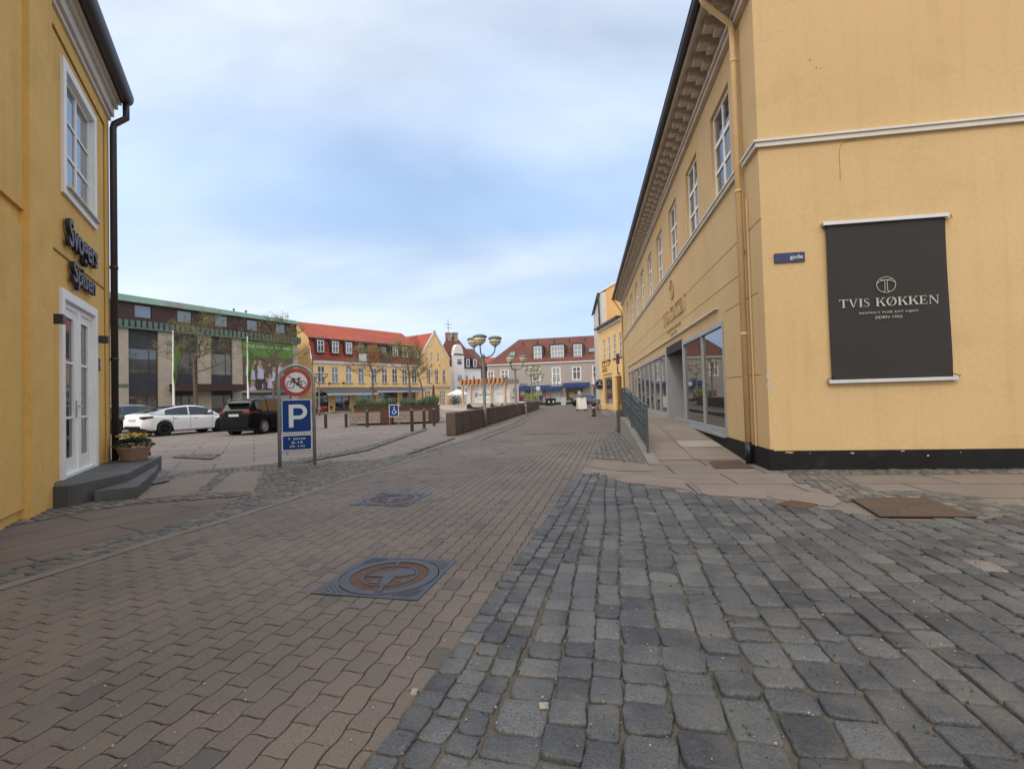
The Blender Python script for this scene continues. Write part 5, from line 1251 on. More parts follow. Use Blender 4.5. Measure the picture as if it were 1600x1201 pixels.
b = MB(); b.box(ng[4] + .05, ng[5] - 1.0, -.02, .03, .7, 2.2); b.box(ng[2] + .1, ng[2] + .9, -.02, .03, .5, 2.3); b.build('pink_panel', M['pink'], NB)
b = MB(); b.box(ng[5] - .9, ng[5] + .6, -.03, .03, .4, 2.3); b.build('pale_door', M['blind'], NB)
zRg = NF.uz(811, 530.5, -4.5)[1]; uR = NF.uz(811, 530.5, -4.5)[0]
b = MB(); roofquad(b, (-.2, -.3, ZE + .2), (NL, -.3, ZE + .2), (NL, 4.5, zRg), (uR, 4.5, zRg)); rooftri(b, (-.2, 9.3, ZE + .2), (-.2, -.3, ZE + .2), (uR, 4.5, zRg)); b.build('roof', M['tile_brown'], NB)
for x, dbl in ((840.5, 0), (871, 1), (903, 0)):
    u = NF.uz(x, 552, -.6)[0]; w_ = 1.0 if dbl else .62
    b = MB(); b.box(u - w_ - .28, u + w_ + .28, .45, 2.6, 6.75, 9.3); b.slab([(u - w_ - .3, 9.3), (u + w_ + .3, 9.3), (u + w_, 9.5), (u - w_, 9.5)], .38, 2.4); dm = b.build('dormer', M['zinc'], NB)
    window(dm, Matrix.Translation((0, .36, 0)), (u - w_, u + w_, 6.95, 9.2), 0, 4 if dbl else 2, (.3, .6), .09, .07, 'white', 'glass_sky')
for x in (802, 925):
    u = NF.uz(x, 550, -2)[0]; k = (zRg - ZE - .2) / 4.8; z = 8.2; y = (z - ZE - .2) / k - .3
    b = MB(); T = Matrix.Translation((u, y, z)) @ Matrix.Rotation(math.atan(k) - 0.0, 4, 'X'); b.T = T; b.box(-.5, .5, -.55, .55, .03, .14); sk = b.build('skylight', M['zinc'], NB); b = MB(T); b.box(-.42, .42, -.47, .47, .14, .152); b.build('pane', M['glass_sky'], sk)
b = MB(); k = (zRg - ZE - .2) / 4.8
for x in (817, 840, 866, 890, 914): u = NF.uz(x, 534, -3.5)[0]; y = 3.4; b.tube([(u, y, ZE + .2 + k * (y + .3)), (u, y, ZE + .75 + k * (y + .3))], .1, 6)
b.build('roof_vent', M['slate'], NB)
a0 = NF.uz(802, 605)[0]; a1 = NF.uz(877.5, 603)[0]; a2 = NF.uz(880, 603)[0]; a3 = NF.uz(921.5, 601)[0]
awning(NB, a0, a1, 3.05, 2.45, 1.3, M['awning_blue'], .20, vm='awning_blue'); awning(NB, a2, a3, 3.3, 2.75, 1.2, M['awning_blue'], .20, vm='awning_blue')
q = NF.rect(813, 599, 824, 603); text('MOLLE', q[0], q[1], q[2], q[3], 0, .05, M['plate_blue'], NB)
b = MB(); q = NF.rect(889, 613, 898, 620); b.box(q[0], q[1], .05, .075, q[2], q[3]); b.build('poster', M['gold'], NB)
b = MB(); q = NF.rect(909, 613, 916, 622); b.box(q[0], q[1], .05, .075, q[2], q[3]); b.slab([(NF.uz(905, 613)[0] + .3 * math.cos(k * PI / 6), NF.uz(905, 613)[1] + .3 * math.sin(k * PI / 6)) for k in range(12)], .05, .075); b.build('poster', M['white'], NB)
# ------------------------------------------------------------------ neighbours on the right side of the street
CO = Vector((8.5, 47.0)); CE = Vector((9.0, 39.45)); CF = Frame(CO, CE - CO); CL = (CE - CO).length
CB = frame_root('yellow_shop', 'two-storey yellow shop with deep openings next to the large corner building', 'building', CF)
cw = []
for x0, x1, yt, yb in ((941.5, 945.5, 525, 553), (949, 953.5, 520, 550), (957.5, 962.5, 513, 547), (966.5, 972, 508, 542)):
    a = CF.uz(x0, 530); c = CF.uz(x1, 530); cw.append((a[0], c[0] - .05, 4.45, 6.45))
d1 = (CF.uz(943, 610)[0], CF.uz(957, 610)[0], -0.02, 3.25); d2 = (CF.uz(961.5, 610)[0], CL - 0.35, -0.02, 2.9)
b = MB(); wall(b, 0, CL, -.05, 7.6, cw + [d1, d2], .16)
b.T = Matrix(((0, 1, 0, 0), (-1, 0, 0, 0), (0, 0, 1, 0), (0, 0, 0, 1))); wall(b, -9, 0, 0, 7.6, [])
b.T = None
b.box(d1[0], d1[1], .12, .9, 2.95, 3.25); b.box(d1[0], d1[1], .12, .9, 0, 0.5); b.box(d2[0], d2[1], 1.3, 1.4, 0, 2.9)
b.build('wall', M['yellow_far'], CB)
for h in cw: window(CB, None, h, .05, 2, (.35, .68), .07, .06, 'white', 'glass', sill='black')
b = MB(); b.box(d1[0], d1[1], .16, .20, .5, 2.95); b.build('shop_window', M['glass'], CB)
window(CB, None, (d2[0] + .2, d2[1] - .02, .4, 2.6), .8, 3, (), .05, .05, 'black', 'glass', name='shop_window')
b = MB(); b.box(-.05, CL, -.14, 0, 7.35, 7.6); b.build('cornice', M['trim'], CB)
b = MB(); b.box(-.1, CL, -.42, -.12, 7.6, 7.76); b.build('gutter', M['zinc'], CB)
b = MB(); roofquad(b, (-.1, -.2, 7.7), (CL, -.2, 7.7), (CL, 4, 9.6), (-.1, 4, 9.6)); b.build('roof', M['slate_roof'], CB)
a = CF.uz(941.5, 571); c = CF.uz(953.5, 571); text('LLO', a[0], c[0], 3.95, 4.55, 0, .06, M['gold'], CB); text('ANO', a[0], c[0] - 1.0, 3.45, 3.85, 0, .06, M['gold'], CB)
a = CF.uz(965.5, 573); b = MB(); b.box(a[0] - .3, a[0] + .5, -.05, 0, 3.9, 4.75); b.build('sign_panel', M['brown_sheet'], CB); text('L', a[0] - .1, a[0] + .6, 3.05, 3.75, 0, .05, M['brown_sheet'], CB)
# taller orange house behind, its gable towards us
QO = Vector((8.85, 47.3)); QF = Frame(QO, (0.99, -0.12))
QB = frame_root('tall_orange_house', 'tall house with a bare orange gable wall rising behind the yellow shop', 'building', QF)
z0g = QF.uz(933, 458)[1]; z1 = QF.uz(966, 441)
kq = (z1[1] - z0g) / z1[0]
b = MB(); b.face([(0.55, 0, 0), (9, 0, 0), (9, 0, z0g + kq * 5), (5, 0, z0g + kq * 5), (0.55, 0, z0g + kq * .55)])
b.build('gable_wall', M['orange_far'], QB)
b = MB(); b.T = Matrix(((0, 1, 0, 0), (-1, 0, 0, 0), (0, 0, 1, 0), (0, 0, 0, 1))); wall(b, -14, 0, 0, z0g, []); b.T = None; b.box(0, .55, 0.0, .3, 0, z0g + .1); b.build('corner_pilaster', M['trim'], QB)
b = MB(); b.ribbon([(-.25, z0g), (5, z0g + kq * 5.2), (9, z0g + kq * 5.2)], .16, -.12, .2); b.build('verge', M['white_plaster'], QB)
b = MB(); roofquad(b, (-.3, 14, z0g), (-.3, 0, z0g), (5, 0, z0g + kq * 5.2 + .1), (5, 14, z0g + kq * 5.2 + .1)); b.build('roof', M['slate_roof'], QB)
b = MB(); b.tube([(-.18, -.1, z0g), (-.12, -.12, 4.2), (-.1, -.12, 0)], .09, 8); b.build('drainpipe', M['zinc'], QB)
# ------------------------------------------------------------------ terrace behind the granite wall, kiosk
TZ = 0.62
terr = [(-2.0, 24.5), (2.9, 53.3), (2.0, 62), (-9, 62), (-7.2, 47), (-5.2, 36), (-3.4, 30)]
b = MB(); b.prism(terr, -0.01, TZ); tag(b.build('terrace_ground', M['deck']), kind='structure')
GW = thing('granite_wall', 'long low wall of brown granite blocks beside the road', 'wall', (-2.36, 18.5, 0))
pa, pb = Vector((0, 0)), Vector((2.74 + 2.36, 53.6 - 18.5)); d = (pb - pa).normalized(); n_ = Vector((-d.y, d.x))
L_w = (pb - pa).length; t = 0.0; rs = random.Random(6); b = MB(); k = 0
GW.rotation_euler.z = math.atan2(d.y, d.x)
while t < L_w - .2:
    l = min(rs.uniform(1.6, 2.6), L_w - t); j = rs.uniform(-.012, .012)
    b.box(t + .006, t + l - .006, -0.19 + j, 0.19 + j, 0, 0.86 + rs.uniform(-.012, .012)); t += l
o = b.build('blocks', M['granite'], GW, bevel=0.02)
KO = Vector(dp(722.5, 620, 45)[:2]); KE = Vector(dp(790, 620, 42.5)[:2]); KF = Frame(KO, KE - KO); KL = (KE - KO).length
KB = thing('kiosk', 'white kiosk container with an orange timber pergola frame and printed panels', 'kiosk', (KO.x, KO.y, TZ), KF.ang)
kz0 = 0.22; kz1 = KF.uz(757, 601)[1] - TZ; kzt = KF.uz(757, 592.5)[1] - TZ
b = MB(); b.box(-.2, KL + .2, -.35, 2.4, 0, kz0); b.build('deck', M['deck'], KB)
b = MB(); b.box(0.1, KL + .05, .55, 2.2, kz0, kz1 + .25); b.build('body', M['white'], KB, bevel=.02)
b = MB()
for u in (0.0, KL * .195, KL * .665, KL * .97): b.box(u, u + .16, -.10, .06, kz0, kz1)
b.box(-.02, KL, -.10, .06, kz1, kz1 + .12)
b.build('post', M['timber_pale'], KB)
b = MB()
for k in range(11):
    u = -.1 + (KL * .96) * k / 10
    for zz in (kz1 + .13, (kz1 + kzt) / 2 + .09): b.slab([(u, zz), (u + .20, zz), (u + .34, zz + (kzt - kz1) * .42), (u + .06, zz + (kzt - kz1) * .42)], -.30, .55)
b.build('pergola_slats', M['timber'], KB)
b = MB(); b.box(KL, KL + .08, -.1, 2.2, kzt - .45, kzt - .05); b.build('side_fascia', M['grey_plaster'], KB)
b = MB(); 
for u0, u1 in ((.22, KL * .175), (KL * .225, KL * .655), (KL * .70, KL * .955)): b.box(u0, u1, .48, .545, kz0 + .04, kz1)
pn = b.build('printed_panel', M['sign_white'], KB)
c = KL * .44
text('spar nord', c - .55, c + .95, kz1 - 1.05, kz1 - .72, .48, .01, M['plastic'], pn)
b = MB(); b.box(c - 1.0, c - .68, .465, .478, kz1 - 1.08, kz1 - .70); b.build('logo', M['sign_red'], pn); text('S', c - .95, c - .73, kz1 - 1.04, kz1 - .74, .464, .004, M['sign_white'], pn)
b = MB(); b.ribbon([(c + .1 + .24 * math.cos(k * PI / 12), kz0 + .95 + .24 * math.sin(k * PI / 12)) for k in range(24)], .09, .465, .479, closed=True)
for z in (.45, .32): b.box(c - .7, c + .8, .47, .479, kz0 + z, kz0 + z + .035)
for z in (1.6, .95, .78): b.box(KL * .74, KL * .92, .47, .479, kz0 + z, kz0 + z + .05)
b.build('print_lines', M['grey_plaster'], pn)
b = MB(); b.box(-.05, KL * .97, .56, .62, kz1 + .02, kzt); b.build('back_board', M['brown_sheet'], KB)
b = MB(); b.box(KL + .051, KL + .056, 1.2, 1.45, kz0 + .9, kz1 - .4); b.box(KL + .051, KL + .056, .9, 1.7, kz0 + .4, kz0 + .55); b.build('side_print', M['shopframe'], KB)
# low black bench sculptures on the terrace
def lounge(x, y, s, rz, lab):
    t = thing('lounger', lab, 'bench', (x, y, TZ), rz, 'black curled benches on the terrace')
    b = MB(); prof = [(-.62, .02), (-.62, .26), (-.52, .36), (-.40, .36), (-.30, .22), (-.2, .13), (.3, .12), (.46, .18), (.58, .34), (.68, .36), (.66, .25), (.52, .04), (.3, .0), (-.5, .0)]
    b.slab(prof, -.2, .2); b.build('shell', M['black_matte'], t, bevel=.02)
    b = MB(); b.box(-.5, -.4, -.22, .22, -.02, .02); b.box(.3, .4, -.22, .22, -.02, .02); b.build('runner', M['galv'], t); t.scale = (s, s, s)
for px, Y, s, lab in ((744, 34, 1.05, 'nearest black curled bench, left of the big street lamp'), (776, 39, .8, 'small black curled bench just right of the big street lamp'), (792.5, 44, .8, 'black curled bench below the right end of the kiosk'), (801, 47, .7, 'black curled bench beside the second street lamp')):
    p = dp(px, 635, Y); lounge(p[0], p[1], s, .05, lab)
# pale stone blocks
for px, py, w, h, lab in ((692, 645.5, .9, .55, 'pale stone block behind the corten planters'), (716, 648, 1.0, .75, 'pale stone block at the near end of the granite wall'), (683, 644, .9, .5, 'pale stone block nearest the gable house')):
    p = gp(px, py); t = thing('stone_block', lab, 'stone block', p, .4, 'pale stone blocks on the square'); b = MB(); b.box(-w / 2, w / 2, -.35, .35, 0, h); b.build('block', M['stone_pale'], t, bevel=.04); b = MB(); b.box(-w / 2 + .06, w / 2 - .06, -.29, .29, h, h + .03); b.build('seat_slab', M['granite_grey'], t, bevel=.01)
# ------------------------------------------------------------------ street lamps
def make_lamp(label, loc, rz):
    t = thing('street_lamp', label, 'street lamp', loc, rz, 'three-armed street lamps round the square')
    b = MB(); b.lathe([(.10, 0), (.10, .9), (.085, .95), (.075, 1.0), (.07, 3.45), (.085, 3.5), (.085, 3.62), (.03, 3.68)], 14); b.build('pole', M['lamp_pole'], t, smooth=True)
    for k in range(3):
        a = k * 2 * PI / 3; ca, sa = math.cos(a), math.sin(a)
        pr = [(.05, 3.52), (.25, 3.53), (.45, 3.63), (.58, 3.82), (.62, 4.05), (.62, 4.16)]
        b = MB(); b.tube([(r * ca, r * sa, z) for r, z in pr], .032, 8); ar = b.build('arm', M['lamp_arm'], t, smooth=True)
        c = (.62 * ca, .62 * sa, 4.10)
        b = MB(); b.lathe([(.07, 0), (.17, .05), (.25, .14), (.285, .24), (.295, .36)], 20, c, caps=True); bo_ = b.build('bowl', M['lamp_bowl'], ar, smooth=True)
        b = MB(); b.lathe([(.297, .36), (.345, .37), (.345, .40), (.32, .44), (.24, .49), (.10, .52), (.0, .525)], 20, c, caps=False); b.lathe([(.345, .37), (0.0, .37)], 20, c, caps=False)
        b.lathe([(.06, -.03), (.10, .005), (.095, .02), (.06, .0)], 16, c, caps=False); b.lathe([(.275, .195), (.288, .195), (.297, .225), (.284, .225)], 20, c, caps=False)
        b.build('cap', M['lamp_cap'], ar, smooth=True)
    return t
lamp0 = make_lamp('large three-armed street lamp rising close behind the granite wall, before the kiosk', (-1.36, 23.7), rad(20))
lamp0.scale = (1, 1, .955)
for loc, rz, lab in (((0.25, 35.5), .05, 'three-armed street lamp behind the granite wall, past the white side of the kiosk'), ((1.9, 47.3), .5, 'street lamp standing on the road side beside the stone bollard'),
                     ((2.62, 57.0), .25, 'street lamp rising from the green plant at the end of the wall'), ((3.55, 66.5), .1, 'farthest street lamp, in front of the blue awnings')):
    dup(lamp0, loc, rz, lab)
p = dp(499, 640, 51); dup(lamp0, (p[0], p[1]), .3, 'street lamp in front of the grey awning of the mansard house')
p = gp(844.5, 640)
t = thing('round_sign', 'small white round sign on a thin post at the end of the wall', 'sign', (3.2, 60, 0)); b = MB(); b.tube([(0, 0, 0), (0, 0, 2.6)], .03, 6); b.build('post', M['galv'], t); b = MB(); b.slab([(.28 * math.cos(k * PI / 8), 2.35 + .28 * math.sin(k * PI / 8)) for k in range(16)], -.06, -.03); b.build('disc', M['sign_white'], t)
# ------------------------------------------------------------------ bollards
def bollard(loc, h, lab, m, kind):
    t = thing('bollard', lab, 'bollard', loc, 0, 'dark bollards of the square' if kind == 0 else None)
    if kind == 0:
        b = MB(); b.box(-.065, .065, -.065, .065, 0, h); b.build('post', m, t, bevel=.012); b = MB(); b.lathe([(.06, h), (.06, h + .025), (.03, h + .04)], 10); b.build('cap', M['galv'], t)
    else:
        b = MB(); b.lathe([(.14, 0), (.14, .1), (.11, .14), (.105, h - .1), (.12, h - .08), (.12, h - .02), (.05, h)], 14); b.build('post', m, t, smooth=True); b = MB(); b.lathe([(.112, h - .35), (.115, h - .35), (.115, h - .27), (.112, h - .27)], 14, caps=False); b.build('band', M['sign_white'], t)
    return t
for (px, py, yt, lab) in ((509, 668.5, 647, 'leftmost dark bollard, in front of the grey awnings'), (541, 667.5, 646, 'dark bollard just left of the near corten planter'), (574, 667, 642, 'dark bollard in front of the near planter bench'),
                          (644, 674, 640.5, 'nearest and tallest dark bollard, right of the wheelchair sign'), (663, 669, 640.5, 'dark bollard in front of the second planter'), (678.5, 665, 639, 'dark bollard at the right end of the second planter')):
    p = gp(px, py); h = (py - yt) / FPX * p[1]; bollard(p, h, lab, M['bollard'], 0)
p = gp(821.5, 646); bollard(p, .98, 'grey round bollard beside the far part of the granite wall', M['galv'], 1)
p = gp(928, 650.5); bollard(p, .88, 'dark round bollard with a white band near the yellow shop', M['bollard'], 1)
# ------------------------------------------------------------------ signs
def signframe(h, w):
    n = 16; r = w / 2
    return [(-r, 0, 0), (-r, 0, h - r)] + [(-r * math.cos(PI * k / n), 0, h - r + r * math.sin(PI * k / n)) for k in range(1, n)] + [(r, 0, h - r), (r, 0, 0)]
SL, SR = Vector(gp(437.5, 731)), Vector(gp(492, 727)); SD = SR - SL; sw = SD.length
SG = thing('parking_sign', 'arched steel sign frame with no-cycling, parking and time plates', 'traffic sign', tuple((SL + SR) / 2), math.atan2(SD.y, SD.x))
SF = Frame(SL, SD); toph = SF.uz(461, 571)[1]
b = MB(); b.tube(signframe(toph, sw), .038, 10); b.build('frame', M['galv'], SG, smooth=True)
hw_ = sw / 2 - .05
zp1, zp0 = SF.uz(462, 624)[1], SF.uz(462, 675.5)[1]; zt1, zt0 = SF.uz(462, 679)[1], SF.uz(462, 703)[1]
def rr_poly(x0, x1, z0, z1, r, n=5):
    return [(cx + r * math.cos(a), cz + r * math.sin(a)) for cx, cz, a0 in ((x1 - r, z0 + r, -PI / 2), (x1 - r, z1 - r, 0), (x0 + r, z1 - r, PI / 2), (x0 + r, z0 + r, PI)) for a in [a0 + PI / 2 * k / n for k in range(n + 1)]]
for z0_, z1_, nm in ((zp0, zp1, 'parking_plate'), (zt0, zt1, 'time_plate')):
    b = MB(); b.slab(rr_poly(-hw_, hw_, z0_, z1_, .04), -.030, -.018); pl = b.build(nm, M['sign_white'], SG)
    b = MB(); b.slab(rr_poly(-hw_ + .016, hw_ - .016, z0_ + .016, z1_ - .016, .03), -.0325, -.030); b.build('blue_face', M['sign_blue'], pl)
    if nm == 'parking_plate':
        H = z1_ - z0_; b = MB(); x0, x1 = -hw_ * .53, hw_ * .70; za, zb = z0_ + H * .16, z0_ + H * .85; st = hw_ * .30
        b.box(x0, x0 + st, -.0355, -.033, za, zb)
        n = 14; zc = zb - H * .225; ro = H * .225; ri = ro - st * .9; xm = x1 - ro
        outl = [(x0 + st, zb), (xm, zb)]; 
        b.slab([(x0 + st, zb - st * .9), (xm, zb - st * .9), (xm, zb), (x0 + st, zb)], -.0355, -.033); b.slab([(x0 + st, zc - ro), (xm, zc - ro), (xm, zc - ro + st * .9), (x0 + st, zc - ro + st * .9)], -.0355, -.033)
        for k in range(n):
            a0, a1 = -PI / 2 + PI * k / n, -PI / 2 + PI * (k + 1) / n
            b.slab([(xm + ri * math.cos(a0), zc + ri * math.sin(a0)), (xm + ro * math.cos(a0), zc + ro * math.sin(a0)), (xm + ro * math.cos(a1), zc + ro * math.sin(a1)), (xm + ri * math.cos(a1), zc + ri * math.sin(a1))], -.0355, -.033)
        b.build('letter', M['sign_white'], pl)
    else:
        H = z1_ - z0_
        for s_, zz, w2 in (('1 time', .69, .165), ('8-18', .43, .11), ('(8-14)', .17, .15)): text(s_, -w2, w2, z0_ + H * zz, z0_ + H * (zz + .155), -.033, .0025, M['sign_white'], pl)
zc = SF.uz(461.5, 597.5)[1]; R0 = sw / 2 - .045
b = MB(); circ = lambda r, n=40, c=zc: [(r * math.cos(2 * PI * k / n), c + r * math.sin(2 * PI * k / n)) for k in range(n)]
b.slab(circ(R0), -.030, -.018); di = b.build('no_cycling_plate', M['sign_red'], SG)
b = MB(); b.slab(circ(R0 * .735), -.0325, -.030); b.build('white_face', M['sign_white'], di)
b = MB(); a = rad(-42); ca, sa = math.cos(a), math.sin(a); q = R0 * .74; w_ = R0 * .06
b.slab([(-q * ca - w_ * -sa * -1, zc - q * sa - w_ * ca), (q * ca + w_ * sa, zc + q * sa - w_ * ca), (q * ca - w_ * sa, zc + q * sa + w_ * ca), (-q * ca - w_ * sa, zc - q * sa + w_ * ca)], -.0338, -.0328); b.build('red_bar', M['sign_red'], di)
b = MB(); S = R0; P = lambda u, v: (u * S, zc + v * S); y0, y1 = -.0355, -.0342
for cxw in (-.38, .40): b.ribbon([P(cxw + .25 * math.cos(k * PI / 12), -.16 + .25 * math.sin(k * PI / 12)) for k in range(24)], .055 * S, y0, y1, closed=True)
for pts, w in (([(-.38, -.16), (-.27, .20), (-.24, .30), (-.10, .30)], .045), ([(-.26, .22), (.18, .22)], .05), ([(-.26, .20), (.08, -.18)], .06), ([(.08, -.18), (.20, .30)], .05), ([(.08, -.18), (.40, -.16)], .05), ([(.18, .2), (.40, -.16)], .04), ([(.10, .31), (.30, .31)], .07)):
    b.ribbon([P(*p) for p in pts], w * 1.45 * S, y0, y1)
b.slab([P(.08 + .07 * math.cos(k * PI / 5), -.18 + .07 * math.sin(k * PI / 5)) for k in range(10)], y0 - .0002, y1)
b.build('bicycle_mark', M['sign_black'], di)
for z in (zp1 + .02, (zp0 + zt1) / 2, zt0 - .012):
    b = MB(); b.box(-sw / 2, sw / 2, -.018, -.006, z - .008, z + .008)
    if z > zt0:
        for u in (-.15, .15): b.box(u - .012, u + .012, -.028, -.006, z - .02, z + .02)
    b.build('clamp_bar', M['galv'], SG)
# wheelchair sign
WC = Vector(gp(616.3, 666)); 
WS = thing('wheelchair_sign', 'small blue wheelchair parking sign on two thin posts', 'traffic sign', tuple(WC), rad(-14)); k = WC.length / FPX
b = MB(); b.tube([(-7.8 * k, 0, 0), (-7.8 * k, 0, 20 * k)], .02, 6); b.tube([(7.8 * k, 0, 0), (7.8 * k, 0, 20 * k)], .02, 6); b.build('post', M['wood'], WS)
z0_, z1_ = 14.5 * k, 33 * k; hw2_ = 8 * k
b = MB(); b.slab(rr_poly(-hw2_, hw2_, z0_, z1_, .04), -.03, -.022); pl = b.build('plate', M['sign_white'], WS)
b = MB(); b.slab(rr_poly(-hw2_ + .03, hw2_ - .03, z0_ + .03, z1_ - .03, .03), -.033, -.0302); b.build('blue_face', M['sign_blue'], pl)
b = MB(); zc2 = (z0_ + z1_) / 2; S = hw2_; P = lambda u, v: (u * S, zc2 + v * S)
b.slab([P(.08 + .11 * math.cos(q * PI / 6), .62 + .11 * math.sin(q * PI / 6)) for q in range(12)], -.036, -.0335)
b.ribbon([P(.08, .5), P(.05, .05), P(.38, .03), P(.5, -.4)], .12 * S, -.036, -.0335); b.ribbon([P(.02 + .36 * math.cos(a), -.22 + .36 * math.sin(a)) for a in [rad(130) + rad(235) * q / 14 for q in range(15)]], .10 * S, -.036, -.0335); b.ribbon([P(-.05, .28), P(-.62, -.5)], .001, -.036, -.0335)
b.build('wheelchair_mark', M['sign_white'], pl)
# A-frame board, hanging round sign
p = gp(909, 641.5); AB = thing('pavement_sign', 'white A-frame pavement board standing in the road', 'pavement sign', p, rad(12))
for s, nm in ((-1, 'board'), (1, 'board')):
    b = MB(Matrix.Translation((0, 0, 0)) @ Matrix.Rotation(-s * rad(14), 4, 'X')); b.box(-.40, .40, -.02, .02, .12, 1.12); 
    b.T = Matrix.Translation((0, s * .30, 0)) @ Matrix.Rotation(s * rad(14), 4, 'X'); b = MB(b.T); b.box(-.42, .42, -.02, .02, .15, 1.2); bd = b.build(nm, M['white'], AB, bevel=.01)
    b = MB(b.T); b.box(-.40, -.30, -.025, .025, 0, .15); b.box(.30, .40, -.025, .025, 0, .15); b.build('foot', M['black_matte'], bd)
b = MB(); b.box(-.12, .12, -.1, .1, 1.16, 1.22); b.build('hinge', M['galv'], AB)
hp = dp(937, 601, 46.0); t = thing('hanging_sign', 'round black hanging sign on a bracket at the corner of the yellow shop', 'sign', (hp[0], hp[1], hp[2]), 0)
b = MB(); b.slab([(.48 * math.cos(q * PI / 12), .48 * math.sin(q * PI / 12)) for q in range(24)], -.05, .05); b.build('disc', M['black'], t); b = MB(); b.ribbon([(.40 * math.cos(q * PI / 12), .40 * math.sin(q * PI / 12)) for q in range(24)], .03, -.053, -.051, closed=True); b.slab([(-.25, -.02), (.25, -.02), (.2, .04), (-.2, .04)], -.053, -.051); b.slab([(-.08, .08), (.08, .08), (.05, .28), (-.05, .28)], -.053, -.051); b.build('mark', M['poster_pale'], t)
b = MB(); b.tube([(-.1, 0, .5), (.45, 0, .5)], .025, 6); b.tube([(0, 0, .48), (0, 0, .5)], .02, 6); b.build('bracket', M['black'], t)
# ------------------------------------------------------------------ manholes, grates, plate
def manhole(c, lab, rz, up):
    t = thing('manhole_cover', lab, 'manhole cover', (c.x, c.y, 0.0), rz, 'square cast iron manhole covers in the road')
    Zt = 0.019
    b = MB(); n = 40; H = .415
    def ringpts(r): return [(r * math.cos(2 * PI * k / n), r * math.sin(2 * PI * k / n)) for k in range(n)]
    def sq(k): a = 2 * PI * k / n; c_, s_ = math.cos(a), math.sin(a); m = H / max(abs(c_), abs(s_)); return (c_ * m, s_ * m)
    ri = ringpts(.388)
    corners = {5, 15, 25, 35}
    for k in range(n):
        j = (k + 1) % n; a, a2 = sq(k), sq(j); b.face([(*ri[k], Zt), (*a, Zt), (*a2, Zt), (*ri[j], Zt)]); b.face([(*a, Zt), (*a, -.01), (*a2, -.01), (*a2, Zt)]); b.face([(*ri[k], Zt), (*ri[j], Zt), (*ri[j], Zt - .012), (*ri[k], Zt - .012)])
    for sx in (-1, 1):
        for sy in (-1, 1):
            for q in (.0, .035, .07): 
                m_ = .40 - q; l = .05 + q * .9
                b.T = Matrix.Translation((sx * (.335 - q * .7), sy * (.335 - q * .7), 0)) @ Matrix.Rotation(math.atan2(sx * -1, sy) if sx * sy > 0 else math.atan2(-sx, sy), 4, 'Z'); b.box(-l, l, -.006, .006, Zt, Zt + .003); b.T = None
    b.build('frame', M['castiron'], t)
    b = MB()
    def ann(r0, r1, z, mi=0, a0=0, a1=2 * PI, nn=48):
        for k in range(nn):
            p, q = a0 + (a1 - a0) * k / nn, a0 + (a1 - a0) * (k + 1) / nn
            b.face([(r0 * math.cos(p), r0 * math.sin(p), z), (r1 * math.cos(p), r1 * math.sin(p), z), (r1 * math.cos(q), r1 * math.sin(q), z), (r0 * math.cos(q), r0 * math.sin(q), z)], mi)
    ann(.305, .378, Zt + .001); 
    b.lathe([(.378, Zt - .012), (.378, Zt + .001)], 48, caps=False); b.lathe([(.305, Zt + .001), (.305, Zt - .006)], 48, caps=False)
    ann(0, .306, Zt - .006, 1)
    for a0, a1 in ((rad(15), rad(165)), (rad(195), rad(345))): pass
    ann(.205, .222, Zt - .001)
    b.lathe([(.222, Zt - .001), (.222, Zt - .006)], 48, caps=False)
    # relief: fan-shaped canopy on a trunk, inside the inner ring
    T2 = Matrix.Rotation(up, 4, 'Z')
    b.T = T2
    fan = [(-.19, .02)] + [(.20 * math.cos(a), -.0 + .20 * math.sin(a)) for a in [rad(20) + rad(45) * k / 6 for k in range(7)]] + [(-.05, .10)]
    b.prism([(-.195, -.005), (.10, -.04), (.195, .01), (.185, .07), (.14, .14), (.05, .13), (-.06, .07)], Zt - .006, Zt + .0005, 0)
    b.prism([(-.03, -.20), (.03, -.20), (.05, -.02), (-.05, .0)], Zt - .006, Zt + .0003, 0)
    for u in (-.10, .12): b.prism([(u - .03, -.14), (u + .05, -.16), (u + .02, -.06)], Zt - .006, Zt - .002, 0)
    for s in (1, -1): b.prism([(-.012, s * .205), (.012, s * .205), (.012, s * .306), (-.012, s * .306)], Zt - .006, Zt + .0005, 0)
    b.box(-.03, .03, -.345, -.325, Zt - .004, Zt + .0015, 2)
    b.build('cover', [M['castiron'], M['rust'], M['black_matte']], t)
    return t
manhole(mh_c, 'square cast iron manhole cover in the brick road, right beside the grey setts', -rad(12.5), rad(12.5))
manhole(mh2_c, 'square cast iron manhole cover in the brick road, level with the entrance steps', -rad(12.5), rad(12.5))
def grate(pts, lab, n, m):
    c = sum((Vector(p) for p in pts), Vector((0, 0))) / 4; ax = ((Vector(pts[1]) - Vector(pts[0])) + (Vector(pts[2]) - Vector(pts[3]))) / 2; ay = ((Vector(pts[3]) - Vector(pts[0])) + (Vector(pts[2]) - Vector(pts[1]))) / 2
    t = thing('drain_grate', lab, 'drain grate', (c.x, c.y, 0.024), math.atan2(ax.y, ax.x)); lx, ly = ax.length / 2, ay.length / 2
    b = MB()
    for q in ((-lx, lx, -ly, -ly + .03), (-lx, lx, ly - .03, ly), (-lx, -lx + .03, -ly + .03, ly - .03), (lx - .03, lx, -ly + .03, ly - .03)): b.box(q[0], q[1], q[2], q[3], -.005, .022)
    for k in range(n): x = -lx + .03 + (2 * lx - .06) * (k + .5) / n; b.box(x - .012, x + .012, -ly + .03, ly - .03, 0, .018)
    b.build('bars', m, t); b = MB(); b.box(-lx + .01, lx - .01, -ly + .01, ly - .01, -.004, .002); b.build('pit', M['black_matte'], t)
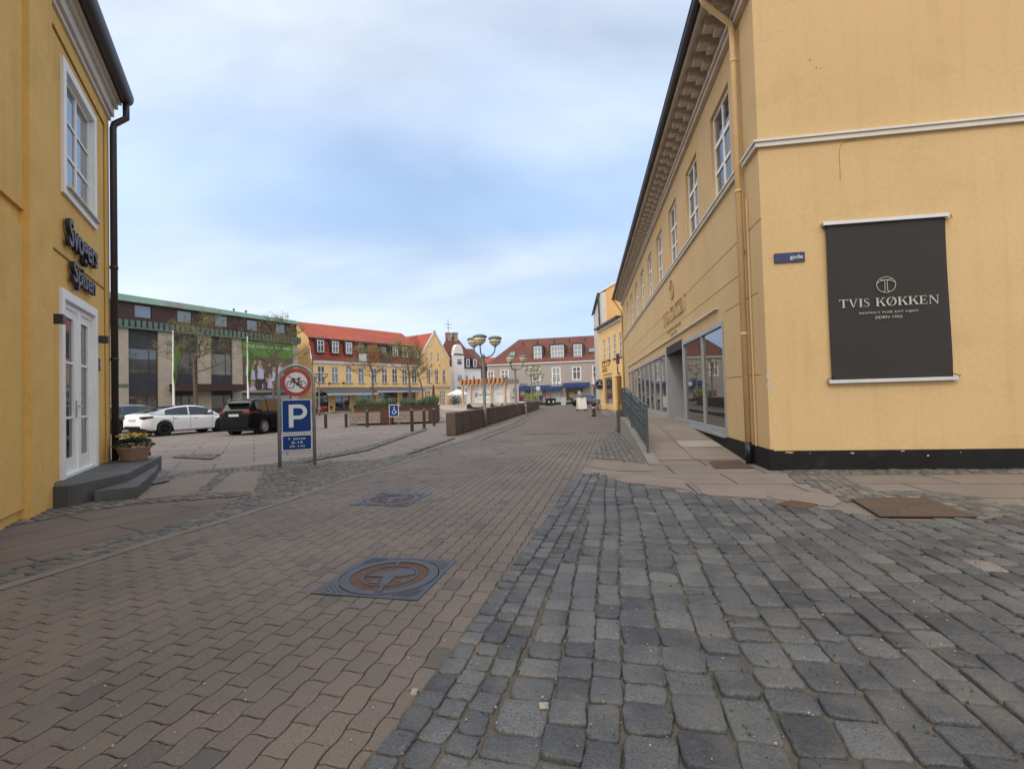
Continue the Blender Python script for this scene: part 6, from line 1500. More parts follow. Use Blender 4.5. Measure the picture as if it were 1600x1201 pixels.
grate([gp(1213, 793), gp(1256, 800), gp(1277, 793), gp(1235, 786)], 'small rusty drain grate at the edge of the setts', 9, M['rust'])
pl_ = [gp(1330, 783), gp(1375, 811), gp(1528, 812), gp(1447, 782)]
c = sum((Vector(p) for p in pl_), Vector((0, 0))) / 4
t = thing('steel_plate', 'flat rusty steel plate lying on the pavement before the yellow corner wall', 'steel plate', (c.x, c.y, 0.026)); b = MB(); b.prism([(p[0] - c.x, p[1] - c.y) for p in pl_], 0, .014); b.build('plate', M['rustplate'], t, bevel=.003)
b = MB(); rs = random.Random(2)
for k in range(40): x, y = rs.uniform(-.35, .35), rs.uniform(-.3, .25); b.box(x - .012, x + .012, y - .004, y + .004, .014, .0165)
b.build('tread_studs', M['rustplate'], t)
gr = [gp(1108, 722), gp(1155, 721), gp(1178, 732), gp(1117, 733)]; c = sum((Vector(p) for p in gr), Vector((0, 0))) / 4
t = thing('foot_scraper_mat', 'brown foot scraper grid beside the drainpipe foot', 'mat', (c.x, c.y, 0.008)); b = MB(); b.prism([(p[0] - c.x, p[1] - c.y) for p in gr], 0, .014); b.build('mat', M['rustplate'], t)
b = MB()
for k in range(9): f = (k + .5) / 9; p = Vector(gr[0]).lerp(Vector(gr[1]), f) - c; q = Vector(gr[3]).lerp(Vector(gr[2]), f) - c; b.tube([(p.x, p.y, .016), (q.x, q.y, .016)], .006, 4)
b.build('ribs', M['rust'], t)
# ------------------------------------------------------------------ ramp with railing
RP = thing('entrance_ramp', 'sloping pale concrete ramp with a stone kerb up to the shop entrance', 'ramp', tuple(BC), RB.rotation_euler.z)
# local: x = outwards negative, y = along the street
ox = -1.74
zr = lambda t: 0.012 if t < 1.4 else min(.46, .012 + (t - 1.4) * (.448 / 5.6))
ts = [1.4 + .2 * k for k in range(0, 29)] + [8, 10, 12, 14, 17.0]
b = MB(); xi = -.035
for a, c in zip(ts[:-1], ts[1:]):
    b.face([(xi, a, zr(a)), (xi, c, zr(c)), (ox, c, zr(c)), (ox, a, zr(a))])
b.face([(xi, 17, .46), (xi, 17, 0), (ox, 17, 0), (ox, 17, .46)])
M['ramp'] = mat('ramp_concrete', (0.25, 0.205, 0.165), 0.85, 0.14, 1.2, 0.2, 80, bump=.3, bscale=70, stain=(0.17, 0.13, 0.11), stain_scale=.7)
M['ramp_pale'] = mat('pale_ramp_slab', (0.35, 0.31, 0.25), 0.85, 0.1, 2, .15, 80)
b.build('ramp_surface', M['ramp'], RP)
b = MB()
for x0, x1, t0, t1 in ((-.95, -.06, 2.75, 3.65),): b.face([(x1, t0, zr(t0) + .004), (x1, t1, zr(t1) + .004), (x0, t1, zr(t1) + .004), (x0, t0, zr(t0) + .004)])
b.build('pale_slab', M['ramp_pale'], RP)
b = MB()
for t0 in (2.72, 3.68): b.face([(xi, t0, zr(t0) + .003), (xi, t0 + .014, zr(t0 + .014) + .003), (ox, t0 + .014, zr(t0 + .014) + .003), (ox, t0, zr(t0) + .003)])
for a, c in zip(ts[:-1], ts[1:]): b.face([(-.965, a, zr(a) + .003), (-.965, c, zr(c) + .003), (-.98, c, zr(c) + .003), (-.98, a, zr(a) + .003)])
b.build('slab_joint', M['joint'], RP)
b = MB(); kt = [0.75, 1.4, 2.0, 2.6, 3.2, 3.8, 4.4, 5, 5.6, 6.2, 6.8, 7.4, 9, 11, 13, 15, 17]
kz = lambda t: .03 + max(0, min(.56, (t - .75) * (.56 / 6.2)))
for a, c in zip(kt[:-1], kt[1:]):
    v = [(ox, a, -.02), (ox - .22, a, -.02), (ox - .22, a, kz(a)), (ox, a, kz(a)), (ox, c, -.02), (ox - .22, c, -.02), (ox - .22, c, kz(c)), (ox, c, kz(c))]
    b.mesh(v, [(0, 1, 2, 3), (3, 2, 6, 7), (1, 5, 6, 2), (0, 3, 7, 4), (4, 7, 6, 5)])
b.build('kerb', M['granite_grey'], RP)
b = MB(); b.box(ox - .32, ox + .02, 8.6, 9.1, 0, .80); b.build('end_block', M['granite'], RP, bevel=.02)
RL_ = thing('ramp_railing', 'blue-grey wrought iron railing with oval patterns along the ramp', 'railing', tuple(BC), RB.rotation_euler.z)
rx = ox - .11
zt_ = lambda t: kz(t) + 1.0 if t < 7.0 else 1.585
zb_ = lambda t: kz(t) + .10
t0r, t1r = 1.75, 8.75
ys = [t0r + (t1r - t0r) * k / 14 for k in range(15)]
b = MB()
b.tube([(rx, y, zt_(y)) for y in ys], .028, 8); b.tube([(rx, y, zb_(y)) for y in ys], .016, 6); b.tube([(rx, y, (zb_(y) + zt_(y)) / 2) for y in ys], .014, 6); b.tube([(rx, y, zt_(y) - .12) for y in ys], .012, 6)
b.build('rail', M['iron'], RL_, smooth=True)
for y in (t0r, (t0r + t1r) / 2, t1r): b = MB(); b.box(rx - .025, rx + .025, y - .025, y + .025, kz(y) - .01, zt_(y) + .02); b.build('post', M['iron'], RL_)
b = MB(); y = t0r + .12
while y < t1r - .05:
    for zz0, zz1 in ((zb_(y), (zb_(y) + zt_(y)) / 2), ((zb_(y) + zt_(y)) / 2, zt_(y) - .12)):
        zm, hh = (zz0 + zz1) / 2, (zz1 - zz0) / 2
        b.tube([(rx, y + .085 * math.cos(a), zm + hh * math.sin(a)) for a in [2 * PI * k / 12 for k in range(13)]], .006, 4, caps=False)
    b.tube([(rx, y + .15, zb_(y + .15)), (rx, y + .15, zt_(y + .15))], .007, 4)
    y += .30
b.build('pattern_bars', M['iron'], RL_)
# ------------------------------------------------------------------ planters
def planter(px0, px1, pym, Y, lab, woodfrac, seed):
    a = Vector(dp(px0, pym, Y)[:2]); c = Vector(dp(px1, pym, Y + .2)[:2]); d = c - a; l = d.length
    t = thing('planter', lab, 'planter', (a.x, a.y, 0), math.atan2(d.y, d.x), 'corten planters with timber benches on the square')
    b = MB(); x0 = l * .10; b.box(x0, l, -.02 + .45, 2.0, .04, .98); b.box(x0 + .06, l - .06, .51, 1.94, .98, .99)
    for q in ((x0 - .02, l + .02, .41, .47), (x0 - .02, l + .02, 1.95, 2.02)): b.box(q[0], q[1], q[2], q[3], .94, 1.02)
    b.box(l * woodfrac + .03, l, -.02, .42, .04, .90)
    b.build('steel_box', M['corten'], t)
    b = MB()
    for k in range(3): b.box(0, l * woodfrac, 0, .022, .10 + k * .20, .285 + k * .20)
    for k in range(4): b.box(0, l * woodfrac, .0 + k * .11, .10 + k * .11, .70, .735)
    b.build('bench', M['wood'], t)
    b = MB(); b.box(.04, l * woodfrac - .04, .03, .40, .05, .69); b.build('bench_base', M['corten'], t)
    b = MB()
    for k in range(4): u = l * woodfrac * (.14 + .2 * k); b.tube([(u, -.01, .40), (u, 0, .40)], .03, 8)
    b.build('bolt', M['black'], t)
    b = MB(); b.box(x0 + .06, l - .06, .5, 1.94, .955, .965); b.build('soil', M['soil'], t)
    rs = random.Random(seed); b = MB()
    for k in range(1500):
        u = rs.uniform(x0 + .1, l - .1); y = rs.uniform(.5, 1.95); hgt = .42 + .42 * (0.5 + .5 * math.sin(u * 2.4 + seed)) * rs.uniform(.5, 1)
        d_ = Vector((rs.gauss(0, .30), rs.gauss(0, .30), 1)).normalized(); p0 = Vector((u, y, .96)); w = rs.uniform(.010, .02); s = Vector((math.cos(k), math.sin(k), 0)) * w
        p1 = p0 + d_ * hgt * .6; p2 = p0 + d_ * hgt + Vector((rs.gauss(0, .05), rs.gauss(0, .05), -.02))
        b.face([p0 - s * .6, p0 + s * .6, p1 + s, p1 - s]); b.face([p1 - s, p1 + s, p2])
        q = p0 + d_ * hgt * rs.uniform(.3, 1); e = Vector((rs.gauss(0, 1), rs.gauss(0, 1), rs.gauss(.5, .6))).normalized() * .07; b.face([q, q + e * .5 + s, q + e, q + e * .5 - s])
    b.build('shrubs', M['lavender'], t)
planter(545, 613, 664, 28.0, 'corten planter with grey-green shrubs and timber bench between the parking and wheelchair signs', .73, 1)
planter(614.5, 683.5, 662, 28.3, 'corten planter with shrubs and timber bench between the wheelchair sign and the granite wall', .80, 2)
# planter tub with fresh green plant at the far end of the wall
p = (2.1, 54.8); t = thing('plant_tub', 'tub with a fresh yellow-green plant at the far end of the wall', 'plant', p); b = MB(); b.box(-.6, .6, -.4, .4, 0, .9); b.build('tub', M['granite'], t, bevel=.03); rs = random.Random(8); b = MB()
for k in range(260):
    v = Vector((rs.gauss(0, .33), rs.gauss(0, .25), 1.25 + rs.gauss(0, .25))); leafquad(b, v, Vector((rs.gauss(0, 1), rs.gauss(0, 1), 1)), .30, .10)
b.build('foliage', M['ltgreen'], t)
# ------------------------------------------------------------------ trees
def tree(label, loc, H, R, hb, seed, budm, nbud, trunk_r, group='small spring trees on the square', sparse=1.0):
    rs = random.Random(seed); t = thing('spring_tree', label, 'tree', loc, rs.uniform(0, 6), group)
    b = MB(); tips = []
    def branch(p, d, l, r, lev):
        n = 5 if lev < 2 else 4; pts = [p]; dd = d.copy(); q = p.copy(); rr = [r]
        for k in range(1, n + 1):
            dd = (dd + Vector((rs.gauss(0, .13), rs.gauss(0, .13), rs.gauss(.03, .10)))).normalized(); q = q + dd * (l / n); pts.append(q.copy()); rr.append(r * (1 - .72 * k / n))
        b.tube(pts, rr, 7 if lev == 0 else (5 if lev == 1 else 3), caps=False)
        if lev >= 2:
            for pp in pts[1:]: tips.append((pp, dd))
        if lev >= 3: return
        m = (12, 8, 7)[lev] 
        for k in range(m):
            f = rs.uniform(.25, 1) if lev else (.22 + .78 * k / m)
            i = min(int(f * n), n - 1); base = pts[i].lerp(pts[i + 1], f * n - i)
            az = rs.uniform(0, 2 * PI) if lev else k * 2.4 + rs.uniform(-.4, .4); up = rs.uniform(.25, .85) if lev else rs.uniform(.25, .7)
            side = Vector((math.cos(az), math.sin(az), up)).normalized()
            nd = (side + dd * .35).normalized() if lev else side
            ll = R * (1.05 - .45 * f) * rs.uniform(.75, 1.1) if lev == 0 else l * rs.uniform(.38, .6)
            branch(base, nd, ll, max(rr[i] * .5, .011), lev + 1)
    b.tube([(0, 0, -.05), (rs.gauss(0, .04), rs.gauss(0, .04), hb * .5), (0, 0, hb)], [trunk_r * 1.25, trunk_r, trunk_r * .9], 9, caps=False)
    branch(Vector((0, 0, hb)), Vector((0, 0, 1)), H - hb, trunk_r * .9, 0)
    b.build('trunk', M['bark'], t, smooth=True)
    c = MB()
    for k in range(nbud):
        p, d = rs.choice(tips); p = p + Vector((rs.gauss(0, .09), rs.gauss(0, .09), rs.gauss(0, .09))); s = rs.uniform(.018, .045)
        e = Vector((rs.gauss(0, 1), rs.gauss(0, 1), rs.gauss(0, 1))).normalized(); f = e.orthogonal().normalized()
        c.face([p - e * s, p + f * s * .6, p + e * s, p - f * s * .6])
    c.build('crown', budm, t)
    return t
def at(px, py, Y): q = dp(px, py, Y); return (q[0], q[1])
tree('budding tree in front of the modern building, behind the white car', at(305, 640, 39), 8.3, 3.5, 2.9, 1, M['bud'], 7000, .15)
tree('budding tree in front of the facade banner, behind the black car', at(428, 640, 42), 8.2, 3.1, 2.5, 2, M['bud'], 4800, .14)
tree('slim budding tree behind the planter that stands between the two blue signs', at(583, 640, 46), 6.2, 2.5, 2.6, 3, M['bud_far'], 5500, .10)
tree('slim budding tree behind the planter nearest the granite wall', at(641, 640, 48), 7.0, 2.7, 2.6, 4, M['bud_far'], 6000, .12)
tree('budding tree between the mansard house and the gable house', at(661, 640, 58), 7.2, 2.4, 2.4, 5, M['bud_far'], 3500, .10)
# ------------------------------------------------------------------ flagpoles
def flagpole(px, ytop, Y, lab, fl):
    t = thing('flagpole', lab, 'flagpole', at(px, 640, Y), 0, 'white flagpoles before the modern building')
    h = dp(px, ytop, Y)[2]; b = MB(); b.lathe([(.085, 0), (.075, h * .5), (.045, h - .1), (.06, h - .05), (.0, h + .05)], 10, caps=False); b.build('pole', M['white'], t, smooth=True)
    b = MB(); b.lathe([(.12, 0), (.12, .08), (.09, .1)], 10); b.build('foot', M['galv'], t)
    zt = h * .86; n = 10; w = .48
    v = []
    for j in range(n + 1):
        z = zt - (h * .42) * j / n; ww = w * (.35 + .65 * math.sin(PI * min(1, .15 + j / n)))
        for i in range(5): v.append((.07 + ww * i / 4 * (.8 + .2 * math.sin(j)), .12 * math.sin(i * 1.7 + j * .6), z - .25 * i / 4))
    b = MB(); b.mesh(v, [(j * 5 + i, j * 5 + i + 1, (j + 1) * 5 + i + 1, (j + 1) * 5 + i) for j in range(n) for i in range(4)]); b.build('flag', fl, t, smooth=True)
flagpole(271.5, 517, 37.5, 'white flagpole with a limp green flag, behind the white car', M['green_flag'])
flagpole(388, 526, 41, 'white flagpole with a limp green flag before the facade banner', M['green_flag'])
# ------------------------------------------------------------------ parasols, cafe furniture, bins
def parasol(loc, lab, closed, m, h=2.5):
    t = thing('parasol', lab, 'parasol', loc); b = MB(); b.tube([(0, 0, 0), (0, 0, h)], .03, 8); b.build('pole', M['galv'], t); b = MB(); b.lathe([(.35, 0), (.35, .12), (.06, .16)], 14); b.build('base', M['stone_pale'], t)
    b = MB()
    if closed: b.lathe([(.04, h + .05), (.09, h - .2), (.16, h - .9), (.20, h - 1.6), (.10, h - 1.75), (.12, h - 1.9)], 10)
    else: b.lathe([(.0, h + .05), (.8, h - .25), (1.45, h - .55), (1.45, h - .72), (.8, h - .3), (0, h - .02)], 8, caps=False)
    b.build('canopy', m, t)
parasol(at(678, 640, 58), 'closed brown parasol in front of the yellow gable house', True, M['corten'], 3.1)
parasol(at(716, 640, 62), 'open white parasol left of the kiosk', False, M['white'])
def chair(lab, loc, rz, m, group):
    t = thing('cafe_chair', lab, 'chair', loc, rz, group)
    b = MB(); b.box(-.22, .22, -.22, .22, .43, .46); b.build('seat', m, t); b = MB(); b.box(-.22, .22, .19, .22, .55, .9); b.build('backrest', m, t)
    for x in (-.2, .2):
        for y in (-.2, .2): b = MB(); b.tube([(x, y, 0), (x, y, .43 if y < 0 else .9)], .014, 5); b.build('leg', M['black'], t)
    return t
def table(lab, loc, m, group):
    t = thing('cafe_table', lab, 'table', loc, 0, group); b = MB(); b.lathe([(.38, .71), (.38, .74)], 16); b.build('tabletop', m, t); b = MB(); b.tube([(0, 0, .02), (0, 0, .71)], .03, 6); b.lathe([(.25, 0), (.25, .03)], 12); b.build('pedestal', M['black'], t); return t
GC = 'cafe seats under the grey awnings'
c0 = chair('red cafe chair at the left end of the grey awnings', at(487, 640, 56), .6, M['red_cloth'], GC)
for px, Y, r, lab in ((491, 55, 2.2, 'red cafe chair facing the one at the left end of the awnings'), (497, 57, 1.0, 'red cafe chair just short of the street lamp before the awnings'), (503, 56.4, 3.0, 'red cafe chair just past the street lamp before the awnings'), (508, 58, .2, 'rightmost red cafe chair under the left awning')): dup(c0, at(px, 640, Y), r, lab)
t0 = table('small round table among the red cafe chairs', at(494, 640, 56), M['wood'], GC)
for px, Y, lab in ((505, 58, 'small round table beside the rightmost red chair'), (524, 59, 'small round table in the middle of the left awning'), (548, 59.5, 'small round table at the right end of the left awning')): dup(t0, at(px, 640, Y), 0, lab)
c1 = chair('dark cafe chair in the middle of the left awning', at(520, 640, 58.6), 1.2, M['black_matte'], GC)
for px, Y, r, lab in ((528, 58.4, 4.0, 'dark cafe chair right of the middle table under the left awning'), (543, 59, 1.0, 'dark cafe chair left of the table at the right end of the left awning'), (553, 60, 4.2, 'dark cafe chair just before the left corten planter')): dup(c1, at(px, 640, Y), r, lab)
GD = 'cafe seats by the yellow shop'
c2 = chair('pale wicker chair nearest the yellow shop corner', at(936, 640, 43), 1.4, M['wood'], GD)
for px, Y, r, lab in ((933, 45, 4.0, 'pale wicker chair left of the small table by the yellow shop'), (938, 48, .5, 'pale wicker chair farthest along the yellow shop')): dup(c2, at(px, 640, Y), r, lab)
table('small pale table between the wicker chairs by the yellow shop', at(935, 640, 44.5), M['stone_pale'], GD)
def bin_(px, Y, lab, m, w=.6):
    t = thing('waste_bin', lab, 'bin', at(px, 635, Y), .2, 'bins before the grey house'); b = MB(); b.prism([(-w / 2, -.3), (w / 2, -.3), (w / 2, .3), (-w / 2, .3)], .08, .95); b.build('body', m, t, bevel=.04); b = MB(); b.box(-w / 2 - .03, w / 2 + .03, -.33, .33, .95, 1.03); b.build('lid', m, t, bevel=.02); b = MB(); b.box(-.1, .1, -.315, -.301, .4, .65); b.build('sticker', M['white'], t)
    b = MB(); b.tube([(-w / 2, .25, .08), (w / 2, .25, .08)], .08, 8); b.build('wheels', M['tyre'], t)
bin_(857, 70, 'left black bin with a white sticker before the grey house', M['black_matte'], .75); bin_(864, 70, 'right black bin with a white sticker before the grey house', M['black_matte'], .75)
t = thing('distribution_box', 'pale grey distribution box before the blue awnings', 'box', at(880.5, 635, 70.5)); b = MB(); b.box(-.35, .35, -.2, .2, 0, 1.15); b.build('cabinet', M['blind'], t, bevel=.02); b = MB(); b.box(-.38, .38, -.23, .23, 1.15, 1.2); b.build('lid', M['galv'], t)
t = thing('flower_stand', 'magenta flower display under the blue awning beside the kiosk', 'stand', at(809, 630, 66)); b = MB(); b.box(-.9, .9, -.4, .4, 0, .7); b.build('crate', M['white'], t, bevel=.03); b = MB(); rs = random.Random(3)
for k in range(300): leafquad(b, Vector((rs.uniform(-.95, .95), rs.uniform(-.4, .4), rs.uniform(.7, 1.5))), Vector((rs.gauss(0, 1), rs.gauss(0, 1), 1)), .22, .16)
b.build('blossoms', M['magenta'], t)
t = thing('plant_pot', 'dark shrub in a pot under the white parasol', 'plant', at(713, 640, 59)); b = MB(); b.lathe([(.3, 0), (.4, .5), (.36, .5)], 12); b.build('pot', M['black_matte'], t); b = MB(); rs = random.Random(31)
for k in range(260): leafquad(b, Vector((rs.gauss(0, .4), rs.gauss(0, .4), 1.0 + rs.gauss(0, .35))), Vector((rs.gauss(0, 1), rs.gauss(0, 1), 1)), .25, .12)
b.build('foliage', M['leaf'], t)
# ------------------------------------------------------------------ cars
def lerp_tab(tab, x):
    if x <= tab[0][0]: return tab[0][1]
    for (x0, y0), (x1, y1) in zip(tab[:-1], tab[1:]):
        if x <= x1:
            f = (x - x0) / (x1 - x0); f = f * f * (3 - 2 * f) * .35 + f * .65
            return y0 + (y1 - y0) * f
    return tab[-1][1]
def car(name, label, loc, heading, S):
    """x forward, y left; S holds the measurements"""
    root = thing(name, label, 'car', loc, heading, 'parked cars')
    Lf, Lr = S['front'], S['rear']; wr = S['wheel_r']; xf, xr = S['axles']; W2 = S['width'] / 2
    xs = sorted(set([round(Lr + (Lf - Lr) * k / 60, 3) for k in range(61)] + [round(xc + (wr + .055) * math.cos(PI * k / 14), 3) for xc in (xf, xr) for k in range(15)]))
    body = MB(); A = wr + .055
    def low(x):
        z = lerp_tab(S['low'], x)
        for xc in (xf, xr):
            if abs(x - xc) < A: z = max(z, wr + math.sqrt(max(0, A * A - (x - xc) ** 2)) * .98)
        return z
    def half(x): return W2 * lerp_tab(S['plan'], x)
    rings = []
    for x in xs:
        zl, zt, w = low(x), lerp_tab(S['deck'], x), half(x); zs = zt - lerp_tab(S['shoulder'], x)
        zm = max(zl + .01, .5 * (zl + zs)); zlow = zl
        r = [(w - .07, zlow), (w - .012, min(zlow + .06, zs - .05)), (w, max(min(.52, zs - .06), zlow + .07)), (w - .005, max(zs - .10, zlow + .08)), (w - .035, max(zs, zlow + .09)), (w - .11, zt - .03 if zt - .03 > zs else zs + .01), (w * .55, zt), (0, zt + .012)]
        rings.append([(x, -y, z) for y, z in r] + [(x, y, z) for y, z in r[::-1][1:]])
    n = len(rings[0]); vs = [p for r in rings for p in r]
    fs = [(i * n + j, i * n + j + 1, (i + 1) * n + j + 1, (i + 1) * n + j) for i in range(len(rings) - 1) for j in range(n - 1)]
    fs += [tuple(range(n - 1, -1, -1)), tuple(range((len(rings) - 1) * n, len(rings) * n))]
    body.mesh(vs, fs)
    # greenhouse
    g0, g1 = S['cabin']; roof = S['roof']; glass = MB(); gx = [g0 + (g1 - g0) * k / 44 for k in range(45)]
    gr = []
    for x in gx:
        zb = lerp_tab(S['deck'], x) - .035; zr = max(lerp_tab(roof, x), zb + .005); wb = half(x) - .075; f = (zr - zb)
        wt = wb - .26 * f - .05 * min(1, f * 3); wm = wb - .24 * f * .88
        gr.append(([(x, -wb, zb), (x, -wm, zb + f * .86), (x, -wt + .03, zr - .012), (x, -wt * .5, zr + .012), (x, 0, zr + .018), (x, wt * .5, zr + .012), (x, wt - .03, zr - .012), (x, wm, zb + f * .86), (x, wb, zb)], f))
    sw0, sw1 = S['sidewin']; ws, rw = S['screen'], S['rearwin']
    for i in range(len(gx) - 1):
        xm = (gx[i] + gx[i + 1]) / 2; a, f0 = gr[i]; c, f1 = gr[i + 1]
        for j in range(8):
            side = j in (0, 7); top = j in (2, 3, 4, 5); q = [a[j], a[j + 1], c[j + 1], c[j]]
            isg = (side and sw0 < xm < sw1 and not any(abs(xm - p) < .045 for p in S['pillars'])) or (j in (2, 3, 4, 5) and (xm > ws[0] and xm < ws[1] or rw[0] < xm < rw[1])) or (S.get('glassroof') and top and rw[1] <= xm <= ws[0])
            (glass if isg else body).face(q)
    body.face(gr[0][0]); body.face(gr[-1][0][::-1])
    bo = body.build('body', M[S['paint']], root, smooth=True, fix=True)
    bo.data.update()
    try: bo.data.set_sharp_from_angle(angle=rad(38))
    except Exception: pass
    gb = glass.build('windows', M['glass_car'], root, smooth=True, fix=True)
    b = MB(); b.box(Lr + .25, Lf - .3, -W2 + .22, W2 - .22, .16, .62); 
    for xc in (xf, xr):
        for s in (-1, 1): b.lathe([(0, 0), (A - .005, 0), (A - .005, .22)], 20, caps=False) if False else None
    b.build('underbody', M['black_matte'], root)
    # trims: sill, bumpers, window line
    b = MB()
    if S.get('cladding'):
        for s in (-1, 1):
            y0 = s * (W2 - .03); b.box(xr + A + .02, xf - A - .02, y0 - .02 * s, y0 + .045 * s, S['low'][2][1] - .02, S['low'][2][1] + .12)
            for xc in (xr, xf):
                pts = [(xc + (A + .02) * math.cos(a), s * (half(xc) - .005), wr + (A + .02) * math.sin(a)) for a in [PI * k / 14 for k in range(15)]]; b.tube(pts, .035, 5)
        b.box(Lr - .03, Lr + .12, -W2 * .80, W2 * .80, .34, .60)
    b.box(Lr - .012, Lr + .12, -W2 * .66, W2 * .66, S['low'][0][1] - .03, S['low'][0][1] + .10)
    b.build('bumper_trim', M['plastic'], root, bevel=.02)
    # wheels
    for xc in (xr, xf):
        for s in (-1, 1):
            yo = s * (half(xc) - .015)
            wb_ = MB(Matrix.Translation((xc, yo - s * .11, wr)) @ Matrix.Rotation(-s * PI / 2, 4, 'X'))
            wb_.lathe([(wr * .66, .10), (wr * .93, .105), (wr, .07), (wr, -.09), (wr * .93, -.115), (wr * .5, -.10)], 28, caps=False)
            wo = wb_.build('wheel', M['tyre'], root, smooth=True)
            T = Matrix.Translation((xc, yo - s * .11, wr)) @ Matrix.Rotation(-s * PI / 2, 4, 'X'); rb = MB(T)
            rb.lathe([(wr * .67, .10), (wr * .62, .085), (wr * .60, -.05)], 28, caps=False)
            for k in range(S['spokes']):
                a = 2 * PI * k / S['spokes']; rb.T = T @ Matrix.Rotation(a, 4, 'Z'); rb.prism([(.03, -.028), (wr * .63, -.018), (wr * .63, .018), (.03, .028)], .055, .088)
            rb.T = T; rb.lathe([(.07, .05), (.07, .095), (.0, .098)], 12, caps=False); rb.build('rim', M[S['rim']], wo)
            db = MB(T); db.lathe([(.0, -.02), (wr * .62, -.02)], 20, caps=False); db.build('brake_disc', M['black_matte'], wo)
            ab = MB(Matrix.Translation((xc, s * (W2 - .25), wr)) @ Matrix.Rotation(-s * PI / 2, 4, 'X')); ab.lathe([(A, .14), (A, -.12), (0, -.12)], 24, caps=False); ab.build('wheel_well', M['black_matte'], root)
    # lamps that follow the body skin
    def skin(x, z, s):
        w = half(x); return s * (w - .005)
    for s in (-1, 1):
        b = MB(); tl = S['tail']; n = 8
        x0, x1, z0, z1 = tl; up = []; dn = []
        for k in range(n + 1):
            x = x0 + (x1 - x0) * k / n; f = k / n; y = skin(x, 0, s) + s * .006
            up.append((x, y, z1 - S.get('tail_drop', .02) * f)); dn.append((x, y, z0 + (z1 - z0) * S.get('tail_taper', .3) * f))
        for k in range(n): b.face([dn[k], dn[k + 1], up[k + 1], up[k]] if s > 0 else [dn[k], up[k], up[k + 1], dn[k + 1]])
        xe = Lr - .008; y1 = s * W2 * S['tail_in']
        b.face([dn[0], up[0], (xe, y1, z1), (xe, y1, z0 + .03)] if s > 0 else [dn[0], (xe, y1, z0 + .03), (xe, y1, z1), up[0]])
        b.build('taillight', M[S['tailm']], root)
        b = MB(); x0, x1, z0, z1 = S['head']; up = []; dn = []
        for k in range(n + 1):
            x = x0 + (x1 - x0) * k / n; f = 1 - k / n; y = skin(x, 0, s) + s * .006; up.append((x, y, z1)); dn.append((x, y, z0 + (z1 - z0) * .6 * f))
        for k in range(n): b.face([dn[k], dn[k + 1], up[k + 1], up[k]])
        b.build('headlight', M['headlamp'], root)
        mx = S['mirror']; zb = lerp_tab(S['deck'], mx) + .06; y = s * (half(mx) - .02)
        b = MB(Matrix.Translation((mx, y + s * .11, zb + .05)) @ Matrix.Rotation(s * .25, 4, 'Z')); b.lathe([(.0, -.07), (.07, -.06), (.10, .0), (.085, .06), (.0, .075)], 10, caps=False); b.T = Matrix.Translation((mx, y + s * .02, zb)) ; b.box(-.04, .04, -.06, .06, -.01, .03)
        b.build('mirror', M[S.get('mirrorm', S['paint'])], root, smooth=True)
        for hx_ in S['handles']:
            zt = lerp_tab(S['deck'], hx_) - S['handle_drop']; y = s * (half(hx_) - .005); b = MB(); b.box(hx_ - .10, hx_ + .10, y - .015, y + .018, zt - .012, zt + .014); b.build('door_handle', M[S.get('handlem', S['paint'])], root, bevel=.006)
        b = MB()
        for dx in S['doors']:
            zt = lerp_tab(S['deck'], dx) - .08; y = half(dx) + .0008; b.box(dx - .005, dx + .005, s * (y - .01), s * y, max(low(dx) + .1, .3), zt - .02)
        b.build('door_seam', M['black_matte'], root)
    b = MB(); zp = S['plate_z']; b.box(Lr - .022, Lr + .02, -.26, .26, zp - .055, zp + .055); b.build('number_plate', M['plate_white'], root, bevel=.004)
    for fn in S.get('extra', []): fn(root, S)
    return root
def rails(root, S):
    for s in (-1, 1):
        b = MB(); b.tube([(S['cabin'][0] + .25, s * .58, lerp_tab(S['roof'], S['cabin'][0] + .3) + .03), (S['cabin'][0] + .4, s * .60, lerp_tab(S['roof'], S['cabin'][0] + .4) + .06), (.35, s * .60, lerp_tab(S['roof'], .35) + .05), (.5, s * .58, lerp_tab(S['roof'], .5) + .01)], .018, 6); b.build('roof_rail', M['galv'], root, smooth=True)
def spoiler(root, S):
    x = S['cabin'][0]; z = lerp_tab(S['roof'], x + .22); b = MB(); b.prism([(x - .10, -.52), (x + .28, -.58), (x + .28, .58), (x - .10, .52)], z - .02, z + .03); b.build('roof_spoiler', M[S['paint']], root, bevel=.012)
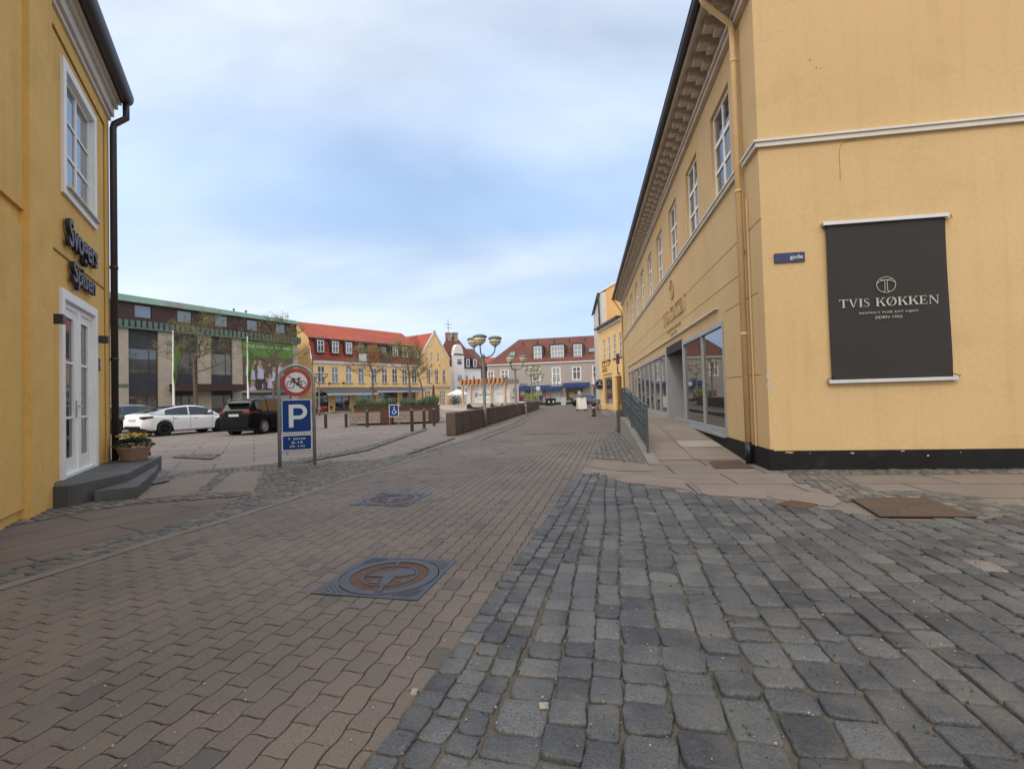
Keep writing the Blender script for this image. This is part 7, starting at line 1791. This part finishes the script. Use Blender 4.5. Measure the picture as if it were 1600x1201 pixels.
sedan = dict(front=2.33, rear=-2.36, wheel_r=.335, axles=(1.47, -1.41), width=1.86, paint='car_white', rim='rim_dark', spokes=9, glassroof=True,
    low=[(-2.36, .40), (-2.0, .27), (-1.0, .20), (1.0, .20), (2.0, .22), (2.33, .30)],
    plan=[(-2.36, .74), (-2.28, .84), (-2.05, .93), (-1.5, .985), (-.8, 1.0), (.8, 1.0), (1.6, .97), (2.0, .88), (2.24, .70), (2.33, .50)],
    deck=[(-2.36, .90), (-2.30, 1.06), (-2.1, 1.09), (-1.7, 1.07), (-1.0, 1.03), (0, .99), (.9, .97), (1.4, .90), (1.9, .78), (2.2, .64), (2.33, .50)],
    shoulder=[(-2.36, .10), (-2.1, .12), (-1.2, .14), (0, .11), (1.2, .10), (2.33, .06)],
    cabin=(-2.02, 1.45), roof=[(-2.02, 1.075), (-1.6, 1.20), (-1.2, 1.32), (-.7, 1.41), (-.2, 1.445), (.2, 1.43), (.6, 1.35), (1.0, 1.18), (1.45, .90)],
    sidewin=(-1.40, 1.02), pillars=(-.22,), screen=(.38, 1.40), rearwin=(-1.95, -.85), tail=(-2.33, -1.93, .80, .95), tail_in=.62, tailm='tail_dark', tail_taper=.55, tail_drop=.0, head=(1.85, 2.25, .58, .70),
    mirror=.75, handles=(-.95, .05), handle_drop=.20, handlem='chrome', doors=(-1.05, -.2, .95), plate_z=.78)
car('white_car', 'white parked sedan with dark wheels, between the grey and the black car', (-17.05, 25.15), rad(67), dict(sedan)).location
RRw = Vector((-16.73, 23.59)); 
suv = dict(front=2.18, rear=-2.25, wheel_r=.35, axles=(1.32, -1.35), width=1.84, paint='car_black', rim='rim_light', spokes=10, cladding=True,
    low=[(-2.25, .42), (-2.0, .30), (-1.0, .26), (1.0, .26), (2.0, .26), (2.18, .34)],
    plan=[(-2.25, .82), (-2.15, .90), (-1.9, .96), (-1.3, 1.0), (.8, 1.0), (1.5, .98), (1.9, .90), (2.18, .62)],
    deck=[(-2.25, .92), (-2.18, 1.08), (-1.7, 1.11), (-.8, 1.08), (.9, 1.06), (1.3, 1.03), (1.8, .95), (2.1, .80), (2.18, .62)],
    shoulder=[(-2.25, .06), (-1.2, .12), (1.2, .10), (2.18, .06)],
    cabin=(-2.16, 1.25), roof=[(-2.16, 1.10), (-2.0, 1.36), (-1.86, 1.54), (-1.6, 1.61), (-.8, 1.665), (0, 1.66), (.4, 1.58), (.8, 1.36), (1.25, 1.03)],
    sidewin=(-1.75, .92), pillars=(-1.02, -.10), screen=(.35, 1.2), rearwin=(-2.14, -1.86), tail=(-2.22, -1.75, .96, 1.10), tail_in=.50, tailm='tail', tail_taper=.5, head=(1.7, 2.1, .72, .88),
    mirror=.72, handles=(-.85, .12), handle_drop=.20, doors=(-1.02, -.1, .9), plate_z=.90, extra=[rails, spoiler])
car('black_car', 'black parked crossover car with roof rails, beside the parking sign', (-12.35, 24.45), rad(80), suv)
hatch = dict(suv); hatch.update(paint='car_grey', cladding=False, extra=[], roof=[(-2.16, 1.10), (-2.0, 1.30), (-1.7, 1.46), (-1.2, 1.53), (-.4, 1.56), (.1, 1.53), (.6, 1.36), (1.0, 1.18), (1.35, 1.02)], cabin=(-2.16, 1.35), rim='rim_dark', wheel_r=.33)
car('grey_car', 'dark grey parked car half hidden by the drainpipe and the white car', (-21.9, 28.3), rad(62), hatch)
wag = dict(suv); wag.update(paint='car_blue', cladding=False, extra=[rails], roof=[(-2.16, 1.05), (-2.0, 1.28), (-1.8, 1.42), (-1.2, 1.49), (-.4, 1.51), (.1, 1.48), (.6, 1.32), (1.0, 1.15), (1.35, 1.02)], cabin=(-2.16, 1.35), tail=(-2.22, -1.9, .78, 1.02), tail_in=.6, wheel_r=.32, rim='rim_dark')
car('dark_estate_car', 'blue-black estate car parked before the grey house, behind the white board', (9.35, 62.6), rad(52), wag)
